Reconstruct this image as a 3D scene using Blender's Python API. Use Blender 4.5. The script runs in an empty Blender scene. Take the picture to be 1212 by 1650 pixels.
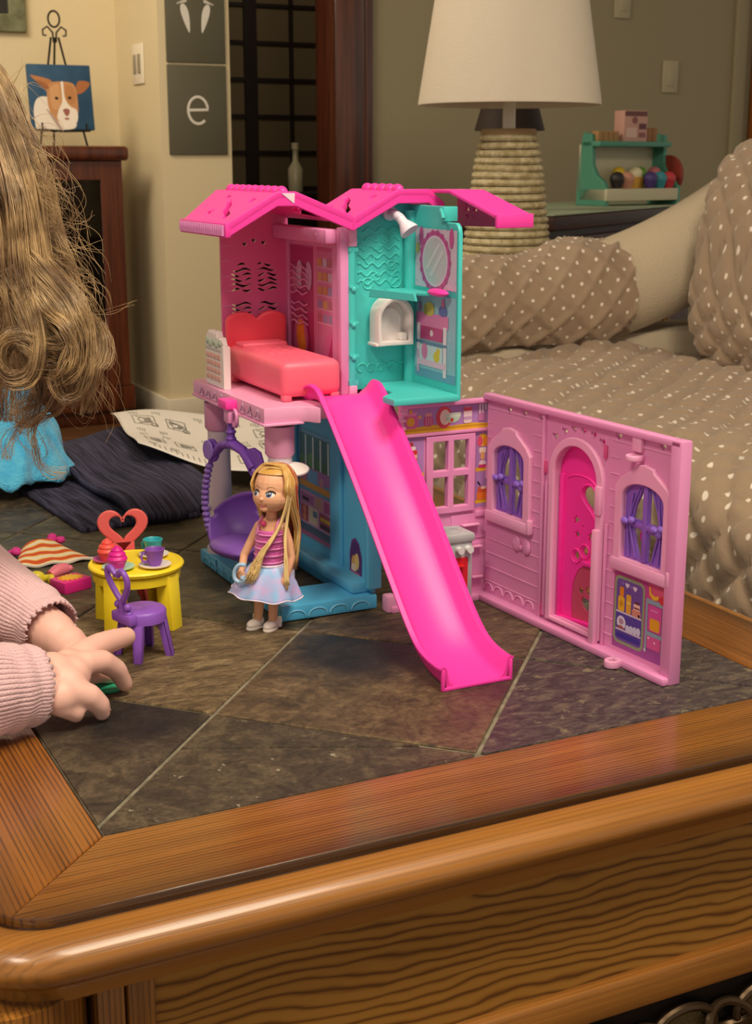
import bpy, bmesh, math, random
from math import sin, cos, pi, radians, sqrt, atan2
from mathutils import Vector, Matrix, noise

scene = bpy.context.scene
C = scene.collection
random.seed(7)
T = 0.45            # height of the coffee table top above the floor

# ---------------------------------------------------------------- camera
cd = bpy.data.cameras.new('camera')
cam = bpy.data.objects.new('camera', cd)
C.objects.link(cam)
cd.sensor_fit = 'VERTICAL'
cd.sensor_height = 36.0
cd.sensor_width = 36.0 * 1212 / 1650
cd.lens = 2250.0 / 1650.0 * 36.0
cd.clip_start = 0.02
cam.location = (0, 0, T + 0.394)
cam.rotation_euler = (pi / 2 - math.atan(563 / 2250.0), 0, 0)
cd.dof.use_dof = True
cd.dof.focus_distance = 1.08
cd.dof.aperture_fstop = 26.0
scene.camera = cam

# ---------------------------------------------------------------- world, lights, exposure
w = bpy.data.worlds.new('world')
scene.world = w
w.use_nodes = True
w.node_tree.nodes['Background'].inputs[0].default_value = (1.0, 0.90, 0.76, 1)
w.node_tree.nodes['Background'].inputs[1].default_value = 0.36

def area(name, loc, target, size, power, col, shape='DISK'):
    l = bpy.data.lights.new(name, 'AREA')
    l.energy = power
    l.size = size
    l.shape = shape
    l.color = col
    o = bpy.data.objects.new(name, l)
    C.objects.link(o)
    o.location = loc
    o.rotation_euler = (Vector(target) - Vector(loc)).to_track_quat('-Z', 'Y').to_euler()
    return o
WARM = (1.0, 0.85, 0.66)
area('ceiling_light_main', (0.50, 0.40, 2.42), (-0.05, 1.15, 0.45), 0.85, 31, WARM)
area('ceiling_light_front', (-0.75, -0.25, 2.42), (-0.1, 1.0, 0.45), 0.5, 16, WARM)
area('ceiling_light_hall', (-1.5, 3.2, 2.45), (-1.2, 4.6, 1.1), 1.1, 33, WARM)
area('fill_light_far_room', (-0.45, 5.45, 2.3), (-0.42, 6.3, 1.2), 0.2, 3.0, WARM)  # added, unseen fill lamp that brings out the panes of the dark cabinet
scene.view_settings.view_transform = 'Standard'
scene.view_settings.look = 'None'
scene.view_settings.gamma = 1.0
scene.view_settings.exposure = 0.76
scene.view_settings.use_curve_mapping = False

# ---------------------------------------------------------------- helpers
def lin(h):
    if not isinstance(h, str):
        return (h[0], h[1], h[2], 1)
    h = h.lstrip('#')
    v = [int(h[i:i + 2], 16) / 255 for i in (0, 2, 4)]
    return tuple((x / 12.92 if x <= 0.04045 else ((x + 0.055) / 1.055) ** 2.4) for x in v) + (1,)

MATS = {}
def mat(name, col, rough=0.4, spec=0.5, sss=0.0, trans=0.0, alpha=1.0, metal=0.0, sheen=0.0, bump=None, var=None, coat=0.0):
    """principled material; bump=(scale, distance) fine noise relief, var=(scale, dark colour) blotchy colour"""
    if name in MATS:
        return MATS[name]
    m = bpy.data.materials.new(name)
    m.use_nodes = True
    nt = m.node_tree
    b = nt.nodes['Principled BSDF']
    b.inputs['Base Color'].default_value = lin(col)
    b.inputs['Roughness'].default_value = rough
    b.inputs['Specular IOR Level'].default_value = spec
    b.inputs['Metallic'].default_value = metal
    if sss:
        b.inputs['Subsurface Weight'].default_value = sss
        b.inputs['Subsurface Radius'].default_value = (1, 0.5, 0.35)
        b.inputs['Subsurface Scale'].default_value = 0.003
    if trans:
        b.inputs['Transmission Weight'].default_value = trans
    if alpha < 1:
        b.inputs['Alpha'].default_value = alpha
    if sheen:
        b.inputs['Sheen Weight'].default_value = sheen
    if coat:
        b.inputs['Coat Weight'].default_value = coat
        b.inputs['Coat Roughness'].default_value = 0.15
    if bump or var:
        tc = nt.nodes.new('ShaderNodeTexCoord')
    if bump:
        n = nt.nodes.new('ShaderNodeTexNoise')
        n.inputs['Scale'].default_value = bump[0]
        n.inputs['Detail'].default_value = 4
        nt.links.new(tc.outputs['Object'], n.inputs['Vector'])
        bp = nt.nodes.new('ShaderNodeBump')
        bp.inputs['Distance'].default_value = bump[1]
        nt.links.new(n.outputs['Fac'], bp.inputs['Height'])
        nt.links.new(bp.outputs['Normal'], b.inputs['Normal'])
    if var:
        n = nt.nodes.new('ShaderNodeTexNoise')
        n.inputs['Scale'].default_value = var[0]
        n.inputs['Detail'].default_value = 5
        nt.links.new(tc.outputs['Object'], n.inputs['Vector'])
        r = nt.nodes.new('ShaderNodeValToRGB')
        r.color_ramp.elements[0].position = 0.35
        r.color_ramp.elements[1].position = 0.65
        r.color_ramp.elements[0].color = lin(var[1])
        r.color_ramp.elements[1].color = lin(col)
        nt.links.new(n.outputs['Fac'], r.inputs['Fac'])
        nt.links.new(r.outputs['Color'], b.inputs['Base Color'])
    MATS[name] = m
    return m

def ink(col, rough=0.35):
    return mat('print_' + col.lstrip('#'), col, rough=rough)

def node(nt, typ, **kw):
    n = nt.nodes.new(typ)
    for k, v in kw.items():
        if k in n.inputs:
            n.inputs[k].default_value = v
        else:
            setattr(n, k, v)
    return n

def wood(name, light, dark, axis, scale=1.0, rough=0.32, coat=0.35, swirl=0.0, pore=0.55, mid=None, glaze=None):
    """oiled oak: long pores along `axis` (0,1,2) of the object, broad bands of tone, optional cathedral swirl"""
    if name in MATS:
        return MATS[name]
    m = bpy.data.materials.new(name); m.use_nodes = True
    nt = m.node_tree; L = nt.links
    b = nt.nodes['Principled BSDF']
    tc = node(nt, 'ShaderNodeTexCoord')
    mp = node(nt, 'ShaderNodeMapping')
    sc = [70 * scale] * 3; sc[axis] = 2.2 * scale
    mp.inputs['Scale'].default_value = sc
    L.new(tc.outputs['Object'], mp.inputs['Vector'])
    src = mp.outputs['Vector']
    n1 = node(nt, 'ShaderNodeTexNoise', Scale=1.0, Detail=6.0, Roughness=0.6)
    L.new(src, n1.inputs['Vector'])
    mp2 = node(nt, 'ShaderNodeMapping')
    sc2 = [480 * scale] * 3; sc2[axis] = 11 * scale
    mp2.inputs['Scale'].default_value = sc2
    L.new(tc.outputs['Object'], mp2.inputs['Vector'])
    n2 = node(nt, 'ShaderNodeTexNoise', Scale=1.0, Detail=3.0, Roughness=0.55)
    L.new(mp2.outputs['Vector'], n2.inputs['Vector'])
    r1 = node(nt, 'ShaderNodeValToRGB')
    e = r1.color_ramp.elements
    e[0].position = 0.30; e[0].color = lin(dark)
    e[1].position = 0.68; e[1].color = lin(light)
    if mid:
        k = r1.color_ramp.elements.new(0.48); k.color = lin(mid)
    fac = n1.outputs['Fac']
    if swirl:
        wv = node(nt, 'ShaderNodeTexWave', wave_type='BANDS', bands_direction='Z', Scale=1.0, Distortion=15.0, Detail=3.0)
        wv.inputs['Detail Scale'].default_value = 0.35; wv.inputs['Detail Roughness'].default_value = 0.55
        mp3 = node(nt, 'ShaderNodeMapping')
        s3 = [40 * swirl] * 3; s3[axis] = 17 * swirl
        mp3.inputs['Scale'].default_value = s3
        mp3.inputs['Rotation'].default_value = (0, radians(-7), 0)
        L.new(tc.outputs['Object'], mp3.inputs['Vector'])
        L.new(mp3.outputs['Vector'], wv.inputs['Vector'])
        mx = node(nt, 'ShaderNodeMix', data_type='FLOAT'); mx.inputs[0].default_value = 0.5
        pw = node(nt, 'ShaderNodeMath', operation='POWER'); pw.inputs[1].default_value = 0.45; L.new(wv.outputs['Fac'], pw.inputs[0])
        L.new(n1.outputs['Fac'], mx.inputs[2]); L.new(pw.outputs[0], mx.inputs[3])
        fac = mx.outputs[0]
    L.new(fac, r1.inputs['Fac'])
    cross = {0: 'Y', 1: 'X', 2: 'X'}[axis]
    rg = node(nt, 'ShaderNodeTexWave', wave_type='BANDS', bands_direction=cross, Scale=1.0, Distortion=2.2, Detail=3.0)
    rg.inputs['Detail Scale'].default_value = 0.35; rg.inputs['Detail Roughness'].default_value = 0.6
    mpr = node(nt, 'ShaderNodeMapping'); sr = [95 * scale] * 3; sr[axis] = 7 * scale; mpr.inputs['Scale'].default_value = sr
    L.new(tc.outputs['Object'], mpr.inputs['Vector']); L.new(mpr.outputs['Vector'], rg.inputs['Vector'])
    ad = node(nt, 'ShaderNodeMath', operation='MULTIPLY_ADD'); ad.inputs[1].default_value = 0.55
    nsub = node(nt, 'ShaderNodeMath', operation='SUBTRACT'); nsub.inputs[1].default_value = 0.30
    L.new(n2.outputs['Fac'], nsub.inputs[0]); L.new(rg.outputs['Fac'], ad.inputs[0]); L.new(nsub.outputs[0], ad.inputs[2])
    r2 = node(nt, 'ShaderNodeValToRGB')
    r2.color_ramp.elements[0].position = 0.20; r2.color_ramp.elements[0].color = (1 - pore,) * 3 + (1,)
    r2.color_ramp.elements[1].position = 0.42; r2.color_ramp.elements[1].color = (1, 1, 1, 1)
    L.new(ad.outputs[0], r2.inputs['Fac'])
    mul = node(nt, 'ShaderNodeMix', data_type='RGBA', blend_type='MULTIPLY'); mul.inputs[0].default_value = 1
    L.new(r1.outputs['Color'], mul.inputs[6]); L.new(r2.outputs['Color'], mul.inputs[7])
    colr = mul.outputs[2]
    if glaze:          # dark finishing glaze left along the outer edge of a board: (half x, half y, centre x, centre y, start, end)
        sx = node(nt, 'ShaderNodeSeparateXYZ'); L.new(tc.outputs['Object'], sx.inputs[0])
        ds = []
        for k, (hk, ck) in enumerate(((glaze[0], glaze[2]), (glaze[1], glaze[3]))):
            m1 = node(nt, 'ShaderNodeMath', operation='SUBTRACT'); m1.inputs[1].default_value = ck; L.new(sx.outputs[k], m1.inputs[0])
            m2 = node(nt, 'ShaderNodeMath', operation='ABSOLUTE'); L.new(m1.outputs[0], m2.inputs[0])
            m3 = node(nt, 'ShaderNodeMath', operation='SUBTRACT'); m3.inputs[1].default_value = hk; L.new(m2.outputs[0], m3.inputs[0]); ds.append(m3)
        mxx = node(nt, 'ShaderNodeMath', operation='MAXIMUM'); L.new(ds[0].outputs[0], mxx.inputs[0]); L.new(ds[1].outputs[0], mxx.inputs[1])
        gn = node(nt, 'ShaderNodeMath', operation='MULTIPLY_ADD'); gn.inputs[1].default_value = 0.03; L.new(n1.outputs['Fac'], gn.inputs[0]); L.new(mxx.outputs[0], gn.inputs[2])
        mr = node(nt, 'ShaderNodeMapRange'); mr.inputs['From Min'].default_value = glaze[4] + 0.015; mr.inputs['From Max'].default_value = glaze[5] + 0.015; mr.inputs['To Max'].default_value = 0.75
        L.new(gn.outputs[0], mr.inputs['Value'])
        gm = node(nt, 'ShaderNodeMix', data_type='RGBA'); gm.inputs[7].default_value = lin('#2c190b'); L.new(mr.outputs[0], gm.inputs[0]); L.new(colr, gm.inputs[6]); colr = gm.outputs[2]
    L.new(colr, b.inputs['Base Color'])
    b.inputs['Roughness'].default_value = rough
    b.inputs['Coat Weight'].default_value = coat
    b.inputs['Coat Roughness'].default_value = 0.12
    bp = node(nt, 'ShaderNodeBump', Strength=0.35, Distance=0.0006)
    L.new(r2.outputs['Color'], bp.inputs['Height'])
    L.new(bp.outputs['Normal'], b.inputs['Normal'])
    MATS[name] = m
    return m

def fr(o, x, y):
    """matrix whose local x, y run along x, y and whose origin is o"""
    x = Vector(x).normalized(); y = Vector(y).normalized(); z = x.cross(y)
    m = Matrix((x, y, z)).transposed().to_4x4()
    m.translation = Vector(o)
    return m
I4 = Matrix()

# 2-D outlines
def rect(x0, y0, x1, y1):
    return [(x0, y0), (x1, y0), (x1, y1), (x0, y1)]
def rrect(x0, y0, x1, y1, r, n=5):
    out = []
    for cx, cy, a in ((x1 - r, y0 + r, -90), (x1 - r, y1 - r, 0), (x0 + r, y1 - r, 90), (x0 + r, y0 + r, 180)):
        for i in range(n + 1):
            t = radians(a + 90 * i / n)
            out.append((cx + r * cos(t), cy + r * sin(t)))
    return out
def circ(cx, cy, rx, ry=None, n=20, a0=0, a1=360):
    ry = rx if ry is None else ry
    full = abs(a1 - a0) >= 360
    k = n if full else n + 1
    return [(cx + rx * cos(radians(a0 + (a1 - a0) * i / n)), cy + ry * sin(radians(a0 + (a1 - a0) * i / n))) for i in range(k)]
def heart(cx, cy, s, n=24, rot=0):
    out = []
    for i in range(n):
        t = 2 * pi * (i + 0.5) / n
        x = 16 * sin(t) ** 3; y = 13 * cos(t) - 5 * cos(2 * t) - 2 * cos(3 * t) - cos(4 * t)
        x, y = x * s / 32, (y + 2) * s / 32
        out.append((cx + x * cos(rot) - y * sin(rot), cy + x * sin(rot) + y * cos(rot)))
    return out[::-1]
def star(cx, cy, r, n=5, k=0.45, rot=90):
    return [(cx + (r if i % 2 == 0 else r * k) * cos(radians(rot + 180 * i / n)), cy + (r if i % 2 == 0 else r * k) * sin(radians(rot + 180 * i / n))) for i in range(2 * n)]
def arch(x0, y0, x1, ys, yt, n=14):
    """rectangle x0..x1 from y0 up to ys with a curved top reaching yt"""
    out = [(x0, y0), (x1, y0)]
    cx = (x0 + x1) / 2; rx = (x1 - x0) / 2
    for i in range(n + 1):
        t = pi * i / n
        out.append((cx + rx * cos(t), ys + (yt - ys) * sin(t)))
    return out

CK, SK = cos(0.371), sin(0.371)       # outlines are filled at a skew angle so that no two corners share a scan line
def plate_mesh(outer, holes, th, bev=0.0, res=1):
    cu = bpy.data.curves.new('c', 'CURVE')
    cu.dimensions = '2D'; cu.fill_mode = 'BOTH'
    cu.extrude = max(th / 2 - bev, 0)
    cu.bevel_depth = bev; cu.bevel_resolution = res
    cu.offset = -bev
    for pts in [outer] + list(holes):
        s = cu.splines.new('POLY')
        s.points.add(len(pts) - 1)
        for p, q in zip(s.points, pts):
            p.co = (q[0] * CK - q[1] * SK, q[0] * SK + q[1] * CK, 0, 1)
        s.use_cyclic_u = True
    o = bpy.data.objects.new('c', cu)
    me = bpy.data.meshes.new_from_object(o)
    bpy.data.objects.remove(o); bpy.data.curves.remove(cu)
    me.transform(Matrix.Rotation(-0.371, 4, 'Z'))
    return me

class MB:
    """collects shapes into one mesh"""
    def __init__(s):
        s.bm = bmesh.new(); s.mats = []
    def _mi(s, m):
        if m is None: return 0
        if m not in s.mats: s.mats.append(m)
        return s.mats.index(m)
    def _fin(s, verts, faces, M, m):
        if M is not None and M is not I4:
            bmesh.ops.transform(s.bm, matrix=M, verts=list(verts))
        i = s._mi(m)
        for f in faces: f.material_index = i
        return s
    def mesh(s, me, M=I4, m=None, free=True):
        n0 = len(s.bm.verts); f0 = len(s.bm.faces)
        s.bm.from_mesh(me)
        s.bm.verts.ensure_lookup_table(); s.bm.faces.ensure_lookup_table()
        if free: bpy.data.meshes.remove(me)
        return s._fin(s.bm.verts[n0:], s.bm.faces[f0:], M, m)
    def plate(s, outer, th, M=I4, holes=(), bev=0.0, m=None, z=None):
        """slab of thickness th; its front face (local +z) at z=0 unless z (offset of the front) is given"""
        me = plate_mesh(outer, holes, th, bev)
        return s.mesh(me, M @ Matrix.Translation((0, 0, -th / 2 + (z or 0))), m)
    def poly(s, pts, M=I4, m=None, z=0.0):
        vs = [s.bm.verts.new((p[0], p[1], z)) for p in pts]
        f = s.bm.faces.new(vs)
        f.normal_update()
        if f.normal.z < 0: f.normal_flip()
        return s._fin(vs, [f], M, m)
    def box(s, a, b, M=I4, bev=0.0, m=None, seg=2):
        n0 = len(s.bm.faces)
        c = [(a[i] + b[i]) / 2 for i in range(3)]; d = [abs(b[i] - a[i]) for i in range(3)]
        t = bmesh.new()
        bmesh.ops.create_cube(t, size=1, matrix=Matrix.Translation(c) @ Matrix.Diagonal((*d, 1)))
        if bev:
            bmesh.ops.bevel(t, geom=t.edges[:], offset=min(bev, min(d) * 0.48), segments=seg, affect='EDGES', profile=0.5)
        me = bpy.data.meshes.new('t'); t.to_mesh(me); t.free()
        return s.mesh(me, M, m)
    def cyl(s, p0, p1, r0, r1=None, n=16, m=None, M=I4, cap=True):
        r1 = r0 if r1 is None else r1
        p0 = Vector(p0); p1 = Vector(p1); d = p1 - p0
        q = d.to_track_quat('Z', 'Y').to_matrix().to_4x4()
        r = bmesh.ops.create_cone(s.bm, cap_ends=cap, segments=n, radius1=r0, radius2=r1, depth=d.length)
        fs = {f for v in r['verts'] for f in v.link_faces}
        return s._fin(r['verts'], fs, M @ Matrix.Translation((p0 + p1) / 2) @ q, m)
    def ball(s, c, r, M=I4, m=None, u=16, v=10, rot=None):
        if not hasattr(r, '__len__'): r = (r, r, r)
        q = bmesh.ops.create_uvsphere(s.bm, u_segments=u, v_segments=v, radius=1)
        fs = {f for x in q['verts'] for f in x.link_faces}
        R = rot if rot is not None else I4
        return s._fin(q['verts'], fs, M @ Matrix.Translation(c) @ R @ Matrix.Diagonal((*r, 1)), m)
    def lathe(s, prof, M=I4, n=28, m=None, a0=0.0, a1=360.0):
        """profile of (radius, height) revolved about local z"""
        full = abs(a1 - a0) >= 360
        k = n if full else n + 1
        rings = []; vs = []
        for r, z in prof:
            if r < 1e-6 and full:
                v = s.bm.verts.new((0, 0, z)); rings.append([v] * k); vs.append(v)
            else:
                g = [s.bm.verts.new((r * cos(radians(a0 + (a1 - a0) * i / n)), r * sin(radians(a0 + (a1 - a0) * i / n)), z)) for i in range(k)]
                rings.append(g); vs += g
        fs = []
        for a, b in zip(rings[:-1], rings[1:]):
            for i in range(n):
                j = (i + 1) % k
                q = [a[i], a[j], b[j], b[i]]
                u = []
                for x in q:
                    if x not in u: u.append(x)
                if len(u) > 2:
                    try: fs.append(s.bm.faces.new(u))
                    except ValueError: pass
        return s._fin(vs, fs, M, m)
    def tube(s, pts, r, n=8, m=None, M=I4, closed=False, flat=None, cap=True):
        """tube through pts; r one radius or one per point; flat=(kx,ky) squashes the section"""
        pts = [Vector(p) for p in pts]
        k = len(pts)
        rr = r if hasattr(r, '__len__') else [r] * k
        T0 = (pts[1] - pts[0]).normalized()
        up = Vector((0, 0, 1)) if abs(T0.z) < 0.9 else Vector((1, 0, 0))
        nrm = (up - T0 * up.dot(T0)).normalized()
        rings = []; vs = []
        for i, p in enumerate(pts):
            if closed: t = pts[(i + 1) % k] - pts[i - 1]
            else: t = pts[min(i + 1, k - 1)] - pts[max(i - 1, 0)]
            if t.length < 1e-9: t = T0
            t.normalize()
            nrm = nrm - t * nrm.dot(t)
            if nrm.length < 1e-6: nrm = t.orthogonal()
            nrm.normalize()
            bi = t.cross(nrm)
            fx, fy = flat or (1, 1)
            g = [s.bm.verts.new(p + nrm * (rr[i] * fx * cos(2 * pi * j / n)) + bi * (rr[i] * fy * sin(2 * pi * j / n))) for j in range(n)]
            rings.append(g); vs += g
        fs = []
        seq = list(zip(rings, rings[1:] + ([rings[0]] if closed else [])))
        for a, b in seq[:k if closed else k - 1]:
            for j in range(n):
                fs.append(s.bm.faces.new((a[j], a[(j + 1) % n], b[(j + 1) % n], b[j])))
        if cap and not closed:
            fs.append(s.bm.faces.new(rings[0][::-1])); fs.append(s.bm.faces.new(rings[-1]))
        return s._fin(vs, fs, M, m)
    def grid(s, f, nu, nv, m=None, M=I4, uv=None, close_u=False):
        """surface f(u,v), u,v in 0..1; uv=(su,sv) writes a UV map in metres"""
        vs = [[s.bm.verts.new(f(i / nu, j / nv)) for j in range(nv + 1)] for i in range(nu if close_u else nu + 1)]
        fs = []
        lay = s.bm.loops.layers.uv.verify() if uv else None
        for i in range(nu):
            i2 = (i + 1) % len(vs)
            for j in range(nv):
                q = s.bm.faces.new((vs[i][j], vs[i2][j], vs[i2][j + 1], vs[i][j + 1]))
                fs.append(q)
                if uv:
                    for l, (a, b) in zip(q.loops, ((i, j), (i + 1, j), (i + 1, j + 1), (i, j + 1))):
                        l[lay].uv = (a / nu * uv[0], b / nv * uv[1])
        return s._fin([v for r in vs for v in r], fs, M, m)
    def to_mesh(s, name, mats=None, smooth=True, ang=38):
        me = bpy.data.meshes.new(name)
        bmesh.ops.recalc_face_normals(s.bm, faces=s.bm.faces[:]) if getattr(s, 'recalc', True) else None
        s.bm.to_mesh(me); s.bm.free()
        for m in (mats or s.mats): me.materials.append(m)
        if smooth:
            me.shade_smooth()
            me.set_sharp_from_angle(angle=radians(ang))
        return me
    def done(s, name, m=None, parent=None, smooth=True, ang=38, loc=None, **props):
        me = s.to_mesh(name, ([m] if m and not s.mats else None), smooth, ang)
        o = bpy.data.objects.new(name, me)
        C.objects.link(o)
        if parent: o.parent = parent
        if loc: o.location = loc
        for k, v in props.items(): o[k] = v
        return o

def thing(name, label, cat, loc=(0, 0, 0), rz=0.0, group=None):
    o = bpy.data.objects.new(name, None); C.objects.link(o)
    o.empty_display_size = 0.02
    o.location = loc; o.rotation_euler = (0, 0, rz)
    o['label'] = label; o['category'] = cat
    if group: o['group'] = group
    return o
def tag(o, label, cat, group=None):
    o['label'] = label; o['category'] = cat
    if group: o['group'] = group
    return o
def dup(root, loc=None, rz=None, label=None, group=None):
    r = root.copy(); C.objects.link(r)
    if loc is not None: r.location = loc
    if rz is not None: r.rotation_euler = (0, 0, rz)
    if label: r['label'] = label
    if group: r['group'] = group
    for ch in root.children:
        c = ch.copy(); C.objects.link(c); c.parent = r
        for g in ch.children:
            d = g.copy(); C.objects.link(d); d.parent = c
    return r
def struct(o):
    o['kind'] = 'structure'
    return o
def sticker(name, parent, M, layers, gap=0.00012, base=0.0002, **props):
    gap = min(gap, 0.0006 / len(layers))
    """flat print: polygons of ink laid over each other"""
    mb = MB()
    for i, (pts, col) in enumerate(layers):
        mb.poly(pts, M, ink(col), base + gap * i)
    mb.recalc = False
    return mb.done(name, parent=parent, smooth=False, **props)

def capsules(mb, pts, rad, n=14):
    """overlapping round cones along a chain (to be fused by a voxel remesh)"""
    pts = [Vector(p) for p in pts]
    for i, p in enumerate(pts):
        mb.ball(p, rad[i], u=n, v=max(8, n // 2 + 2))
        if i:
            d = p - pts[i - 1]
            if d.length > 1e-6: mb.cyl(pts[i - 1], p, rad[i - 1], rad[i], n=n)
def fuse(mb, name, m, parent, voxel, smooth=6, fac=0.5, loc=None, **props):
    """union the overlapping shapes of mb into one continuous smooth skin"""
    me = mb.to_mesh(name + '_raw', [m], smooth=False)
    o = bpy.data.objects.new(name, me); C.objects.link(o)
    md = o.modifiers.new('r', 'REMESH'); md.mode = 'VOXEL'; md.voxel_size = voxel
    md.use_smooth_shade = True
    sm = o.modifiers.new('s', 'SMOOTH'); sm.factor = fac; sm.iterations = smooth
    dg = bpy.context.evaluated_depsgraph_get()
    me2 = bpy.data.meshes.new_from_object(o.evaluated_get(dg))
    me2.name = name
    o.modifiers.clear(); o.data = me2
    bpy.data.meshes.remove(me)
    me2.materials.clear(); me2.materials.append(m)
    me2.shade_smooth()
    if parent: o.parent = parent
    if loc: o.location = loc
    for k, v in props.items(): o[k] = v
    return o
def spline(pts, n):
    """Catmull-Rom through pts, n samples"""
    pts = [Vector(p) for p in pts]
    P = [pts[0] * 2 - pts[1]] + pts + [pts[-1] * 2 - pts[-2]]
    out = []
    k = len(pts) - 1
    for i in range(n):
        t = i / (n - 1) * k
        j = min(int(t), k - 1); u = t - j
        a, b, c, d = P[j:j + 4]
        out.append(0.5 * ((2 * b) + (c - a) * u + (2 * a - 5 * b + 4 * c - d) * u * u + (3 * b - a - 3 * c + d) * u ** 3))
    return out
# ================================================================ ROOM
RA = radians(26.4)
E1 = Vector((cos(RA), sin(RA), 0)); E2 = Vector((-sin(RA), cos(RA), 0)); EZ = Vector((0, 0, 1))
room = Matrix.Translation((-0.68, 4.58, 0)) @ Matrix.Rotation(RA, 4, 'Z')
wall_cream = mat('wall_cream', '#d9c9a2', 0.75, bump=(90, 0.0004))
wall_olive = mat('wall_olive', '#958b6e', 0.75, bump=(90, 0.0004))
white_trim = mat('trim_white', '#d8cdb4', 0.5)
dark_wood_z = wood('walnut_upright', '#6a3620', '#381a0f', 2, 1.0, 0.35, 0.25)
dark_wood_x = wood('walnut_level', '#5a2b16', '#2c130a', 0, 1.0, 0.35, 0.25)
orange_wood = wood('door_casing_oak', '#b0692a', '#7b4216', 2, 1.0, 0.35, 0.25)
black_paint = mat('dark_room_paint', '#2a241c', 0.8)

def rbox(name, a, b, m, bev=0.0, parent=None, **p):
    return struct(MB().box(a, b, room, bev).done(name, m, parent, **p))
floor_m = wood('floor_boards', '#7a5230', '#4e321b', 0, 0.6, 0.4, 0.2)
fo = MB().box((-6, -3, -0.05), (6, 8, 0.0)).done('floor', floor_m); struct(fo)
struct(MB().box((-4, -2, 2.5), (4.5, 7, 2.55)).done('ceiling', mat('ceiling_white', '#d8cfb8', 0.9)))
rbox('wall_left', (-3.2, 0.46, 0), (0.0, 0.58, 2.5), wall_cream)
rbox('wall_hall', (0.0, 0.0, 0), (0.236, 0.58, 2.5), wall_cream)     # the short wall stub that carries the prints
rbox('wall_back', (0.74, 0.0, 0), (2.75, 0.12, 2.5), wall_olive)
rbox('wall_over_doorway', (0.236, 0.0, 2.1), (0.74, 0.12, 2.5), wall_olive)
rbox('baseboard_left', (-3.2, 0.44, 0), (-0.02, 0.458, 0.085), white_trim, 0.004)
rbox('baseboard_hall', (-0.018, -0.018, 0), (0.24, -0.0005, 0.085), white_trim, 0.004)
rbox('baseboard_column', (-0.018, -0.0, 0), (-0.0005, 0.438, 0.085), white_trim, 0.004)
rbox('baseboard_right', (0.76, -0.018, 0), (2.28, -0.0005, 0.085), white_trim, 0.004)
# doorway casing of dark stained wood
mb = MB()
mb.box((0.598, -0.022, 0), (0.70, 0.14, 2.1), room, 0.006)
mb.box((0.70, -0.016, 0), (0.742, 0.0, 2.1), room, 0.005)
mb.box((0.71, -0.024, 0), (0.722, -0.016, 2.1), room, 0.003)
struct(mb.done('trim_1', dark_wood_z))
# white strip and orange door casing at the right end of the back wall
struct(MB().box((2.28, -0.02, 0), (2.335, 0.0, 2.5), room, 0.004).done('trim_2', wall_olive))
struct(MB().box((2.37, -0.045, 0), (2.445, 0.0, 2.2), room, 0.006).done('trim_3', orange_wood))
rbox('wall_right', (2.445, -0.035, 0), (2.75, -0.0005, 2.5), wall_cream)
# unlit room beyond the doorway
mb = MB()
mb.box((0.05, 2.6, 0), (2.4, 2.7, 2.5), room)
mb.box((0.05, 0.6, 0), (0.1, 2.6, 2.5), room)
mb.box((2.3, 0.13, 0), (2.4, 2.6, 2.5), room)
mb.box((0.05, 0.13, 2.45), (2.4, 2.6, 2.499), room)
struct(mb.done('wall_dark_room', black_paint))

# glazed dark cabinet standing in the unlit room
dc = thing('display_cabinet', 'dark cabinet with a grid of glass panes in the unlit room beyond the doorway', 'cabinet', room @ Vector((1.0, 1.75, 0)), RA)
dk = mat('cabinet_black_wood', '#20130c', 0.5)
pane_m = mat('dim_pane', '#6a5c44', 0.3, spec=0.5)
mb = MB()
mb.box((-0.42, 0, 0), (0.42, 0.4, 0.72), bev=0.006)
mb.box((-0.42, 0.03, 0.72), (-0.40, 0.4, 2.0), bev=0.003); mb.box((0.40, 0.03, 0.72), (0.42, 0.4, 2.0), bev=0.003)
mb.box((-0.42, 0.38, 0.72), (0.42, 0.4, 2.0)); mb.box((-0.44, 0, 2.0), (0.44, 0.42, 2.06), bev=0.006)
mb.done('carcass', dk, dc)
for k in range(2):
    x0 = -0.40 + 0.40 * k
    d = MB()
    d.box((x0, 0.0, 0.72), (x0 + 0.03, 0.028, 2.0)); d.box((x0 + 0.37, 0.0, 0.72), (x0 + 0.40, 0.028, 2.0))
    for i in range(7): d.box((x0 + 0.03, 0.002, 0.72 + 0.16 * i), (x0 + 0.37, 0.026, 0.735 + 0.16 * i))
    d.box((x0 + 0.192, 0.002, 0.72), (x0 + 0.208, 0.026, 2.0))
    dd = d.done('glazed_door', dk, dc)
    for i in range(7):
        for j in range(2):
            z = 0.737 + 0.16 * i
            MB().box((x0 + 0.032 + 0.178 * j, 0.012, z), (x0 + 0.19 + 0.178 * j, 0.016, z + 0.141)).done('pane', pane_m, dd)
bt = MB().lathe([(0, 0), (0.028, 0), (0.03, 0.01), (0.03, 0.09), (0.012, 0.12), (0.012, 0.16), (0.016, 0.165), (0.016, 0.19), (0, 0.19)], n=16)
st = thing('side_stand', 'low black stand in the unlit room holding a pale bottle', 'stand', room @ Vector((0.86, 0.84, 0)), RA)
MB().box((-0.16, -0.14, 0.70), (0.16, 0.14, 0.73), bev=0.004).done('top', dk, st)
for sx in (-1, 1):
    for sy in (-1, 1): MB().box((sx * 0.14 - 0.015, sy * 0.12 - 0.015, 0), (sx * 0.14 + 0.015, sy * 0.12 + 0.015, 0.70)).done('leg', dk, st)
b_ = bt.done('bottle', mat('dim_bottle', '#c9bf9c', 0.3)); b_.location = room @ Vector((0.82, 0.84, 0.73))
tag(b_, 'small pale bottle standing on the black stand in the dark doorway', 'bottle')

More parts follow.
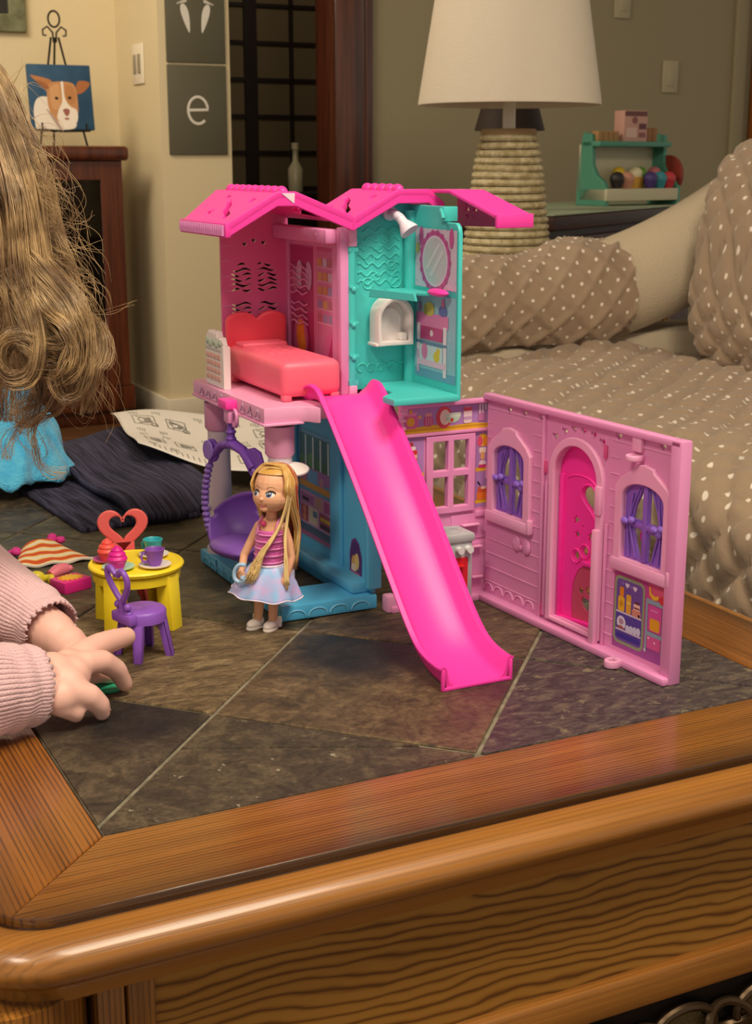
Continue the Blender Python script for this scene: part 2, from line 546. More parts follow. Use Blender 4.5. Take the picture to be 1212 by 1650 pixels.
# two dark prints on the wall stub
print_bg = mat('print_board', '#57533f', 0.6)
def wallprint(z0, z1, label, draw):
    t = thing('wall_print', label, 'print', room @ Vector((0.122, -0.0005, z0)), RA)
    MB().box((-0.098, -0.008, 0), (0.098, 0, z1 - z0), bev=0.002).done('board', print_bg, t)
    M = fr((0, -0.0085, (z1 - z0) / 2), (1, 0, 0), (0, 0, 1))
    draw(t, M)
    return t
chalk = '#d9d3c6'
def draw_e(t, M):
    pts = []
    R = 0.033
    for i in range(26): a = radians(0 + 312 * i / 25); pts.append((R * cos(a), R * 1.25 * sin(a) * 1.0))
    mb = MB()
    mb.tube([(x, y, 0) for x, y in [(-R * 0.95, 0.0), (0, 0.001), (R, 0.002)]] + [(x, y, 0) for x, y in pts[1:]], 0.0042, n=8, M=M, flat=(0.12, 1))
    mb.done('letter_e', mat('chalk', chalk, 0.7), t)
def draw_feet(t, M):
    L = []
    for s in (-1, 1):
        cx = s * 0.031
        sole = []
        for i in range(24):
            a = 2 * pi * i / 24
            y = 0.043 * sin(a); wd = 0.0125 + 0.0055 * sin(a)
            sole.append((cx + s * (0.010 * (y / 0.043) ** 1) + wd * cos(a) * (0.9 + 0.1 * sin(a)), y - 0.004))
        L.append((sole, chalk))
        for k in range(5):
            r = 0.0058 - 0.0007 * k
            L.append((circ(cx + s * (0.004 + 0.0065 * k - 0.003), 0.048 - 0.0022 * k, r * 0.8, r, 10), '#c9c2b3'))
    sticker('footprints', t, M, L)
wallprint(1.150, 1.423, 'dark print with two pale baby footprints on the wall stub', draw_feet)
wallprint(0.868, 1.143, 'dark print with a pale lowercase letter e below the footprints', draw_e)

# light switch on the side of the stub, faint plates on the olive wall
plate_m = mat('switch_white', '#e6dcc6', 0.4)
t = thing('light_switch', 'white double switch plate on the narrow cream wall face by the hall', 'switch', room @ Vector((0, 0.205, 1.155)), RA)
MB().box((-0.007, -0.058, -0.063), (-0.0005, 0.058, 0.063), bev=0.003).done('plate', plate_m, t)
for y in (-0.024, 0.024):
    MB().box((-0.011, y - 0.012, -0.03), (-0.007, y + 0.012, 0.03), bev=0.002).done('toggle', mat('switch_grey', '#8f8670', 0.4), t)
for a, z, lab in ((1.985, 1.155, 'olive painted outlet plate on the back wall above the teal toy stand'), (1.755, 1.41, 'faint olive painted switch plate high on the back wall right of the lampshade')):
    t = thing('wall_plate', lab, 'outlet', room @ Vector((a, -0.0005, z)), RA)
    MB().box((-0.035, -0.007, -0.058), (0.035, 0, 0.058), bev=0.003).done('plate', mat('plate_olive', '#aca182', 0.5), t)
    MB().box((-0.016, -0.010, -0.034), (0.016, -0.006, 0.034), bev=0.002).done('rocker', mat('plate_olive', '#aca182', 0.5), t)

# framed picture, top left corner, and the lower edges of two dark frames above the lamp
def frame(name, lab, loc, wd, hg, fm, inner, rz=RA, bw=0.05):
    t = thing(name, lab, 'picture', loc, rz)
    M = fr((0, 0, 0), (1, 0, 0), (0, 0, 1))
    MB().plate(rect(-wd / 2, 0, wd / 2, hg), 0.022, M, [rect(-wd / 2 + bw, bw, wd / 2 - bw, hg - bw)], 0.003, z=0.022).done('frame', fm, t)
    MB().plate(rect(-wd / 2 + bw * 0.9, bw * 0.9, wd / 2 - bw * 0.9, hg - bw * 0.9), 0.004, M, z=0.006).done('picture_sheet', inner, t)
    return t
f = frame('picture_frame', 'weathered green wooden picture frame high on the cream wall', room @ Vector((-0.555, 0.459, 1.26)), 0.5, 0.6, mat('frame_green', '#7d7f5e', 0.6, var=(30, '#5c5d40')), mat('frame_black_mat', '#1f1a14', 0.6), bw=0.055)
MB().box((-0.15, -0.012, 0.1), (0.15, -0.008, 0.5)).done('photo_sheet', mat('frame_pale_sheet', '#d8d0b8', 0.6), f)
frame('dark_picture_frame', 'dark frame whose lower edge shows left of the white lampshade', room @ Vector((0.99, -0.0005, 1.425)), 0.24, 0.3, mat('frame_brown', '#3a1f12', 0.4), mat('frame_black_mat', '#1f1a14', 0.6), bw=0.03)
frame('black_picture_frame', 'black frame whose lower edge shows right of the white lampshade', room @ Vector((1.44, -0.0005, 1.45)), 0.24, 0.3, mat('frame_black', '#15130f', 0.4), mat('frame_black_mat', '#1f1a14', 0.6), bw=0.03)

# ---------------------------------------------------------------- curio cabinet, easel, dog painting
cc = thing('curio_cabinet', 'tall reddish brown cabinet with dark glass shelves behind the child', 'cabinet', room @ Vector((-0.30, 0.06, 0)), RA)
cw = wood('cabinet_cherry', '#6e3418', '#3f1a0b', 2, 1.0, 0.35, 0.3)
W2, D2, H2 = 0.20, 0.34, 0.895
mb = MB()
mb.box((-W2 - 0.25, 0.04, 0.0), (W2 - 0.035, D2, 0.06), bev=0.003)
mb.box((-W2 - 0.29, 0, 0.05), (W2 + 0.0, D2, 0.13), bev=0.006)
mb.box((W2 - 0.035, 0.02, 0.13), (W2 - 0.015, D2, 0.85)); mb.box((-W2 - 0.28, 0.02, 0.13), (-W2 - 0.26, D2, 0.85))
mb.box((-W2 - 0.28, D2 - 0.02, 0.13), (W2 - 0.015, D2, 0.85))
mb.done('carcass', cw, cc)
MB().box((-W2 - 0.30, -0.02, 0.85), (W2 + 0.005, D2, H2), bev=0.012, seg=3).done('top', cw, cc)
dr = MB().plate(rect(-W2 - 0.28, 0.13, W2 - 0.015, 0.85), 0.022, fr((0, 0, 0), (1, 0, 0), (0, 0, 1)), [rect(-W2 - 0.22, 0.22, W2 - 0.085, 0.79)], 0.003).done('door', cw, cc)
MB().plate(rect(-W2 - 0.225, 0.215, W2 - 0.08, 0.795), 0.003, fr((0, 0.012, 0), (1, 0, 0), (0, 0, 1))).done('glass_pane', mat('smoked_glass', '#241c14', 0.06, trans=0.9), dr)
for z in (0.40, 0.60):
    MB().box((-W2 - 0.26, 0.03, z), (W2 - 0.037, D2 - 0.02, z + 0.016)).done('shelf', wood('cabinet_shelf', '#8a4d22', '#5b2d12', 0, 1, 0.4, 0.2), cc)
for z in (0.155, 0.187):
    pass
for i in range(22):
    x = -W2 - 0.2 + 0.0165 * i
    MB().box((x, 0.0 - 0.004, 0.058), (x + 0.008, 0.004, 0.115)).done('grille_slat', dark_wood_z, cc)
e = MB().box((-0.075, -0.012, 0), (0.06, 0.0, 0.105), bev=0.002).done('white_card', mat('card_white', '#cfc7b2', 0.6))
e.parent = None; e.matrix_world = room @ Matrix.Translation((-0.23, 0.16, 0.616))
tag(e, 'white card leaning on the upper shelf of the brown cabinet', 'card')

es = thing('easel', 'thin black wire easel with a curled finial on the brown cabinet', 'easel', room @ Vector((-0.28, 0.155, H2)), RA)
iron = mat('wrought_iron', '#241a12', 0.45, metal=0.3)
mb = MB()
for sx in (-1, 1):
    mb.tube([(sx * 0.012, 0.02, 0.33), (sx * 0.045, 0.0, 0.16), (sx * 0.075, -0.028, 0.0)], 0.0035, 6)
mb.tube([(0, 0.02, 0.33), (0, 0.07, 0.16), (0, 0.105, 0.0)], 0.0035, 6)
mb.done('leg', iron, es)
mb = MB()
mb.tube([(-0.085, -0.034, 0.047), (0.0, -0.036, 0.045), (0.085, -0.034, 0.047)], 0.0035, 6)
for sx in (-1, 1): mb.tube([(sx * 0.07, -0.014, 0.046), (sx * 0.07, -0.045, 0.046), (sx * 0.07, -0.047, 0.07)], 0.003, 6)
mb.done('ledge', iron, es)
mb = MB()
mb.tube([(0.018 * sin(2 * pi * i / 20) , 0.02, 0.385 - 0.024 * cos(2 * pi * i / 20)) for i in range(20)], 0.0032, 6, closed=True)
for sx in (-1, 1):
    mb.tube([(sx * 0.004, 0.02, 0.315), (sx * 0.006, 0.02, 0.345), (sx * 0.022, 0.02, 0.362), (sx * 0.037, 0.02, 0.352), (sx * 0.036, 0.02, 0.336), (sx * 0.026, 0.02, 0.335)], 0.003, 6)
mb.done('finial', iron, es)

dp = thing('dog_painting', 'square canvas of a tan and white dog on blue, on the wire easel', 'painting', room @ Matrix.Translation((-0.28, 0.118, H2 + 0.05)) @ Vector((0, 0, 0)), RA)
dp.rotation_euler = (radians(-9), 0, RA)
MB().box((-0.1, 0, 0), (0.1, 0.016, 0.2), bev=0.002).done('canvas', mat('canvas_blue', '#27506e', 0.7, var=(20, '#1e4462')), dp)
M = fr((0, -0.0006, 0.1), (1, 0, 0), (0, 0, 1))
def blob(pts, n=40): return [(p.x, p.y) for p in spline([(x, y, 0) for x, y in pts + [pts[0]]], n)][:-1]
L = [
 (blob([(-0.088, -0.098), (-0.09, -0.04), (-0.075, -0.005), (-0.045, 0.0), (-0.03, -0.02), (0.0, -0.04), (0.035, -0.06), (0.03, -0.098)]), '#e7dccb'),
 (blob([(-0.045, 0.02), (-0.09, 0.062), (-0.078, 0.064), (-0.03, 0.052), (-0.02, 0.03)], 24), '#b97a4a'),
 (blob([(0.045, 0.02), (0.06, 0.05), (0.096, 0.045), (0.075, 0.018), (0.055, 0.01)], 24), '#a96a3c'),
 (blob([(-0.044, 0.03), (-0.02, 0.046), (0.03, 0.046), (0.048, 0.03), (0.052, -0.02), (0.045, -0.06), (0.01, -0.08), (-0.025, -0.072), (-0.043, -0.03)]), '#c28a58'),
 (blob([(-0.034, 0.026), (-0.018, 0.038), (-0.004, 0.036), (-0.004, -0.02), (-0.022, -0.04), (-0.034, -0.02)], 30), '#cf9b69'),
 (blob([(0.016, 0.036), (0.03, 0.036), (0.042, 0.024), (0.044, -0.012), (0.03, -0.022), (0.016, -0.01)], 30), '#b87e4c'),
 (blob([(0.002, 0.046), (0.010, 0.046), (0.011, 0.0), (0.026, -0.028), (0.046, -0.04), (0.046, -0.072), (0.024, -0.094), (-0.002, -0.090), (-0.018, -0.066), (-0.010, -0.036), (0.002, -0.012)]), '#ece0cf'),
 (circ(-0.015, -0.004, 0.0062, 0.0048, 14), '#4a2c18'), (circ(0.027, -0.002, 0.0062, 0.0048, 14), '#4a2c18'), (circ(-0.014, -0.004, 0.0034, 0.0036, 12), '#1c100a'), (circ(0.027, -0.002, 0.0034, 0.0036, 12), '#1c100a'),
 (blob([(0.001, -0.040), (0.012, -0.035), (0.023, -0.040), (0.019, -0.055), (0.010, -0.058)], 18), '#9c5c50'),
 (blob([(0.003, -0.066), (0.012, -0.063), (0.021, -0.066), (0.012, -0.071)], 14), '#a86a5c'),
 (blob([(-0.05, -0.04), (-0.045, -0.04), (-0.005, -0.096), (-0.015, -0.098)], 16), '#b39a90'),
 (blob([(-0.078, 0.052), (-0.05, 0.044), (-0.036, 0.028), (-0.046, 0.024), (-0.062, 0.036)], 18), '#9c6238'),
]
sticker('dog_portrait', dp, M, L)
og = MB()
og.lathe([(0, 0), (0.025, 0), (0.026, 0.006), (0.008, 0.015), (0.006, 0.05), (0.017, 0.065), (0.02, 0.085), (0.012, 0.1), (0.006, 0.105)], n=18)
og.tube([(0.02 * cos(2 * pi * i / 16), 0, 0.125 + 0.018 * sin(2 * pi * i / 16)) for i in range(16)], 0.005, 6, closed=True)
o = og.done('ornament', mat('ornament_brass', '#8a6a3c', 0.4, metal=0.4)); o.location = room @ Vector((-0.43, 0.14, H2)); o.rotation_euler = (0, 0, RA)
tag(o, 'small tan ornament with a ring top beside the dog painting', 'ornament')
# ================================================================ SOFA
SA = radians(22)
sofa = thing('sofa', 'large sofa under a quilted taupe cover with white polka dots behind the table', 'sofa', (0.43, 1.84, 0), SA)
# local x = depth (front to back), y = length (towards the far arm)
def quilt_mat():
    m = bpy.data.materials.new('quilted_dots'); m.use_nodes = True
    nt = m.node_tree; L = nt.links; b = nt.nodes['Principled BSDF']
    uv = node(nt, 'ShaderNodeUVMap')
    s = 0.046
    def cell(off):
        mp = node(nt, 'ShaderNodeVectorMath', operation='MULTIPLY_ADD')
        mp.inputs[1].default_value = (1 / s, 1 / s, 0); mp.inputs[2].default_value = (off, off, 0)
        L.new(uv.outputs[0], mp.inputs[0])
        nz = node(nt, 'ShaderNodeTexNoise', Scale=0.9)
        L.new(mp.outputs[0], nz.inputs['Vector'])
        frc = node(nt, 'ShaderNodeVectorMath', operation='FRACTION'); L.new(mp.outputs[0], frc.inputs[0])
        sb = node(nt, 'ShaderNodeVectorMath', operation='SUBTRACT'); sb.inputs[1].default_value = (0.5, 0.5, 0)
        L.new(frc.outputs[0], sb.inputs[0])
        ln = node(nt, 'ShaderNodeVectorMath', operation='LENGTH'); L.new(sb.outputs[0], ln.inputs[0])
        return ln.outputs['Value']
    mn = node(nt, 'ShaderNodeMath', operation='MINIMUM')
    L.new(cell(0.0), mn.inputs[0]); L.new(cell(0.5), mn.inputs[1])
    mr = node(nt, 'ShaderNodeMapRange'); mr.inputs['From Min'].default_value = 0.095; mr.inputs['From Max'].default_value = 0.065
    L.new(mn.outputs[0], mr.inputs['Value'])
    tc = node(nt, 'ShaderNodeTexCoord')
    n = node(nt, 'ShaderNodeTexNoise', Scale=420.0, Detail=2.0); L.new(tc.outputs['Object'], n.inputs['Vector'])
    mx = node(nt, 'ShaderNodeMix', data_type='RGBA')
    mx.inputs[6].default_value = lin('#a08a72'); mx.inputs[7].default_value = lin('#ece2d2')
    L.new(mr.outputs[0], mx.inputs[0]); L.new(mx.outputs[2], b.inputs['Base Color'])
    bp = node(nt, 'ShaderNodeBump', Strength=0.4, Distance=0.001); L.new(n.outputs['Fac'], bp.inputs['Height']); L.new(bp.outputs[0], b.inputs['Normal'])
    b.inputs['Roughness'].default_value = 0.9; b.inputs['Sheen Weight'].default_value = 0.25
    return m
QM = quilt_mat()
def quilt(f, nu, nv, su, sv, name, parent, h=0.012, d=0.105, wr=0.006, seed=0.0, props=None):
    """quilted surface: f(u,v) base point; puffed diamonds of side d, soft wrinkles wr"""
    P = [[Vector(f(i / nu, j / nv)) for j in range(nv + 1)] for i in range(nu + 1)]
    mb = MB(); mb.recalc = False
    def g(u, v):
        i = round(u * nu); j = round(v * nv)
        du = P[min(i + 1, nu)][j] - P[max(i - 1, 0)][j]; dv = P[i][min(j + 1, nv)] - P[i][max(j - 1, 0)]
        n = du.cross(dv)
        if n.length > 1e-12: n.normalize()
        x = u * su; y = v * sv
        q = min(abs(sin(pi * (x + y) / d)), abs(sin(pi * (x - y) / d)))
        e = h * (min(1, q * 1.6) ** 0.6) + wr * noise.noise(Vector((x * 9 + seed, y * 9, seed)))
        return P[i][j] + n * e
    mb.grid(g, nu, nv, uv=(su, sv))
    me = mb.to_mesh(name, [QM], True, 180)
    o = bpy.data.objects.new(name, me); C.objects.link(o)
    if parent: o.parent = parent
    return o
# seat: front skirt, rounded front edge, top running back, dipping into the corner
def seatf(u, v):
    y = -1.25 + v * 2.24
    L = 1.38; s = u * L
    if s < 0.34: x, z = -0.045 + 0.012 * sin(y * 7) * (1 - s / 0.34), 0.03 + s
    elif s < 0.34 + 0.126:
        a = (s - 0.34) / 0.08; x, z = 0.035 - 0.08 * cos(a), 0.37 + 0.08 * sin(a)
    else:
        x = 0.035 + (s - 0.466); z = 0.45
    z += (0.022 * noise.noise(Vector((x * 4, y * 3.2, 3.0))) if s > 0.40 else 0) - (0.05 * max(0, x - 0.55) / 0.3 if s > 0.5 else 0)
    if s > 0.46:
        z += 0.02 * math.exp(-((y - 0.93) / 0.04) ** 2) * (0.5 + 0.5 * sin(x * 17))
    return (x, y, z)
quilt(seatf, 150, 230, 1.38, 2.24, 'seat_cover', sofa, h=0.015, wr=0.010, d=0.082)
MB().box((0.0, -1.25, 0.08), (0.95, 1.2, 0.34), bev=0.03).done('base', mat('sofa_linen', '#cabba1', 0.9, bump=(300, 0.002)), sofa)
# far arm: round roll lying along x
def armf(u, v):
    x = -0.06 + v * 0.56
    a = -0.25 * pi + u * 1.28 * pi             # from the seat up over the roll
    r = 0.108 + 0.018 * v + 0.006 * sin(x * 20)
    cy, cz = 1.06, 0.555 + 0.055 * max(0, v - 0.35) - 0.02 * v
    return (x, cy - r * cos(a) * (1.0 if a < pi / 2 else 1.05), cz + r * sin(a))
quilt(armf, 90, 90, 0.48, 0.60, 'arm_cover', sofa, h=0.009, d=0.088, wr=0.012, seed=5.0)
# bare linen of arm and back where the cover ends
lin_m = mat('sofa_linen', '#cabba1', 0.9, bump=(300, 0.002))
def barearm(u, v):
    x = 0.38 + v * 0.50
    a = -0.25 * pi + u * 1.3 * pi
    r = 0.112 + 0.01 * v
    cz = 0.553 + 0.075 * max(0, v - 0.05) ** 1.0 * 1.0 + 0.13 * v * v
    return (x, 1.065 - r * cos(a), cz + r * sin(a))
MB().grid(barearm, 30, 16).done('bare_arm', lin_m, sofa)
MB().box((0.30, 1.0, 0.05), (0.92, 1.16, 0.50), bev=0.03).done('arm_base', lin_m, sofa)
MB().box((0.0, 0.985, 0.05), (0.30, 1.14, 0.48), bev=0.03).done('arm_front', lin_m, sofa)
def backf(u, v):
    y = -1.25 + v * 2.36
    a = u * pi
    return (0.90 - 0.09 * cos(a), y, (0.80 if u == 0 or u == 1 else 0.80) + 0.075 * sin(a) - 0.0)
mb = MB(); mb.grid(backf, 12, 40); mb.box((0.81, -1.25, 0.1), (0.99, 1.11, 0.81))
mb.done('back_frame', lin_m, sofa)

# back cushion (loose, under the same dotted quilt)
cu = thing('sofa_cushion', 'plump dotted taupe back cushion at the right edge of the sofa', 'cushion', (0.43, 1.84, 0), SA)
def cushf(u, v):
    # u around the vertical section (front bulge), v along the length
    y0, y1 = 0.10, 0.90
    t = v
    a = -0.5 * pi + u * 1.5 * pi
    edge = (1 - abs(2 * t - 1) ** 5) ** 0.5 if 0 < t < 1 else 0.0
    hx, hz = 0.115 * (0.35 + 0.65 * edge), 0.235 * (0.6 + 0.4 * edge)
    sx = cos(a); sz = sin(a)
    x = 0.645 - hx * (abs(sx) ** 0.8) * (1 if sx > 0 else -1)
    z = 0.668 + hz * (abs(sz) ** 0.75) * (1 if sz > 0 else -1)
    x += 0.16 * (z - 0.45)
    return (x, y0 + (y1 - y0) * t, z)
quilt(cushf, 90, 80, 0.95, 0.75, 'cushion_cover', cu, h=0.014, wr=0.008, seed=9.0, d=0.085)

# ================================================================ LAMP on its end table
et = thing('end_table', 'small dark end table hidden behind the sofa arm, under the lamp', 'table', (0.297, 3.29, 0), RA)
MB().box((-0.13, -0.13, 0.50), (0.13, 0.13, 0.53), bev=0.006).done('top', dark_wood_x, et)
for sx in (-1, 1):
    for sy in (-1, 1): MB().box((sx * 0.105 - 0.015, sy * 0.105 - 0.015, 0), (sx * 0.105 + 0.015, sy * 0.105 + 0.015, 0.50), bev=0.004).done('leg', dark_wood_z, et)
lp = thing('table_lamp', 'table lamp with a coiled rope base and white drum shade behind the sofa', 'lamp', (0.302, 3.29, 0.53), 0)
rope = mat('rope_cream', '#dccfa8', 0.85, bump=(260, 0.004), var=(60, '#b3a276'))
nb = 23
core = [(0, 0.0)]
mb = MB()
def lampr(z):
    t = z / 0.375
    return 0.103 - 0.004 * t - 0.03 * max(0, t - 0.25) / 0.75 - 0.006 * (max(0, t - 0.6) / 0.4) ** 2
mb.lathe([(0, 0)] + [(lampr(0.375 * i / 20) - 0.006, 0.375 * i / 20) for i in range(21)] + [(0, 0.375)], n=40)
mb.done('base_core', mat('rope_core', '#5d5233', 0.95), lp)
for i in range(nb):
    z = 0.0085 + i * 0.0163
    r = lampr(z) - 0.003
    MB().tube([((r + 0.0006 * sin(k * 7 + i)) * cos(2 * pi * k / 40), (r + 0.0006 * sin(k * 7 + i)) * sin(2 * pi * k / 40), z + 0.0008 * sin(2 * pi * k / 40 + i)) for k in range(40)], 0.0076, 7, closed=True).done('rope_coil', rope, lp)
MB().lathe([(0, 0.375), (0.062, 0.375), (0.066, 0.381), (0.06, 0.388), (0.0, 0.388)], n=32).done('cap', mat('rope_cap', '#a98d68', 0.8), lp)
MB().cyl((0, 0, 0.385), (0, 0, 0.50), 0.0145, n=20).done('neck', mat('lamp_neck_white', '#e6dbc8', 0.4), lp)
shade = mat('lampshade_linen', '#e8dcc8', 0.85, bump=(500, 0.0015))
nt = shade.node_tree
b = nt.nodes['Principled BSDF']; b.inputs['Transmission Weight'].default_value = 0.0
MB().lathe([(0.206, 0.440), (0.207, 0.444), (0.140, 0.86), (0.137, 0.86), (0.203, 0.446), (0.206, 0.440)], n=64).done('shade', shade, lp)
mb = MB()
for k in range(3):
    a = 2 * pi * k / 3
    mb.tube([(0, 0, 0.86), (0.138 * cos(a), 0.138 * sin(a), 0.852)], 0.002, 6)
mb.cyl((0, 0, 0.5), (0, 0, 0.87), 0.004, n=8)
mb.done('shade_spider', mat('brass_dull', '#8c7a4f', 0.35, metal=0.8), lp)

# ================================================================ DRESSER with a toy ice cream stand
DA = atan2(4.57 - 3.58, 1.007 - 0.433)
d0 = Vector((0.38, 3.49, 0))
ds = thing('dresser', 'dark brown dresser with a pale green runner behind the sofa', 'dresser', d0, DA)
Mf = fr((0, 0, 0), (1, 0, 0), (0, 0, 1))
mb = MB()
mb.box((0.14, 0.02, 0.02), (1.32, 0.44, 0.675))
ddw = wood('dresser_brown', '#4a2212', '#2a1209', 0, 1.0, 0.6, 0.0)
mb.done('carcass', ddw, ds)
MB().box((0.12, -0.01, 0.675), (1.34, 0.46, 0.712), bev=0.008).done('top', ddw, ds)
for i in range(2):
    for k in range(3):
        x0 = 0.16 + 0.58 * i; z0 = 0.06 + 0.205 * k
        dd = MB().box((x0, 0.004, z0), (x0 + 0.56, 0.022, z0 + 0.185), bev=0.006).done('drawer', ddw, ds)
        MB().ball((x0 + 0.28, -0.012, z0 + 0.1), (0.014, 0.014, 0.014)).done('knob', mat('knob_brass', '#6a4a22', 0.35, metal=0.6), dd)
rn = MB().box((0.125, -0.006, 0.7125), (1.34, 0.44, 0.7165), bev=0.0015).done('runner', mat('runner_green', '#9fae93', 0.9))
rn.location = d0; rn.rotation_euler = (0, 0, DA); tag(rn, 'pale green cloth runner covering the top of the dark dresser', 'runner')
teal = mat('toy_stand_teal', '#4c8f78', 0.5)
ts = thing('toy_stand', 'teal wooden toy ice cream stand on the dresser', 'toy', (0, 0, 0), 0)
tz = 0.717
ts.location = d0 + Vector((cos(DA) * 1.02, sin(DA) * 1.02, 0)) + Vector((-sin(DA), cos(DA), 0)) * 0.13 + Vector((0, 0, tz)); ts.rotation_euler = (0, 0, radians(36)); ts.scale = (1.2, 1.2, 1.2)
prof = [(0.055, 0), (0.055, 0.045), (0.045, 0.06), (0.02, 0.075), (0.005, 0.10), (0.0, 0.175), (-0.03, 0.18), (-0.045, 0.12), (-0.05, 0)]
for i, x in enumerate((-0.135, 0.125)):
    e = MB().plate([(-p[0], p[1]) for p in prof][::-1] if False else [(p[0], p[1]) for p in prof], 0.014, fr((x, 0, 0), (0, -1, 0), (0, 0, 1)), bev=0.002)
    e.done('side_panel', teal, ts)
MB().box((-0.135, -0.03, 0.145), (0.125, 0.035, 0.158), bev=0.002).done('top_shelf', teal, ts)
MB().box((-0.135, -0.06, 0.012), (0.125, 0.04, 0.042), bev=0.002).done('tray', mat('toy_stand_cream', '#c9c2a4', 0.6), ts)
MB().box((-0.135, 0.036, 0.04), (0.125, 0.042, 0.15)).done('back_panel', mat('toy_stand_cream', '#c9c2a4', 0.6), ts)
MB().cyl((0.133, -0.01, 0.075), (0.143, -0.01, 0.075), 0.05, n=24).done('round_sign', mat('toy_sign_red', '#8c3428', 0.5), ts)
def onstand(x, y, z): return ts.matrix_basis @ Vector((x, y, z))
bpy.context.view_layer.update()
scoops = [(-0.085, -0.045, '#2a2226', 'black and white toy scoop at the left of the teal stand tray'), (-0.045, -0.040, '#c98f78', 'peach toy scoop in the teal stand tray'), (-0.035, 0.0, '#d9b92e', 'yellow toy scoop in the teal stand tray'),
          (0.005, -0.02, '#e9dfb8', 'cream toy scoop on a yellow cone in the teal stand tray'), (0.047, 0.005, '#6ba83a', 'green toy scoop in the teal stand tray'), (0.035, -0.045, '#4b3a78', 'purple toy scoop in the teal stand tray'),
          (0.07, -0.045, '#3b8f9c', 'blue toy scoop in the teal stand tray'), (0.085, -0.01, '#c97a80', 'pink toy scoop in the teal stand tray'), (0.103, -0.045, '#c23a44', 'red toy scoop at the right of the teal stand tray')]
for x, y, c, lab in scoops:
    t = thing('toy_ice_cream', lab, 'toy', onstand(x, y, 0.042), 0, 'toy ice cream scoops on the teal stand'); t.scale = (1.2, 1.2, 1.2)
    h = 0.016 if y < -0.03 else 0.028
    MB().lathe([(0, 0), (0.011, 0), (0.017, h), (0, h)], n=16).done('cone', mat('toy_cone', '#d0a040', 0.6) if h > 0.02 else mat('toy_cup_' + c[1:], c, 0.5), t)
    MB().ball((0, 0, h + 0.008), (0.0185, 0.0185, 0.018)).done('scoop', mat('toy_scoop_' + c[1:], c, 0.5), t)
bx = thing('toy_box', 'pink and brown toy box standing on top of the teal stand', 'box', onstand(0.0, 0.0, 0.158), radians(30)); bx.scale = (1.2, 1.2, 1.2)
MB().box((-0.036, -0.02, 0), (0.04, 0.02, 0.076), bev=0.001).done('carton', mat('carton_pink', '#c99a8c', 0.6), bx)
sticker('carton_print', bx, fr((0.0, -0.0202, 0.04), (1, 0, 0), (0, 0, 1)), [(rect(-0.034, 0.022, 0.038, 0.034), '#6a2f2a'), (circ(-0.002, 0.012, 0.009), '#8c4a48'), (rect(0.012, -0.01, 0.036, 0.004), '#5e2226'), (rect(0.012, -0.03, 0.034, -0.018), '#8d4a4c'), (rect(-0.03, -0.03, 0.005, -0.006), '#d8b3a6')])
BLK = {(4, 0): 'leftmost tan wooden toy block on the left of the teal stand top', (4, 1): 'second tan block from the left on the teal stand top', (4, 2): 'third tan block from the left on the teal stand top', (4, 3): 'tan block nearest the pink box on the teal stand top', (2, 0): 'brown wooden toy block just right of the pink box', (2, 1): 'brown wooden toy block at the right end of the teal stand top'}
for x0, n_, lab in ((-0.115, 4, 'tan wooden toy block on the left of the teal stand top'), (0.062, 2, 'brown wooden toy block on the right of the teal stand top')):
    for k in range(n_):
        h = 0.026 if n_ == 4 else 0.036
        o = MB().box((-0.0085, -0.012, 0), (0.0085, 0.012, h), bev=0.0015).done('toy_block', mat('block_tan' if n_ == 4 else 'block_brown', '#a87f4e' if n_ == 4 else '#94683a', 0.6))
        o.location = onstand(x0 + 0.0185 * k, 0.0, 0.158); o.rotation_euler = (0, 0, radians(36)); o.scale = (1.15, 1.15, 1.15); tag(o, BLK[(n_, k)], 'block', 'wooden toy blocks on the teal stand ' + ('left' if n_ == 4 else 'right'))
# small dark shade of a second lamp on the dresser, seen under the white shade
dl = thing('small_lamp', 'small lamp with a dark brown shade behind the rope lamp', 'lamp', (0.335, 3.72, 0.717), 0)
dl.location = (0.36, 3.9, 0.717)
dl.scale = (1, 1, 1.08)
MB().lathe([(0, 0), (0.06, 0), (0.062, 0.01), (0.02, 0.03), (0.014, 0.1), (0.014, 0.2), (0, 0.2)], n=20).done('base', mat('lamp_bronze', '#3a2417', 0.4, metal=0.4), dl)
MB().lathe([(0.095, 0.195), (0.06, 0.31), (0.056, 0.31), (0.091, 0.197), (0.095, 0.195)], n=32).done('shade', mat('shade_dark', '#2c1c11', 0.7), dl)
# ================================================================ COFFEE TABLE
ct = thing('coffee_table', 'oak coffee table with a diagonal slate tile top, the big one in front', 'table', (-0.165, 0.77, 0), RA)
IW, IL, BW = 0.546, 1.12, 0.0795
oak_m = wood('oak_moulding', '#a06a2b', '#7c4c1b', 0, 1.0, 0.36, 0.25, pore=0.22, mid='#8f5d23')
oak_p = wood('oak_along_front', '#9c6526', '#794817', 0, 1.0, 0.28, 0.5, pore=0.6, mid='#8c581e', glaze=(IW / 2, IL / 2, IW / 2, IL / 2, 0.052, 0.080))
oak_q = wood('oak_along_side', '#985f22', '#764414', 1, 1.0, 0.30, 0.45, pore=0.65, mid='#89531b', glaze=(IW / 2, IL / 2, IW / 2, IL / 2, 0.052, 0.080))
oak_pan = wood('oak_panel', '#9c6f2d', '#5a3712', 0, 1.0, 0.35, 0.25, swirl=1.0, pore=0.25, mid='#85591f')
oak_dark = wood('oak_dark_edge', '#8a561b', '#54300d', 0, 1.0, 0.35, 0.3, pore=0.5)
oak_post = wood('oak_post', '#a8702e', '#5e3712', 2, 1.0, 0.35, 0.3, pore=0.5)

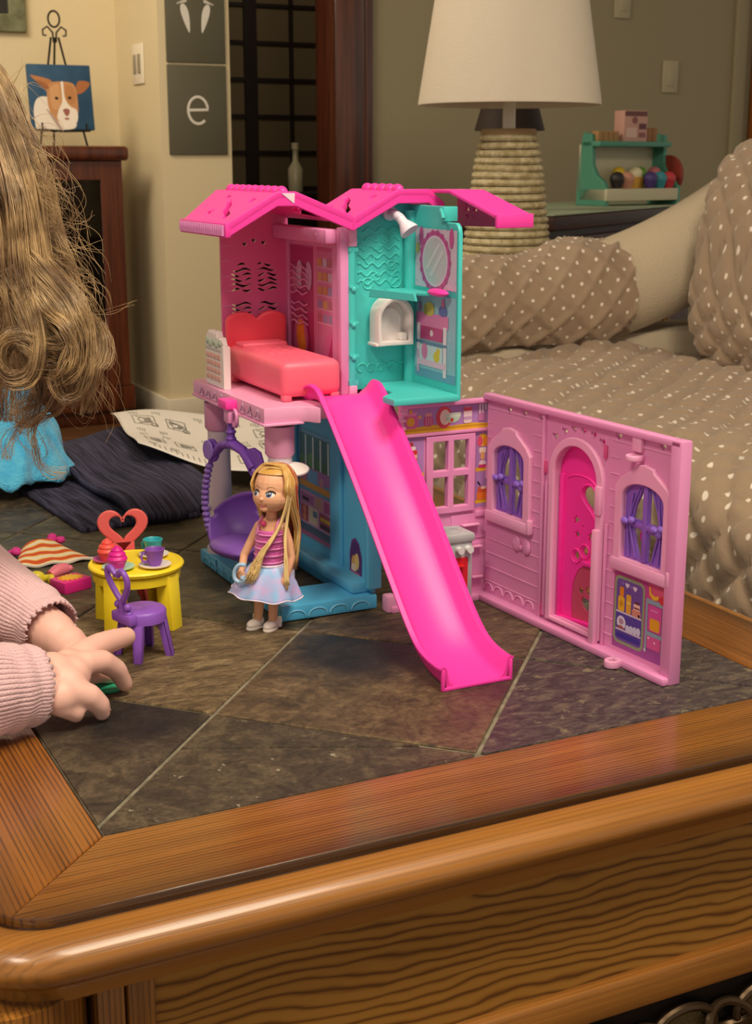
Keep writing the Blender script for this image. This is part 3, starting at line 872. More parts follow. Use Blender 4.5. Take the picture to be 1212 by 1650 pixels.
def slate(name, c1, c2, c3, scale, rough, bump, stretch=(1, 1, 1), rot=0.0, speck=None, patch=None):
    m = bpy.data.materials.new(name); m.use_nodes = True
    nt = m.node_tree; L = nt.links; b = nt.nodes['Principled BSDF']
    tc = node(nt, 'ShaderNodeTexCoord')
    mp = node(nt, 'ShaderNodeMapping'); mp.inputs['Scale'].default_value = stretch; mp.inputs['Rotation'].default_value = (0, 0, rot)
    L.new(tc.outputs['Object'], mp.inputs['Vector'])
    n1 = node(nt, 'ShaderNodeTexNoise', Scale=scale, Detail=12.0, Roughness=0.74, Distortion=0.6)
    L.new(mp.outputs[0], n1.inputs['Vector'])
    r = node(nt, 'ShaderNodeValToRGB')
    e = r.color_ramp.elements
    e[0].position = 0.37; e[0].color = lin(c1)
    e[1].position = 0.63; e[1].color = lin(c3)
    k = e.new(0.50); k.color = lin(c2)
    L.new(n1.outputs['Fac'], r.inputs['Fac'])
    col = r.outputs['Color']
    if patch:                                       # a mineral stain in the stone: (colour, x, y, radius)
        for pc, px, py, pr in patch:
            vd = node(nt, 'ShaderNodeVectorMath', operation='DISTANCE'); vd.inputs[1].default_value = (px, py, T)
            nz = node(nt, 'ShaderNodeTexNoise', Scale=22.0, Detail=3.0); L.new(tc.outputs['Object'], nz.inputs['Vector'])
            ad = node(nt, 'ShaderNodeMath', operation='MULTIPLY_ADD'); ad.inputs[1].default_value = 0.05; L.new(nz.outputs['Fac'], ad.inputs[0])
            L.new(tc.outputs['Object'], vd.inputs[0]); L.new(vd.outputs['Value'], ad.inputs[2])
            mr = node(nt, 'ShaderNodeMapRange'); mr.inputs['From Min'].default_value = pr + 0.045; mr.inputs['From Max'].default_value = pr + 0.005
            mr.inputs['To Max'].default_value = 0.85
            L.new(ad.outputs[0], mr.inputs['Value'])
            mx = node(nt, 'ShaderNodeMix', data_type='RGBA'); mx.inputs[7].default_value = lin(pc)
            L.new(mr.outputs[0], mx.inputs[0]); L.new(col, mx.inputs[6]); col = mx.outputs[2]
    n3 = node(nt, 'ShaderNodeTexNoise', Scale=scale * 5, Detail=8.0, Roughness=0.8); L.new(mp.outputs[0], n3.inputs['Vector'])
    r3 = node(nt, 'ShaderNodeMapRange'); r3.inputs['From Min'].default_value = 0.36; r3.inputs['From Max'].default_value = 0.64; r3.inputs['To Min'].default_value = 0.50; r3.inputs['To Max'].default_value = 1.38
    L.new(n3.outputs['Fac'], r3.inputs['Value'])
    mm_ = node(nt, 'ShaderNodeVectorMath', operation='SCALE'); L.new(col, mm_.inputs[0]); L.new(r3.outputs[0], mm_.inputs['Scale']); col = mm_.outputs[0]
    n4 = node(nt, 'ShaderNodeTexNoise', Scale=scale * 0.8, Detail=6.0, Roughness=0.6, Distortion=1.2); L.new(mp.outputs[0], n4.inputs['Vector'])
    s4 = node(nt, 'ShaderNodeMath', operation='SUBTRACT'); s4.inputs[1].default_value = 0.5; L.new(n4.outputs['Fac'], s4.inputs[0])
    a4 = node(nt, 'ShaderNodeMath', operation='ABSOLUTE'); L.new(s4.outputs[0], a4.inputs[0])
    r4 = node(nt, 'ShaderNodeMapRange'); r4.inputs['From Min'].default_value = 0.010; r4.inputs['From Max'].default_value = 0.0; r4.inputs['To Max'].default_value = 0.45; L.new(a4.outputs[0], r4.inputs['Value'])
    x4 = node(nt, 'ShaderNodeMix', data_type='RGBA'); x4.inputs[7].default_value = lin('#1d1812'); L.new(r4.outputs[0], x4.inputs[0]); L.new(col, x4.inputs[6]); col = x4.outputs[2]
    if speck:
        v = node(nt, 'ShaderNodeTexNoise', Scale=speck[1], Detail=4.0, Roughness=0.7); L.new(tc.outputs['Object'], v.inputs['Vector'])
        mr = node(nt, 'ShaderNodeMapRange'); mr.inputs['From Min'].default_value = speck[2]; mr.inputs['From Max'].default_value = speck[2] + 0.06
        L.new(v.outputs['Fac'], mr.inputs['Value'])
        mx = node(nt, 'ShaderNodeMix', data_type='RGBA'); mx.inputs[7].default_value = lin(speck[0])
        L.new(mr.outputs[0], mx.inputs[0]); L.new(col, mx.inputs[6]); col = mx.outputs[2]
    L.new(col, b.inputs['Base Color'])
    n2 = node(nt, 'ShaderNodeTexNoise', Scale=scale * 2.2, Detail=12.0, Roughness=0.72); L.new(mp.outputs[0], n2.inputs['Vector'])
    bp = node(nt, 'ShaderNodeBump', Strength=1.0, Distance=bump * 1.6); L.new(n2.outputs['Fac'], bp.inputs['Height']); L.new(bp.outputs[0], b.inputs['Normal'])
    b.inputs['Roughness'].default_value = rough
    b.inputs['Specular IOR Level'].default_value = 0.45
    return m
S_gold = slate('slate_golden_cleft', '#574733', '#86704f', '#b09a72', 34, 0.50, 0.0040, (1.0, 2.8, 1), radians(-35))
S_dark = slate('slate_dark_grey', '#352e25', '#4d4334', '#6a5d47', 38, 0.36, 0.0018, patch=[('#101116', 0.075, 0.165, 0.050)], speck=('#8f866f', 120, 0.70))
S_speck = slate('slate_speckled', '#352f25', '#4c4232', '#685b45', 48, 0.38, 0.0018, speck=('#b0a890', 90, 0.655))
S_blue = slate('slate_blue_brown', '#423626', '#614f38', '#7c684a', 36, 0.34, 0.0016, patch=[('#10161f', 0.285, 0.228, 0.064), ('#46302f', 0.385, 0.11, 0.065)], speck=('#8a7d62', 130, 0.71))
S_purp = slate('slate_purple_grey', '#332c2e', '#524749', '#7e725f', 60, 0.38, 0.0022, (1, 2.2, 1), radians(-20), speck=('#8f8468', 70, 0.60))
S_olive = slate('slate_olive', '#403a29', '#5c533b', '#7d7051', 28, 0.40, 0.0030, (1, 1.8, 1), radians(20))
S_brown = slate('slate_brown', '#44382a', '#665540', '#8a7657', 36, 0.42, 0.0032, (1, 2.2, 1), radians(-30))

def clip(poly, n, d):
    """keep the part of poly with n.p <= d"""
    out = []
    for i in range(len(poly)):
        a, b = poly[i], poly[(i + 1) % len(poly)]
        fa, fb = n[0] * a[0] + n[1] * a[1] - d, n[0] * b[0] + n[1] * b[1] - d
        if fa <= 0: out.append(a)
        if fa * fb < 0:
            t = fa / (fa - fb); out.append((a[0] + t * (b[0] - a[0]), a[1] + t * (b[1] - a[1])))
    return out
def area2(p): return 0.5 * sum(p[i][0] * p[(i + 1) % len(p)][1] - p[(i + 1) % len(p)][0] * p[i][1] for i in range(len(p)))
def tile(poly, m, dz=0.0):
    if len(poly) < 3 or area2(poly) < 2e-4: return
    poly = [p for i, p in enumerate(poly) if (Vector(p) - Vector(poly[i - 1])).length > 1e-4]
    mb = MB()
    n = len(poly)
    r = random.Random(round(poly[0][0] * 1e4) + round(poly[0][1] * 1e4))
    hs = [T + dz + r.uniform(-0.0003, 0.0003) for _ in range(n)]
    c = Vector((sum(p[0] for p in poly) / n, sum(p[1] for p in poly) / n))
    top = []; mid = []; bot = []
    for p, h in zip(poly, hs):
        v = Vector(p); q = v + (c - v).normalized() * 0.0014
        top.append(mb.bm.verts.new((q.x, q.y, h))); mid.append(mb.bm.verts.new((v.x, v.y, h - 0.0009))); bot.append(mb.bm.verts.new((v.x, v.y, T - 0.01)))
    mb.bm.faces.new(top)
    for i in range(n):
        j = (i + 1) % n
        mb.bm.faces.new((mid[i], mid[j], top[j], top[i])); mb.bm.faces.new((bot[i], bot[j], mid[j], mid[i]))
    mb.done('slate_tile', m, ct, ang=15)
X0 = Vector((0.126, 0.152)); U = Vector((0.132, 0.1455)); V = Vector((0.1385, -0.1475))
mats = {(0, 0): 'b', (0, -1): 'g', (-1, 0): 's', (-1, -1): 'd', (0, 1): 'p', (1, 0): 'n', (1, 1): 'k', (-1, 1): 's', (1, -1): 'o', (2, 0): 'o', (0, -2): 'o', (1, -2): 'o', (2, -1): 'o', (2, 1): 'n'}
mm = {'b': S_blue, 'g': S_gold, 's': S_speck, 'd': S_dark, 'p': S_purp, 'o': S_olive, 'n': S_brown, 'k': S_purp}
G = 0.0016
for i in range(-6, 10):
    for j in range(-8, 6):
        o_ = X0 + U * i + V * j
        q = [o_ , o_ + V, o_ + V + U, o_ + U]
        un, vn = U.normalized(), V.normalized()
        q = [tuple(o_ + un * G + vn * G), tuple(o_ + V + un * G - vn * G), tuple(o_ + V + U - un * G - vn * G), tuple(o_ + U - un * G + vn * G)]
        if area2(q) < 0: q = q[::-1]
        for nn, dd in (((-1, 0), -0.0016), ((1, 0), IW - 0.0016), ((0, -1), -0.0010), ((0, 1), IL - 0.0010)):
            q = clip(q, nn, dd) if q else q
        if not q: continue
        k = mats.get((i, j))
        m = mm[k] if k else [S_olive, S_brown, S_gold, S_dark][(i * 3 + j * 5) % 4]
        if (i, j) == (-1, 0) :        # this tile is split by a natural cleft
            a = Vector((0.09, 0.100)); b_ = Vector((0.285, 0.010))
            nrm = Vector((-(b_ - a).y, (b_ - a).x)).normalized(); d_ = nrm.dot(a)
            tile(clip(q, tuple(nrm), d_ - 0.0005), m, -0.0004); tile(clip(q, tuple(-nrm), -d_ - 0.0005), m, 0.0001)
        else:
            tile(q, m)
struct_g = MB().box((0.0012, 0.0012, T - 0.029), (IW - 0.0012, IL - 0.0012, T - 0.0016)).done('grout_bed', mat('grout', '#8a8370', 0.8, bump=(400, 0.001), var=(90, '#6c6654')), ct)

# mitred frame boards
def board(name, inner0, inner1, outdir, m, along):
    i0, i1, od, al = Vector(inner0), Vector(inner1), Vector(outdir), Vector(along)
    o0 = i0 + od * BW - al * BW; o1 = i1 + od * BW + al * BW
    R = 0.034
    def rc(c, dirs):    # rounded outer corner of the board: only this board's half (a quarter circle cut by the mitre)
        cc = c - od * R + dirs * al * R
        return [tuple(cc + (od * cos(t) - dirs * al * sin(t)) * R) for t in (pi / 4 * k / 4 for k in range(5))]
    g = 0.0003
    left = rc(o0, 1)[::-1]; right = rc(o1, -1)
    pts = [tuple(i0 + od * g)] + left + right + [tuple(i1 + od * g)]
    if area2(pts) < 0: pts = pts[::-1]
    MB().plate(pts, 0.028, Matrix.Translation((0, 0, T)), bev=0.0012).done(name, m, ct)
for args in (((0, 0), (IW, 0), (0, -1), oak_p, (1, 0)), ((IW, IL), (0, IL), (0, 1), oak_p, (-1, 0)), ((0, IL), (0, 0), (-1, 0), oak_q, (0, -1)), ((IW, 0), (IW, IL), (1, 0), oak_q, (0, 1))):
    board('frame_board', *args)
# moulded edge swept round the top
def rr_path(off, R, n=10):
    x0, y0, x1, y1 = -off, -off, IW + off, IL + off
    return rrect(x0, y0, x1, y1, R, n)
prof = [(BW + o_, z_) for o_, z_ in ((0.0022, -0.020), (0.0026, -0.0075), (0.0038, -0.0052), (0.0062, -0.0040), (0.0125, -0.0042), (0.0200, -0.0065), (0.0262, -0.0105), (0.0298, -0.0160), (0.0298, -0.0215), (0.0270, -0.0262), (0.0225, -0.0285), (0.0180, -0.0305), (0.0155, -0.0350), (0.0150, -0.0430), (-0.02, -0.0430))]
mb = MB()
rings = []
for off, z in prof:
    R = 0.034 + max(0, off - BW)
    rings.append([mb.bm.verts.new((x, y, T + z)) for x, y in rr_path(off, R)])
for a, b_ in zip(rings[:-1], rings[1:]):
    for i in range(len(a)):
        mb.bm.faces.new((a[i], a[(i + 1) % len(a)], b_[(i + 1) % len(a)], b_[i]))
mb.done('edge_moulding', oak_m, ct, ang=50)
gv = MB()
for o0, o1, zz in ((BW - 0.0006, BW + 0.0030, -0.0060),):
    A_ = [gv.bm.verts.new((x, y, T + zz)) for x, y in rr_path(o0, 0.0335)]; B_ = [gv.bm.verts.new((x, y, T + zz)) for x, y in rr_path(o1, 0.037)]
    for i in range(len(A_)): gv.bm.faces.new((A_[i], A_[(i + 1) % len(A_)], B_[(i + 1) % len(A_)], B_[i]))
gv.done('groove', mat('groove_dark_brown', '#2a1608', 0.35, coat=0.4), ct)  # thin dark brown strip laid along the groove round the top
MB().box((-0.070, -0.070, T - 0.06), (IW + 0.070, IL + 0.070, T - 0.0295)).done('subtop', oak_dark, ct)
# apron: panels, rails, stiles
zt, z1, z2, z3 = T - 0.043, T - 0.140, T - 0.167, T - 0.225
YF = -0.085
def apron(side):
    """front (q = YF) or left side"""
    if side == 'front': M = fr((0, YF, 0), (1, 0, 0), (0, 0, 1)); wlen = IW; pm, rm = oak_pan, oak_m
    elif side == 'back': M = fr((IW, IL - YF, 0), (-1, 0, 0), (0, 0, 1)); wlen = IW; pm, rm = oak_pan, oak_p
    elif side == 'left': M = fr((YF, IL, 0), (0, -1, 0), (0, 0, 1)); wlen = IL; pm, rm = oak_q, oak_q
    else: M = fr((IW - YF, 0, 0), (0, 1, 0), (0, 0, 1)); wlen = IL; pm, rm = oak_q, oak_q
    MB().box((0.0, z1, -0.022), (wlen, zt, -0.004), M).done('apron_panel', pm, ct)
    MB().box((0.0, z2, -0.018), (wlen, z1, 0.004), M, 0.004).done('apron_rail', rm, ct)
    for x in (-0.012, wlen - 0.004):
        MB().box((x, z2, -0.018), (x + 0.016, zt, 0.0), M, 0.0015).done('apron_stile', oak_post, ct)
    return M, wlen
for s in ('front', 'left', 'right', 'back'):
    M, wl = apron(s)
    # dark iron band with a chain of oval links
    bd = MB().box((0.0, z3, -0.02), (wl, z2 - 0.001, -0.004), M).done('metal_band', mat('iron_band', '#171311', 0.45, metal=0.5), ct)
    if s != 'front': continue
    lk = mat('iron_link', '#4b3c2b', 0.35, metal=0.8); bk = mat('bronze_ground', '#6a5a34', 0.7, metal=0.3, bump=(500, 0.003))
    n = 15
    for i in range(n):
        cx = 0.018 + (wl - 0.036) * i / (n - 1); cz = (z2 + z3) / 2
        mb = MB()
        if i % 2 == 0:
            mb.tube([(cx + 0.026 * cos(2 * pi * k / 28), cz + 0.017 * sin(2 * pi * k / 28), 0.002) for k in range(28)], 0.0034, 8, closed=True, M=M)
            mb.done('chain_link', lk, ct)
            MB().plate(circ(cx, cz, 0.021, 0.0125, 20), 0.003, M, z=-0.001).done('link_boss', bk, ct)
        else:
            mb.tube([(cx + 0.019 * cos(2 * pi * k / 24), cz + 0.010 * sin(2 * pi * k / 24), 0.003 + 0.004 * cos(2 * 2 * pi * k / 24)) for k in range(24)], 0.0036, 8, closed=True, M=M)
            mb.done('chain_link', lk, ct)
# corner posts: round column between fluted strips, down to the floor
for cx, cy in ((-0.074, -0.058), (IW + 0.074, -0.058), (-0.074, IL + 0.058), (IW + 0.074, IL + 0.058)):
    MB().cyl((cx, cy, 0.0), (cx, cy, T - 0.041), 0.044, n=40).done('corner_post', oak_post, ct)
    sx = 1 if cx < 0.2 else -1; sy = 1 if cy < 0.2 else -1
    x0 = -0.0300 if sx > 0 else IW + 0.0135
    MB().box((x0, cy - 0.0275 if sy > 0 else cy + 0.0005, 0.03), (x0 + 0.0165, cy - 0.0005 if sy > 0 else cy + 0.0275, T - 0.042), bev=0.0025).done('post_strip', oak_post, ct)
# ================================================================ DOLLHOUSE
HA = radians(26)
house = thing('dollhouse', 'two storey pink, teal and blue plastic dollhouse standing open on the slate table', 'dollhouse', (-0.083, 1.169, T), HA)
def P(name, col, **k):
    d = dict(rough=0.42, sss=0.12); d.update(k); return mat('plastic_' + name, col, **d)
pinkL = P('light_pink', '#e291c6'); pinkP = P('pale_pink', '#eda6cf'); hot = P('hot_pink', '#f83fae'); hotD = P('door_magenta', '#f52fa4')
rose = P('rose_wall', '#e26aa5'); tealP = P('teal', '#48cbc8'); blueP = P('blue', '#5db8e2'); blueT = P('tray_blue', '#56bff0'); whiteP = P('white', '#ece4e2')
purp = P('purple', '#8a5cc4'); purpD = P('deep_purple', '#7a4ab8'); coral = P('coral', '#f96a84', sss=0.35); greyP = P('grey', '#aeb2b6'); redP = P('red', '#d8202c')
yell = P('yellow', '#fbe02c'); lilac = P('lilac_post', '#e7d9e6')
AX, BX, ZX = Vector((1, 0, 0)), Vector((0, 1, 0)), Vector((0, 0, 1))
def facing_a(a): return fr((a, 0, 0), -BX, ZX)      # plane a = const seen from the left; 2-D x = -b
def facing_b(b): return fr((0, b, 0), AX, ZX)       # plane b = const seen from the front; 2-D x = a

# --- ground floor: blue tray (an L round a square hole)
TW = 0.093
tr = MB().plate([(0, 0), (TW, 0), (TW, 0.216), (0.0, 0.216)], 0.014, Matrix.Translation((0, 0, 0.015)), [[(0.040, 0.052), (TW - 0.012, 0.052), (TW - 0.012, 0.165), (0.040, 0.165)]], 0.0018, blueT).done('base_tray', None, house)
mb = MB()
for k in range(11):      # moulded cloud scallops along the two outer faces
    b0 = 0.012 + 0.0185 * k
    mb.tube([(-0.0002, b0 + 0.009 * cos(t), 0.004 + 0.0062 * sin(t)) for t in [pi * i / 8 for i in range(9)]], 0.0007, 5)
for k in range(4):
    a0 = 0.014 + 0.021 * k
    mb.tube([(a0 + 0.009 * cos(t), -0.0002, 0.004 + 0.0062 * sin(t)) for t in [pi * i / 8 for i in range(9)]], 0.0007, 5)
mb.done('tray_scallops', P('tray_blue_light', '#7fcdf0'), tr, kind='stuff')
mb = MB(); mb.box((-0.0006, 0.168, 0.001), (0.003, 0.1695, 0.0145)); mb.done('tray_seam', P('blue_dark', '#256a8c'), tr)
# --- blue side wall (plane a = TW) with the window sticker
bw = MB()
bw.plate([(-0.214, 0.016), (-0.002, 0.016), (-0.002, 0.148), (-0.032, 0.166), (-0.214, 0.166)], 0.005, facing_a(TW - 0.005), bev=0.0008)
bw.plate(rect(-0.083, 0.016, -0.060, 0.166), 0.004, facing_a(TW - 0.009), bev=0.001)
bw.plate(rect(-0.178, 0.016, -0.166, 0.166), 0.004, facing_a(TW - 0.009), bev=0.001)
bw.box((TW - 0.022, 0.006, 0.015), (TW, 0.2, 0.026), bev=0.003)
bw.box((TW - 0.010, -0.003, 0.02), (TW + 0.004, 0.006, 0.142), bev=0.002)
blue_wall = bw.done('ground_floor_wall', blueP, house)
M = facing_a(TW - 0.0052)
sx0, sx1, sz0, sz1 = -0.164, -0.084, 0.034, 0.142
Lr = [(rrect(sx0, sz0, sx1, sz1, 0.003), '#6f9cc0'), (rect(sx0 + 0.003, 0.098, sx1 - 0.002, 0.138), '#31442f'), (rect(sx0 + 0.003, 0.114, sx1 - 0.002, 0.138), '#3c5a5a')]
rnd = random.Random(3)
for k in range(7): Lr.append((circ(sx0 + 0.008 + 0.0105 * k, 0.112 + rnd.uniform(-0.006, 0.006), 0.007, 0.008, 12), rnd.choice(['#5f8a42', '#4d7a36', '#7f9f50', '#3f6634'])))
for k in range(4): Lr.append((rect(sx0 + 0.015 + 0.018 * k, 0.105, sx0 + 0.019 + 0.018 * k, 0.137), '#c9d7da'))
Lr += [(rect(sx0 + 0.002, 0.094, sx1 - 0.001, 0.106), '#a86fae'), (rect(sx0 + 0.022, 0.090, sx0 + 0.046, 0.104), '#6fa7d2'), (rrect(sx0 + 0.005, 0.090, sx0 + 0.018, 0.108, 0.003), '#c2708a'), (rrect(sx0 + 0.05, 0.090, sx0 + 0.06, 0.1, 0.002), '#c48aa8'),
       (rect(sx0 + 0.001, 0.085, sx1, 0.091), '#d69a3a'), (rrect(sx0 + 0.002, 0.048, sx1 - 0.001, 0.081, 0.003), '#c88fc0'), (rrect(sx0 + 0.004, 0.069, sx0 + 0.036, 0.078, 0.001), '#b06aa8'), (rrect(sx0 + 0.008, 0.071, sx0 + 0.024, 0.0745, 0.001), '#3a2340'),
       (rrect(sx0 + 0.04, 0.068, sx0 + 0.056, 0.079, 0.001), '#c79a86'), (rrect(sx0 + 0.06, 0.068, sx1 - 0.003, 0.079, 0.001), '#b5548e'), (rrect(sx0 + 0.005, 0.050, sx0 + 0.022, 0.066, 0.001), '#b04a52'), (circ(sx0 + 0.013, 0.062, 0.004), '#d98a70'), (circ(sx0 + 0.013, 0.054, 0.004), '#d98a70'),
       (rrect(sx0 + 0.024, 0.050, sx0 + 0.046, 0.067, 0.001), '#d9c9b4'), (rect(sx0 + 0.034, 0.058, sx0 + 0.044, 0.064), '#5a86a8'), (rrect(sx0 + 0.05, 0.050, sx1 - 0.003, 0.066, 0.001), '#a8486a'), (rect(sx0 + 0.052, 0.058, sx1 - 0.005, 0.062), '#d8b63c'), (rect(sx0 + 0.052, 0.051, sx1 - 0.005, 0.055), '#3a2340'),
       (rect(sx0 + 0.002, 0.036, sx1 - 0.001, 0.047), '#4b5a78'), (rect(sx0 + 0.002, 0.036, sx1 - 0.001, 0.040), '#b0528a')]
sticker('window_sticker', blue_wall, M, Lr)
pv = [( -0.046, 0.024), (-0.020, 0.022), (-0.020, 0.044), (-0.026, 0.056), (-0.034, 0.060), (-0.042, 0.056), (-0.046, 0.044)]
sticker('pet_door_sticker', blue_wall, facing_a(TW - 0.0052), [(pv, '#6f3a86'), ([(x * 0.86 - 0.0045, 0.041 + (z - 0.041) * 0.86) for x, z in pv], '#53306f'), (circ(-0.036, 0.034, 0.006, 0.009, 12), '#d8a45a'), (circ(-0.030, 0.038, 0.005, 0.008, 12), '#e4c27a'), (circ(-0.037, 0.030, 0.005, 0.005, 12), '#e8d6c0'), (rect(-0.043, 0.025, -0.023, 0.028), '#b0558c')])

# --- pillars
def pillar(a, b):
    p = MB().lathe([(0, 0.015), (0.0145, 0.015), (0.0145, 0.020), (0.0118, 0.024), (0.0108, 0.145), (0.0128, 0.150), (0.0128, 0.167), (0, 0.167)], Matrix.Translation((a, b, 0)), n=24).done('pillar', lilac, house)
    MB().lathe([(0.0113, 0.139), (0.0135, 0.142), (0.0135, 0.167), (0, 0.167)], Matrix.Translation((a, b, 0)), n=24).done('pillar_cap', pinkP, p)
    return p
p1 = pillar(0.016, 0.197)
p2 = pillar(0.022, 0.052)
MB().ball((0.004, 0.197, 0.115), 0.004, u=10, v=8).ball((0.004, 0.197, 0.062), 0.004, u=10, v=8).done('pillar_peg', lilac, p1)
cpm = MB().plate(circ(0, 0, 0.017, 0.013, 24), 0.003, Matrix.Translation((0.026, 0.036, 0.131)) @ Matrix.Rotation(radians(16), 4, 'X'), bev=0.0012)
cpm.ball((0.016, 0.041, 0.128), (0.006, 0.006, 0.005), u=10, v=8)
cpm.done('pillar_perch', whiteP, p2)

# --- upper floor slab
sl = MB()
sl.plate([(-0.001, 0.030), (0.03, 0.030), (0.038, 0.025), (0.042, 0.017), (0.0455, 0.014), (0.0455, 0.031), (0.098, 0.033), (0.098, 0.07), (0.098, 0.219), (-0.001, 0.219)], 0.014, Matrix.Translation((0, 0, 0.187)), bev=0.0012)
sl.box((-0.0025, 0.028, 0.171), (0.0, 0.221, 0.1735), bev=0.0008)
sl.box((-0.001, 0.0275, 0.171), (0.036, 0.031, 0.1735), bev=0.0008)
slab = sl.done('upper_floor', pinkP, house)
mb = MB()
for k in range(9):      # moulded triangles along the edge
    b0 = 0.045 + 0.0185 * k
    if 3 <= k <= 4: continue
    mb.tube([(-0.0014, b0 - 0.006, 0.176), (-0.0014, b0, 0.1835), (-0.0014, b0 + 0.006, 0.176)], 0.0008, 5, closed=True)
mb.done('edge_triangles', P('edge_lilac', '#dcb4da'), slab, kind='stuff')
mb = MB().box((-0.012, 0.097, 0.176), (0.002, 0.119, 0.184), bev=0.001)
mb.done('swing_bracket', hot, slab)
mb = MB()
for b0 in (0.097, 0.113): mb.plate(circ(-b0, 0.168, 0.0075, 0.009, 18), 0.003, facing_a(-0.005), [circ(-b0, 0.168, 0.0035, 0.005, 14)], 0.0006)
mb.box((-0.009, 0.099, 0.163), (-0.004, 0.112, 0.176), bev=0.001)
mb.done('swing_hook', pinkL, slab)

# --- bedroom: pierced back wall, closet wall, beam
WB = 0.205
holes = []
def ripple(s0, s1, zc, k, t):
    n = max(4, int((s1 - s0) / 0.0018))
    f = [(s0 + (s1 - s0) * i / n) for i in range(n + 1)]
    w_ = lambda x: 0.0013 * sin(330 * x + 0.9 * k)
    return [(x, zc + w_(x) - t * (0.35 + 0.65 * sin(pi * i / n))) for i, x in enumerate(f)] + [(x, zc + w_(x) + t * (0.35 + 0.65 * sin(pi * i / n))) for i, x in reversed(list(enumerate(f)))]
for (x0, x1) in ((0.036, 0.0575), (0.0635, 0.085)):
    for (z0, z1) in ((0.271, 0.304), (0.238, 0.265)):
        n = int((z1 - z0) / 0.0048)
        for k in range(n):
            zc = z0 + 0.0024 + k * 0.0048
            w0, w1 = x0, x1
            if z1 > 0.3:      # arched head of the window
                f = max(0.0, (zc - 0.290) / 0.013)
                if x0 < 0.05: w0 = x0 + 0.011 * f
                else: w1 = x1 - 0.011 * f
            mid = (w0 + w1) / 2 + 0.003 * sin(k * 2.1 + x0 * 90)
            for s0, s1 in ([(w0, mid - 0.0009), (mid + 0.0009, w1)] if k % 3 != 1 else [(w0, w1)]):
                if s1 - s0 > 0.004: holes.append(ripple(s0, s1, zc, k, 0.0012))
for hx, hz in ((0.051, 0.317), (0.0605, 0.3205), (0.0705, 0.318)): holes.append(heart(hx, hz, 0.005, 14))
bk = MB().plate([(0.026, 0.187), (0.096, 0.187), (0.096, 0.341), (0.042, 0.363), (0.026, 0.363)], 0.0035, facing_b(WB), holes, 0.0).done('bedroom_back_wall', rose, house, ang=30)
mb = MB()
for k in range(9):
    z = 0.200 + 0.0145 * k
    mb.box((0.0265, WB - 0.0006, z), (0.035, WB + 0.001, z + 0.0009))
mb.done('siding_lines', pinkL, bk, kind='stuff')
cw_ = MB()
cw_.plate(rect(-0.215, 0.187, -0.070, 0.335), 0.0045, facing_a(TW), [rect(-0.200, 0.200, -0.094, 0.318)], 0.0008)
cw_.plate(rect(-0.201, 0.198, -0.093, 0.320), 0.002, facing_a(TW + 0.003))
cw_.box((TW - 0.004, 0.066, 0.187), (TW + 0.006, 0.076, 0.338), bev=0.002)
cw_.box((TW - 0.014, 0.076, 0.323), (TW, 0.204, 0.336), bev=0.002)
for b0 in (0.098, 0.19): cw_.cyl((TW - 0.0142, b0, 0.330), (TW - 0.0148, b0, 0.330), 0.002, n=10)
closet = cw_.done('closet_wall', pinkL, house)
M = facing_a(TW + 0.0029)
c0, c1, q0, q1 = -0.200, -0.094, 0.200, 0.318
mid = -0.140
L = [(rect(c0, q0, c1, q1), '#c65c93'), (rect(c0 + 0.003, q0, mid, q1 - 0.002), '#b23a78'), (rect(mid + 0.004, q0, c1, q1 - 0.004), '#cf7ba8'), (rect(mid - 0.002, q0, mid + 0.006, q1), '#d884b0')]
for k in range(5):
    z = 0.246 + 0.013 * k
    L.append((rect(mid + 0.006, z, c1 - 0.002, z + 0.0017), '#dba0c2'))
    for j in range(3): L.append((rrect(mid + 0.008 + 0.012 * j, z + 0.002, mid + 0.018 + 0.012 * j, z + 0.0095, 0.0015), rnd.choice(['#c99a5c', '#9c8fb8', '#c7c0d0', '#b7727f', '#c9a866'])))
for k in range(4):
    L.append((circ(c0 + 0.014 + 0.011 * k, 0.285 + 0.004 * (k % 2), 0.008, 0.014, 14), ['#c87aa8', '#d7c2d8', '#a8447e', '#c9a0c4'][k]))
L += [(circ(c0 + 0.026, 0.226, 0.022, 0.026, 22), '#9c2a66'), (circ(c0 + 0.026, 0.226, 0.018, 0.022, 22), '#c06a9c'), (circ(c0 + 0.026, 0.231, 0.010, 0.015, 16), '#e2952e'), (circ(c0 + 0.032, 0.222, 0.007, 0.009, 14), '#e8a83a'),
      ([(mid + 0.006, 0.206), (mid + 0.03, 0.238), (c1 - 0.002, 0.243), (c1 - 0.002, 0.206)], '#d16aa4'), ([(mid + 0.028, 0.21), (c1 - 0.003, 0.24), (c1 - 0.003, 0.21)], '#c03a7c')]
sticker('closet_sticker', closet, M, L)
gm = MB()
for k in range(9):      # the clear moulded ripples on the closet front
    z = 0.243 + 0.0062 * k + (0.004 if k > 3 else 0)
    gm.tube([(TW + 0.0012, 0.194 - 0.0036 * i, z + 0.0014 * sin(i * 0.9 + k)) for i in range(12)], 0.0009, 5)
gm.done('closet_ripples', P('ripple_pink', '#e9a9cd', rough=0.15), closet, kind='stuff')

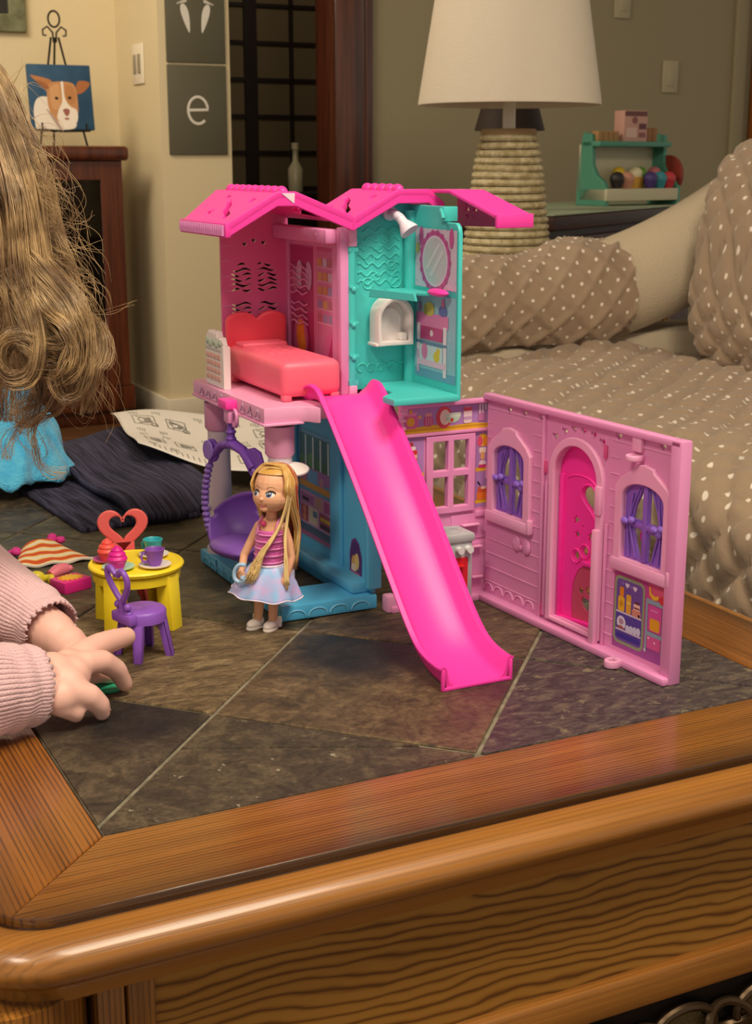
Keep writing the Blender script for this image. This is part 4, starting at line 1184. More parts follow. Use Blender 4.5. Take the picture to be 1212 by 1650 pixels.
# --- roofs
def slope(M, pts, holes, name, parent=house, th=0.0055):
    return MB().plate(pts, th, M, holes, 0.001).done(name, hot, parent, ang=30)
def gable(name, prof, b0, b1l, b1m, b1r):
    """roof whose section (a,z) is prof = left eave, left knee, right knee, right eave; back edges differ"""
    (xa, za), (xb, zb), (xc, zc), (xd, zd) = prof
    root = None
    back = [b1l, b1m, b1m, b1r]
    for k in range(3):
        (x0, z0), (x1, z1) = prof[k], prof[k + 1]
        e = Vector((x1 - x0, 0, z1 - z0)); ln = e.length
        M = fr((x0, b0, z0), e, (0, 1, 0))
        d0, d1 = back[k] - b0, back[k + 1] - b0
        hl = []
        if k != 1:
            s = 1 if k == 0 else -1
            c = ln / 2
            hl = [[(c + x, y) for x, y in [(-0.017, 0.030), (-0.010, 0.034), (-0.004, 0.052), (0.004, 0.062), (0.0105, 0.078), (0.007, 0.079), (0.0, 0.066), (-0.008, 0.056), (-0.013, 0.040), (-0.018, 0.035)]],
                  star(c - 0.010 * s, 0.085, 0.006), heart(c + 0.012 * s, 0.030, 0.009, 14, -pi / 2), circ(c + 0.016 * s, 0.098, 0.002, 0.005, 10)]
            hl = [h for h in hl if all(0.003 < p[0] < ln - 0.003 and p[1] < min(d0, d1) - 0.004 for p in h)]
        part = slope(M, [(0, 0), (ln, 0), (ln, d1), (0, d0)], hl, name)
        if k == 0: root = part
    # front fascia, following the gable
    dn = 0.0115
    fas = [(xa, za + 0.001), (xb, zb + 0.001), (xc, zc + 0.001), (xd, zd + 0.001), (xd, zd - dn), (xc, zc - dn), (xb, zb - dn), (xa, za - dn * 0.9)]
    MB().plate(fas[::-1], 0.004, facing_b(b0), bev=0.0008).done('roof_fascia', hot, house)
    return root
r1 = gable('roof_panel', [(-0.022, 0.343), (0.023, 0.369), (0.040, 0.369), (0.095, 0.347)], 0.050, 0.172, 0.205, 0.205)
# fluted eave on the left end
mb = MB(); mb.box((-0.025, 0.050, 0.332), (-0.020, 0.172, 0.344), bev=0.001)
ev = mb.done('roof_eave', hot, house)
mb = MB()
for k in range(21): mb.cyl((-0.0252, 0.055 + 0.0056 * k, 0.3335), (-0.0252, 0.055 + 0.0056 * k, 0.3425), 0.0019, n=6)
mb.done('eave_flutes', P('flute_pink', '#e58fd0'), ev, kind='stuff')
scallop = None
def ridge(x, y, z):
    global scallop
    if scallop is None: scallop = MB().ball((0, 0, 0), (0.005, 0.0078, 0.0052), u=14, v=8).to_mesh('ridge_scallop', [hot])
    o = bpy.data.objects.new('ridge_scallop', scallop); C.objects.link(o); o.parent = house; o.location = (x, y, z)
for k in range(9): ridge(0.030, 0.058 + 0.0155 * k, 0.3695)
MB().plate([(0.0375, 0.3600), (0.0385, 0.3600), (0.0390, 0.3685), (0.0265, 0.3685)], 0.003, facing_b(0.0525), bev=0.0003, z=0.003).done('gable_label', P('label_white', '#efd9ea'), house)
r2 = gable('roof_panel', [(0.095, 0.346), (0.139, 0.370), (0.170, 0.370), (0.186, 0.358)], 0.050, 0.150, 0.150, 0.150)
for k in range(5): ridge(0.143, 0.060 + 0.0155 * k, 0.3705)

# --- teal bathroom unit
TZ = 0.196
tw = MB()
tw.plate([(0.105, 0.19), (0.163, 0.19), (0.163, 0.358), (0.14, 0.361), (0.105, 0.340)], 0.004, facing_b(0.072), bev=0.0006)
tw.cyl((0.160, 0.066, TZ), (0.160, 0.066, 0.352), 0.006, n=16)
teal_wall = tw.done('bathroom_wall', tealP, house)
tr_ = MB().plate([(-0.070, 0.19), (0.022, 0.19), (0.022, 0.335), (0.0205, 0.340), (0.016, 0.3435), (-0.006, 0.3435), (-0.006, 0.357), (-0.070, 0.357)], 0.004, facing_a(0.161), bev=0.0008)
teal_right = tr_.done('bathroom_side_wall', tealP, house)
fl = MB().plate([(0.097, -0.026), (0.161, -0.026), (0.161, 0.070), (0.1155, 0.070), (0.1155, 0.014), (0.097, -0.004)], 0.006, Matrix.Translation((0, 0, TZ)), bev=0.0012).done('bathroom_floor', tealP, house)
# moulded waves and bubbles
mb = MB()
for k in range(7):
    z = 0.288 + 0.0078 * k
    mb.tube([(0.109 + 0.0021 * i, 0.0718, z + 0.0022 * sin(i * 1.05 + 0.4 * k)) for i in range(21)], 0.0009, 5)
for x, z, r in ((0.119, 0.287, 0.005), (0.121, 0.309, 0.0045), (0.131, 0.318, 0.003), (0.143, 0.303, 0.004), (0.147, 0.288, 0.0055), (0.128, 0.293, 0.003), (0.136, 0.326, 0.003)):
    mb.tube([(x + r * cos(2 * pi * i / 14), 0.0718, z + r * sin(2 * pi * i / 14)) for i in range(14)], 0.0008, 5, closed=True)
for k in range(5):
    x = 0.112 + 0.010 * k
    mb.tube([(x + 0.0065 * (1 - i / 12) * cos(0.6 * i), 0.0718, 0.209 + 0.0065 * (1 - i / 12) * sin(0.6 * i)) for i in range(12)], 0.0009, 5)
mb.done('wave_relief', P('teal_light', '#4fd6cc'), teal_wall, kind='stuff')
M = facing_a(0.161 - 0.0041 + 0.004)
Lm = [(rect(-0.058, 0.285, 0.019, 0.337), '#cfc0d6')]
for k in range(50): Lm.append((circ(rnd.uniform(-0.056, 0.017), rnd.uniform(0.287, 0.335), 0.0009, n=6), rnd.choice(['#b9a8c8', '#e0d4e4', '#a898ba'])))
Lm += [(circ(-0.020, 0.309, 0.0285, 0.0265, 30), '#c0509c'), (circ(-0.020, 0.309, 0.0235, 0.0225, 30), '#d9c9e0'), (circ(-0.020, 0.309, 0.0215, 0.0205, 30), '#bfc3cc')]
for k in range(18):
    a = 2 * pi * k / 18; Lm.append((circ(-0.020 + 0.027 * cos(a), 0.309 + 0.025 * sin(a), 0.0028, n=8), '#b5468f'))
Lm += [([(-0.036, 0.303), (-0.033, 0.301), (-0.010, 0.324), (-0.013, 0.326)], '#d5d8de'), ([(-0.030, 0.297), (-0.025, 0.295), (-0.003, 0.317), (-0.007, 0.320)], '#d0d3da'),
       (circ(-0.046, 0.330, 0.0038, 0.009, 12), '#c24f96'), (circ(0.010, 0.330, 0.0038, 0.009, 12), '#c24f96'), (circ(-0.053, 0.319, 0.003, 0.005, 10), '#c9c060')]
sticker('mirror_sticker', teal_right, facing_a(0.1569 + 0.0041 - 0.0001), Lm)
Lv = [(rect(-0.058, 0.203, 0.019, 0.279), '#8fbfd0'), (rect(-0.058, 0.203, 0.019, 0.211), '#6aa0c0')]
for k in range(40): Lv.append((circ(rnd.uniform(-0.056, 0.017), rnd.uniform(0.213, 0.277), 0.0009, n=6), rnd.choice(['#b9cfe0', '#7fb0c6'])))
Lv += [(rrect(-0.055, 0.250, 0.006, 0.262, 0.002), '#d47fb4'), (rect(-0.053, 0.226, -0.047, 0.252), '#e3dbe6'), (rect(-0.003, 0.207, 0.003, 0.252), '#e3dbe6'), (rect(-0.053, 0.207, -0.048, 0.228), '#c9a9c9'), (rrect(-0.046, 0.238, -0.004, 0.250, 0.001), '#b83a80'), (circ(-0.025, 0.2445, 0.003), '#e9dfe9'),
       (rect(-0.055, 0.234, 0.003, 0.2365), '#5f86a8'), (rect(-0.048, 0.219, -0.004, 0.233), '#c4dbe4'), (rect(-0.053, 0.214, 0.002, 0.2195), '#e0bcd6'), (circ(-0.038, 0.227, 0.006, 0.0075, 12), '#d77fb0'), (circ(-0.015, 0.224, 0.006, 0.005, 12), '#d8c23c'), (circ(-0.012, 0.229, 0.0035, n=10), '#d8c23c'),
       (circ(-0.029, 0.266, 0.009, 0.0065, 14), '#b9b84e'), (circ(-0.037, 0.265, 0.004, 0.005, 10), '#8f9c4c'), (circ(-0.047, 0.267, 0.003, 0.005, 10), '#8c6f9c'), (circ(-0.004, 0.266, 0.008, 0.005, 12), '#5a6fb0'), (circ(-0.004, 0.273, 0.003, 0.004, 10), '#c96aa0')]
sticker('vanity_sticker', teal_right, facing_a(0.1569 + 0.0041 - 0.0001), Lv)
mb = MB().plate([(0.132, 0.040), (0.160, 0.000), (0.160, 0.070), (0.135, 0.070)], 0.003, Matrix.Translation((0, 0, 0.282)), bev=0.0008)
mb.plate([(-0.062, 0), (-0.004, 0), (-0.006, 0.007), (-0.060, 0.008)], 0.003, fr((0.134, 0, 0.276), Vector((0.36, -1, 0)).normalized(), ZX), bev=0.0008)
mb.done('bathroom_shelf', tealP, teal_wall)
MB().ball((0.154, 0.002, 0.283), (0.006, 0.017, 0.0035), u=16, v=8).done('soap_dish', hot, teal_wall)
mb = MB()      # shower head on a short arm
mb.tube([(0.140, 0.070, 0.3495), (0.140, 0.060, 0.3495), (0.142, 0.050, 0.345)], 0.0042, 12)
mb.cyl((0.140, 0.071, 0.3495), (0.140, 0.067, 0.3495), 0.0065, n=20)
mb.lathe([(0, -0.004), (0.004, -0.003), (0.0045, 0.004), (0.0085, 0.012), (0.009, 0.0145), (0.008, 0.0145), (0, 0.013)], Matrix.Translation((0.142, 0.051, 0.345)) @ Vector((0.35, -0.55, -0.75)).to_track_quat('Z', 'Y').to_matrix().to_4x4(), n=22)
mb.done('shower_head', P('pearl_lilac', '#e2dcec'), teal_wall)
# white folded seat on the wall: arched rim round a shallow bowl
out = arch(0.119, 0.232, 0.155, 0.258, 0.276, 16); inn = arch(0.1225, 0.236, 0.1515, 0.256, 0.2715, 16)
sn = MB().plate(out, 0.020, facing_b(0.049), [inn], 0.0012)
sn.plate(arch(0.120, 0.233, 0.154, 0.257, 0.274, 14), 0.004, facing_b(0.064))
sn.plate(arch(0.1255, 0.2345, 0.148, 0.253, 0.266, 14), 0.006, facing_b(0.060), bev=0.0022)
sn.box((0.117, 0.050, 0.2315), (0.127, 0.069, 0.2345), bev=0.001); sn.box((0.143, 0.052, 0.236), (0.150, 0.064, 0.243), bev=0.0015)
sn.done('fold_down_seat', whiteP, teal_wall)
# hinge post between the storeys of the two halves
hg = MB()
hg.cyl((0.1005, 0.068, 0.19), (0.1005, 0.068, 0.322), 0.0042, n=14)
hg.box((0.0965, 0.064, 0.196), (0.106, 0.076, 0.200)); hg.box((0.0965, 0.064, 0.316), (0.106, 0.076, 0.320), bev=0.0005)
for z in (0.222, 0.252, 0.284): hg.box((0.097, 0.0625, z), (0.106, 0.07, z + 0.002)); hg.ball((0.1012, 0.0635, z - 0.001), (0.003, 0.002, 0.003), u=8, v=6)
hg.done('hinge_post', tealP, house)
hk = MB().box((0.0965, 0.063, 0.321), (0.1045, 0.074, 0.339), bev=0.001); hk.box((0.0965, 0.063, 0.187), (0.1045, 0.074, 0.1955), bev=0.001)
hk.done('hinge_block', pinkP, house)

# --- roof wing over the side wall: open towards the viewer, gable end with a little window
near, far = 0.176, 0.212
pf = [(0.066, 0.3705), (0.024, 0.3705), (-0.058, 0.351)]
wing = MB()
for (b0, z0), (b1, z1) in zip(pf[:-1], pf[1:]):
    e = Vector((0, b1 - b0, z1 - z0)); ln = e.length
    wing.plate([(0, 0), (ln, 0), (ln, far - near), (0, far - near)], 0.003, fr((near, b0, z0), e, AX), bev=0.0006)
wing.box((near, -0.060, 0.3405), (far, -0.056, 0.352), bev=0.0008)
w_ = wing.done('roof_wing', hot, house, ang=30)
MB().plate([(-0.066, 0.337), (0.058, 0.3405), (0.058, 0.350), (-0.024, 0.3695), (-0.066, 0.3695)], 0.003, facing_a(far - 0.004), [
    [(-0.052, 0.3515), (-0.0435, 0.3515), (-0.046, 0.357), (-0.049, 0.3585)], [(-0.0375, 0.3515), (-0.029, 0.3515), (-0.033, 0.357), (-0.035, 0.356)],
    [(-0.050, 0.348), (-0.045, 0.348), (-0.0455, 0.344)], [(-0.0365, 0.348), (-0.031, 0.348), (-0.036, 0.344)]], 0.0).done('wing_gable', P('magenta_wall', '#cf2f8f'), w_)
mb = MB(); mb.box((0.158, 0.0, 0.344), (0.172, 0.008, 0.357), bev=0.001); mb.tube([(0.158, 0.006, 0.354), (0.154, -0.004, 0.352), (0.152, -0.010, 0.347)], 0.0016, 8)
mb.done('roof_catch', tealP, teal_right)

# --- kitchen wall (plane b = -0.006)
KB = -0.006
kw = MB()
panes = [rect(0.1455, 0.1245, 0.1605, 0.1515), rect(0.1665, 0.1245, 0.1815, 0.1515), rect(0.1455, 0.0905, 0.1605, 0.1185), rect(0.1665, 0.0905, 0.1815, 0.1185)]
kw.plate(rect(0.1135, 0.002, 0.207, 0.187), 0.004, facing_b(KB), panes, 0.0006)
kw.plate(rect(0.1385, 0.0845, 0.1885, 0.1565), 0.003, facing_b(KB - 0.003), panes, 0.0008)
kw.box((0.1135, KB - 0.006, 0.184), (0.207, KB, 0.1885), bev=0.0012)
kw.box((0.1145, KB - 0.003, 0.1575), (0.207, KB, 0.1605), bev=0.0008)
kw.box((0.100, KB - 0.012, 0.0), (0.207, KB, 0.006), bev=0.0012)
kw.box((0.1135, KB - 0.004, 0.157), (0.1155, KB, 0.187), bev=0.0008)
kw.box((0.190, KB - 0.003, 0.078), (0.205, KB, 0.0835), bev=0.0008)
kitchen = kw.done('kitchen_wall', pinkL, house)
kp = MB()
kp.box((0.096, KB - 0.010, 0.0), (0.106, KB + 0.002, 0.016), bev=0.002); kp.box((0.1128, KB - 0.004, 0.1775), (0.119, KB + 0.002, 0.187), bev=0.001)
kp.cyl((0.1135, KB - 0.001, 0.0), (0.1135, KB - 0.001, 0.187), 0.0024, n=14)
for z in (0.004, 0.009, 0.165, 0.172, 0.179): kp.box((0.1115, KB - 0.0045, z), (0.117, KB - 0.001, z + 0.003), bev=0.0006)
kp.done('kitchen_hinge', pinkP, house)
M = facing_b(KB)
K = [(rect(0.1125, 0.1605, 0.2045, 0.184), '#b083c4'),
     ([(0.1125, 0.1605), (0.2045, 0.1605), (0.2045, 0.1645), (0.185, 0.166), (0.165, 0.1648), (0.145, 0.1672), (0.125, 0.1655), (0.1125, 0.166)], '#e2b42c'), (rect(0.1125, 0.1625, 0.2045, 0.164), '#c99420'),
     (rrect(0.116, 0.165, 0.131, 0.177, 0.004), '#e06aa8'), (rrect(0.1175, 0.1765, 0.1295, 0.1795, 0.001), '#e88abb'), (circ(0.1235, 0.1805, 0.0018), '#e6a03a'), (circ(0.1235, 0.1712, 0.004), '#f0b23c'), (circ(0.1145, 0.175, 0.0018), '#e6b070'), (circ(0.1325, 0.175, 0.0018), '#e6b070'),
     (rrect(0.1365, 0.166, 0.146, 0.1755, 0.003), '#c9568f'), (rrect(0.138, 0.175, 0.1445, 0.178, 0.001), '#e3a0a0')]
for k in range(3): K.append((rect(0.1385 + 0.0025 * k, 0.167, 0.1393 + 0.0025 * k, 0.1745), '#e4a0b8'))
K += [(circ(0.157, 0.173, 0.008, 0.0098, 20), '#d84a5c'), (circ(0.158, 0.173, 0.0052, 0.007, 18), '#f0dccf'), (circ(0.166, 0.173, 0.0075, 0.0055, 18, 180, 360), '#b9d8c0'), (rect(0.158, 0.1725, 0.174, 0.1765), '#d8ead8'), (circ(0.165, 0.170, 0.0018), '#d0503c'),
      (rrect(0.177, 0.166, 0.1855, 0.181, 0.002), '#eed8de'), (rrect(0.177, 0.177, 0.1855, 0.1805, 0.001), '#d8566c'), (rrect(0.177, 0.169, 0.1855, 0.172, 0.001), '#c9a3c9'), (rrect(0.1925, 0.167, 0.199, 0.177, 0.001), '#cc7fb6'), (rect(0.193, 0.174, 0.1945, 0.183), '#e6dfe8'), (rect(0.196, 0.174, 0.1975, 0.183), '#e6dfe8'), (rect(0.199, 0.177, 0.2005, 0.183), '#e6dfe8')]
sticker('pot_shelf_sticker', kitchen, M, K)
K = [(rect(0.1905, 0.0865, 0.2045, 0.157), '#b083c4'), (rect(0.1905, 0.120, 0.2045, 0.1235), '#e2b42c'), (rect(0.1905, 0.090, 0.2045, 0.0935), '#e2b42c'),
     (circ(0.1975, 0.149, 0.0055, 0.006, 14), '#eec03a'), (circ(0.1945, 0.148, 0.003, 0.005, 10), '#e0567c'), (circ(0.2005, 0.148, 0.003, 0.005, 10), '#e6902c'), (rrect(0.194, 0.137, 0.201, 0.142, 0.001), '#f0e0d4'), (rrect(0.1955, 0.131, 0.1995, 0.138, 0.001), '#e8b070'), (circ(0.1975, 0.127, 0.0038, 0.0035, 12), '#ead0e0'), (rrect(0.1935, 0.1232, 0.2015, 0.1262, 0.001), '#c93a70'),
     (rrect(0.192, 0.0935, 0.2035, 0.1005, 0.001), '#e67a2a'), (rrect(0.193, 0.100, 0.2025, 0.1055, 0.002), '#d05a34'), (circ(0.199, 0.1045, 0.003, 0.0015, 12), '#f0d2c8'), ([(0.192, 0.110), (0.1935, 0.111), (0.196, 0.107), (0.195, 0.1065)], '#2c2036')]
sticker('shelf_sticker', kitchen, M, K)
K = [(rect(0.1125, 0.0865, 0.137, 0.157), '#b083c4'), (rect(0.1125, 0.121, 0.137, 0.1245), '#e2b42c'), (rrect(0.117, 0.129, 0.130, 0.134, 0.001), '#e6a238'), (rrect(0.117, 0.134, 0.130, 0.138, 0.001), '#e0552c'), (rrect(0.117, 0.138, 0.130, 0.1415, 0.001), '#f0c890'), (rrect(0.117, 0.1415, 0.130, 0.1455, 0.001), '#d83a3c'), (rrect(0.1185, 0.1455, 0.1285, 0.149, 0.0015), '#f0dfe0'), (circ(0.124, 0.151, 0.002), '#b03a30')]
sticker('cake_sticker', kitchen, M, K)
mb = MB()
for (x0, z0, x1, z1) in ((0.1655, 0.057, 0.2025, 0.0815), (0.1785, 0.018, 0.2025, 0.0535)):
    mb.plate(rect(x0, z0, x1, z1), 0.002, facing_b(KB - 0.001), [rect(x0 + 0.0015, z0 + 0.0015, x1 - 0.0015, z1 - 0.0015)] if False else [], 0.0008)
cab = mb.done('cupboard_front', pinkL, kitchen)
mb = MB(); mb.box((0.175, KB - 0.007, 0.0705), (0.193, KB - 0.002, 0.0728), bev=0.001); mb.box((0.184, KB - 0.007, 0.0495), (0.196, KB - 0.002, 0.0515), bev=0.001); mb.box((0.186, KB - 0.006, 0.020), (0.198, KB - 0.002, 0.022), bev=0.0008)
mb.done('cupboard_handles', pinkP, kitchen, kind='stuff')
mb = MB()
for z in (0.063, 0.113):
    mb.plate(rect(0.201, z, 0.2055, z + 0.012), 0.004, facing_b(KB - 0.004), [rect(0.2022, z + 0.002, 0.2044, z + 0.010)], 0.0004)
mb.done('clip_slots', pinkP, kitchen, kind='stuff')
# grey stove clipped to the kitchen wall
sv = MB().box((0.138, KB - 0.030, 0.010), (0.172, KB, 0.066), bev=0.002)
sv.box((0.1365, KB - 0.032, 0.064), (0.1735, KB, 0.072), bev=0.0022)
stove = sv.done('stove', greyP, house)
MB().plate(rrect(0.1405, 0.016, 0.1665, 0.050, 0.002), 0.003, facing_b(KB - 0.0315), bev=0.001).done('oven_door', redP, stove)
mb = MB(); mb.box((0.146, KB - 0.036, 0.042), (0.161, KB - 0.031, 0.044), bev=0.001); mb.done('oven_handle', redP, stove)
for x in (0.145, 0.157, 0.1665):
    MB().cyl((x, KB - 0.030, 0.0575), (x, KB - 0.036, 0.0575), 0.0032, n=14).done('stove_knob', P('knob_white', '#dcdde0'), stove)
mb = MB()
for r in (0.004, 0.009, 0.0105): mb.tube([(0.155 + r * cos(2 * pi * i / 24), KB - 0.015 + r * sin(2 * pi * i / 24), 0.0722) for i in range(24)], 0.0009, 6, closed=True)
mb.done('burner_ring', greyP, stove, kind='stuff')
# --- long folding wall with two curtained windows and the arched doorway
pd = Vector((0.017, -0.26, 0)).normalized()
PO = Vector((0.200, -0.010, 0))
def panel(z=0.0):                       # 2-D x runs from the corner towards the free end
    return fr(PO, pd, ZX) @ Matrix.Translation((0, 0, z))
PL = 0.258; PH = 0.190
def lean(o):                            # the free end of the moulding leans outwards a little
    return o
win1 = arch(0.016, 0.088, 0.062, 0.139, 0.1505); win2 = arch(0.196, 0.088, 0.2445, 0.139, 0.151)
doorway = arch(0.106, 0.013, 0.163, 0.140, 0.1665, 18)
hl = [win1, doorway, win2]
for u, z in ((0.033, 0.1835), (0.056, 0.1838), (0.081, 0.184), (0.101, 0.171), (0.114, 0.1775), (0.126, 0.181), (0.139, 0.182), (0.152, 0.1805), (0.1635, 0.1765), (0.184, 0.1855), (0.2365, 0.1862), (0.251, 0.187)):
    hl.append(heart(u, z - 0.0020, 0.0078, 16))
mb = MB()
mb.plate(rect(0.0, 0.002, PL, PH), 0.004, panel(), hl, 0.0005)
# rim: top, bottom lip, free end
M = panel()
mb.box((0.0, PH - 0.0025, -0.004), (PL + 0.004, PH + 0.003, 0.0055), M, 0.0012)
mb.box((0.0, 0.0, -0.004), (PL + 0.004, 0.0065, 0.011), M, 0.0018)
mb.box((PL - 0.007, 0.0, -0.006), (PL + 0.005, PH + 0.003, 0.0055), M, 0.0016)
mb.box((PL - 0.0095, 0.01, -0.004), (PL - 0.0065, PH - 0.012, 0.003), M, 0.001)
# uprights beside the doorway section
mb.box((0.0865, 0.006, 0), (0.0895, PH, 0.003), M, 0.0008)
mb.box((0.0935, 0.010, 0), (0.0965, 0.130, 0.0035), M, 0.0008)
mb.box((0.1735, 0.006, 0), (0.1765, 0.11, 0.0025), M, 0.0008)
fw = mb.done('folding_wall', pinkL, house, ang=32)
# window surrounds with a peaked head, sill, and the doorway surround
def surround(u0, u1, hole, sill):
    c = (u0 + u1) / 2
    out = [(u0, 0.078), (u1, 0.078), (u1, 0.146), (u1 - 0.006, 0.153), (c + 0.012, 0.1625), (c + 0.0105, 0.1655), (c, 0.1675), (c - 0.0105, 0.1655), (c - 0.012, 0.1625), (u0 + 0.006, 0.153), (u0, 0.146)]
    s = MB().plate(out, 0.0045, panel(0.0042), [hole], 0.0011)
    s.box((u0 - 0.002, 0.0765, 0), (u1 + 0.0025, 0.0865, 0.0052), panel(), 0.0012)
    s.box((u1 - 0.001, 0.0775, 0), (u1 + 0.0035, 0.0905, 0.006), panel(), 0.0012)
    return s.done('window_surround', pinkP, fw, ang=32)
surround(0.007, 0.0715, win1, 0); surround(0.187, 0.2535, win2, 0)
ds_ = MB().plate(arch(0.099, 0.009, 0.1715, 0.140, 0.1745, 18), 0.0045, panel(0.0042), [arch(0.106, 0.0125, 0.163, 0.140, 0.1668, 18)], 0.0011)
dsr = ds_.done('doorway_surround', pinkP, fw, ang=32)
MB().box((0.164, 0.006, 0.002), (0.1715, 0.104, 0.008), panel(), 0.0014).box((0.1640, 0.116, 0.002), (0.1715, 0.14, 0.0065), panel(), 0.0012).done('latch_post', pinkP, fw)
# moulded siding
mb = MB()
for k in range(13):
    z = 0.0175 + 0.0135 * k
    if 0.076 < z < 0.166: runs = [(0.002, 0.0068), (0.0722, 0.0865), (0.1765, 0.1868)]
    else: runs = [(0.002, 0.0865), (0.1765, 0.1862 if z < 0.076 else 0.2485)]
    for u0, u1 in runs: mb.box((u0, z, -0.0002), (u1, z + 0.0008, 0.0007), M)
mb.done('siding_lines', P('siding_pink', '#eaa3cf'), fw, kind='stuff')
mb = MB()
for k in range(5): mb.tube([(0.008 + 0.016 * k + 0.007 * cos(t), 0.010 + 0.006 * sin(t), 0.0008) for t in [pi * i / 8 for i in range(9)]], 0.0008, 5, M=M)
mb.done('grass_scallops', P('siding_pink', '#eaa3cf'), fw, kind='stuff')
# relief ornament and clips
mb = MB()
for sx in (-1, 1):
    mb.ball((0.0585 + sx * 0.0075, 0.064, 0.0012), (0.006, 0.0075, 0.0022), M=M, u=14, v=8)
    mb.tube([(0.0585 + sx * 0.0075, 0.0715, 0.002), (0.0585 + sx * 0.0095, 0.066, 0.003), (0.0585 + sx * 0.0065, 0.059, 0.002)], 0.001, 6, M=M)
mb.ball((0.0585, 0.062, 0.0015), (0.0025, 0.003, 0.002), M=M, u=10, v=6)
mb.done('bow_relief', pinkL, fw, kind='stuff')
mb = MB(); mb.box((0.205, 0.176, 0.0), (0.2155, 0.188, 0.004), M, 0.0008); mb.plate(circ(0.2105, 0, 0.007, 0.008, 20), 0.0045, fr(PO + Vector((0, 0, 0.1725)), pd, pd.cross(ZX)) @ Matrix.Translation((0, 0.003, 0)) if False else M @ Matrix.Translation((0, 0.174, 0.005)) @ Matrix.Rotation(radians(-90), 4, 'X'), [circ(0.2105, 0, 0.0032, 0.0038, 14)], 0.0008)
mb.done('clip', pinkP, fw)
mb = MB()
mb.plate(circ(0.206, 0, 0.0065, 0.0075, 20), 0.006, M @ Matrix.Translation((0, 0.0, 0.0145)) @ Matrix.Rotation(radians(-90), 4, 'X') @ Matrix.Translation((0, 0, 0.006)), [circ(0.206, 0, 0.003, 0.0036, 14)], 0.0008)
mb.box((0.2, 0.0005, 0.008), (0.212, 0.0065, 0.0125), M, 0.001)
mb.done('clip', pinkP, fw)
mb = MB()
for u, z in ((0.0905, 0.136), (0.091, 0.0085), (0.17, 0.163)): mb.box((u - 0.0018, z, 0.0), (u + 0.0018, z + 0.011, 0.0022), M, 0.0006)
mb.done('hinge_lugs', P('rose_lug', '#d9568f'), fw, kind='stuff')

# purple curtained casements
def casement(u0, u1, knob=False):
    c = (u0 + u1) / 2; h = (u1 - u0) / 2
    out = arch(u0 - 0.001, 0.087, u1 + 0.001, 0.139, 0.1518)
    k = h / 0.023
    def q(pts): return [(c + x * k, z) for x, z in pts]
    bar = 0.003
    holes = [q([(-bar, 0.1212), (-bar, 0.1485), (-0.0045, 0.1485), (-0.0078, 0.140), (-0.0125, 0.131), (-0.0145, 0.1212)][::-1]),
             q([(bar, 0.1205), (0.0145, 0.1205), (0.0125, 0.131), (0.0078, 0.140), (0.0045, 0.1485), (bar, 0.1485)]),
             q([(-bar, 0.1135), (-0.0140, 0.1145), (-0.0110, 0.103), (-0.0070, 0.0915), (-bar, 0.0895)]),
             q([(bar, 0.1125), (bar, 0.0895), (0.0070, 0.0905), (0.0112, 0.100), (0.0140, 0.1125)])]
    s = MB().plate(out, 0.0028, panel(-0.0005), holes, 0.0004)
    s.box((c - 0.0026, 0.0885, -0.003), (c + 0.0026, 0.150, 0.0012), M, 0.0008)
    s.box((u0 + 0.002, 0.1145, -0.003), (u1 - 0.002, 0.1195, 0.001), M, 0.0008)
    cas = s.done('curtained_window', purp, fw, ang=32)
    f = MB()
    for sx in (-1, 1):
        f.tube([(c + sx * 0.0165 * k, 0.0905, 0.0003), (c + sx * 0.0185 * k, 0.117, 0.0012), (c + sx * 0.014 * k, 0.142, 0.0003)], 0.0009, 6, M=M)
        f.tube([(c + sx * 0.0170 * k, 0.1165, 0.0006), (c + sx * 0.0132 * k, 0.104, 0.0006), (c + sx * 0.0090 * k, 0.0905, 0.0)], 0.0010, 6, M=M)
        f.tube([(c + sx * 0.0170 * k, 0.1195, 0.0006), (c + sx * 0.0145 * k, 0.131, 0.0006), (c + sx * 0.0075 * k, 0.147, 0.0)], 0.0008, 6, M=M)
    f.done('curtain_folds', purp, fw, kind='stuff')
    bw_ = MB()
    for sx in (-1, 1):
        bx_ = c + sx * 0.0165 * k
        for dx in (-1, 1): bw_.ball((bx_ + dx * 0.0042, 0.1195 + 0.001 * dx, 0.0028), (0.0037, 0.0032, 0.0026), M=M, u=12, v=8)
        bw_.ball((bx_, 0.1188, 0.004), 0.0022, M=M, u=10, v=8)
        if sx == 1: break
    bw_.ball((c + 0.0175 * k, 0.117, 0.0022), (0.0042, 0.005, 0.0024), M=M, u=12, v=8)
    bw_.done('curtain_bow', P('bow_purple', '#8f68d4'), fw, kind='stuff')
    return cas
casement(0.016, 0.062); casement(0.196, 0.2445)
MB().ball((0.2095, 0.1065, -0.009), (0.004, 0.0055, 0.003), M=M, u=12, v=8).done('outer_knob', hot, fw)

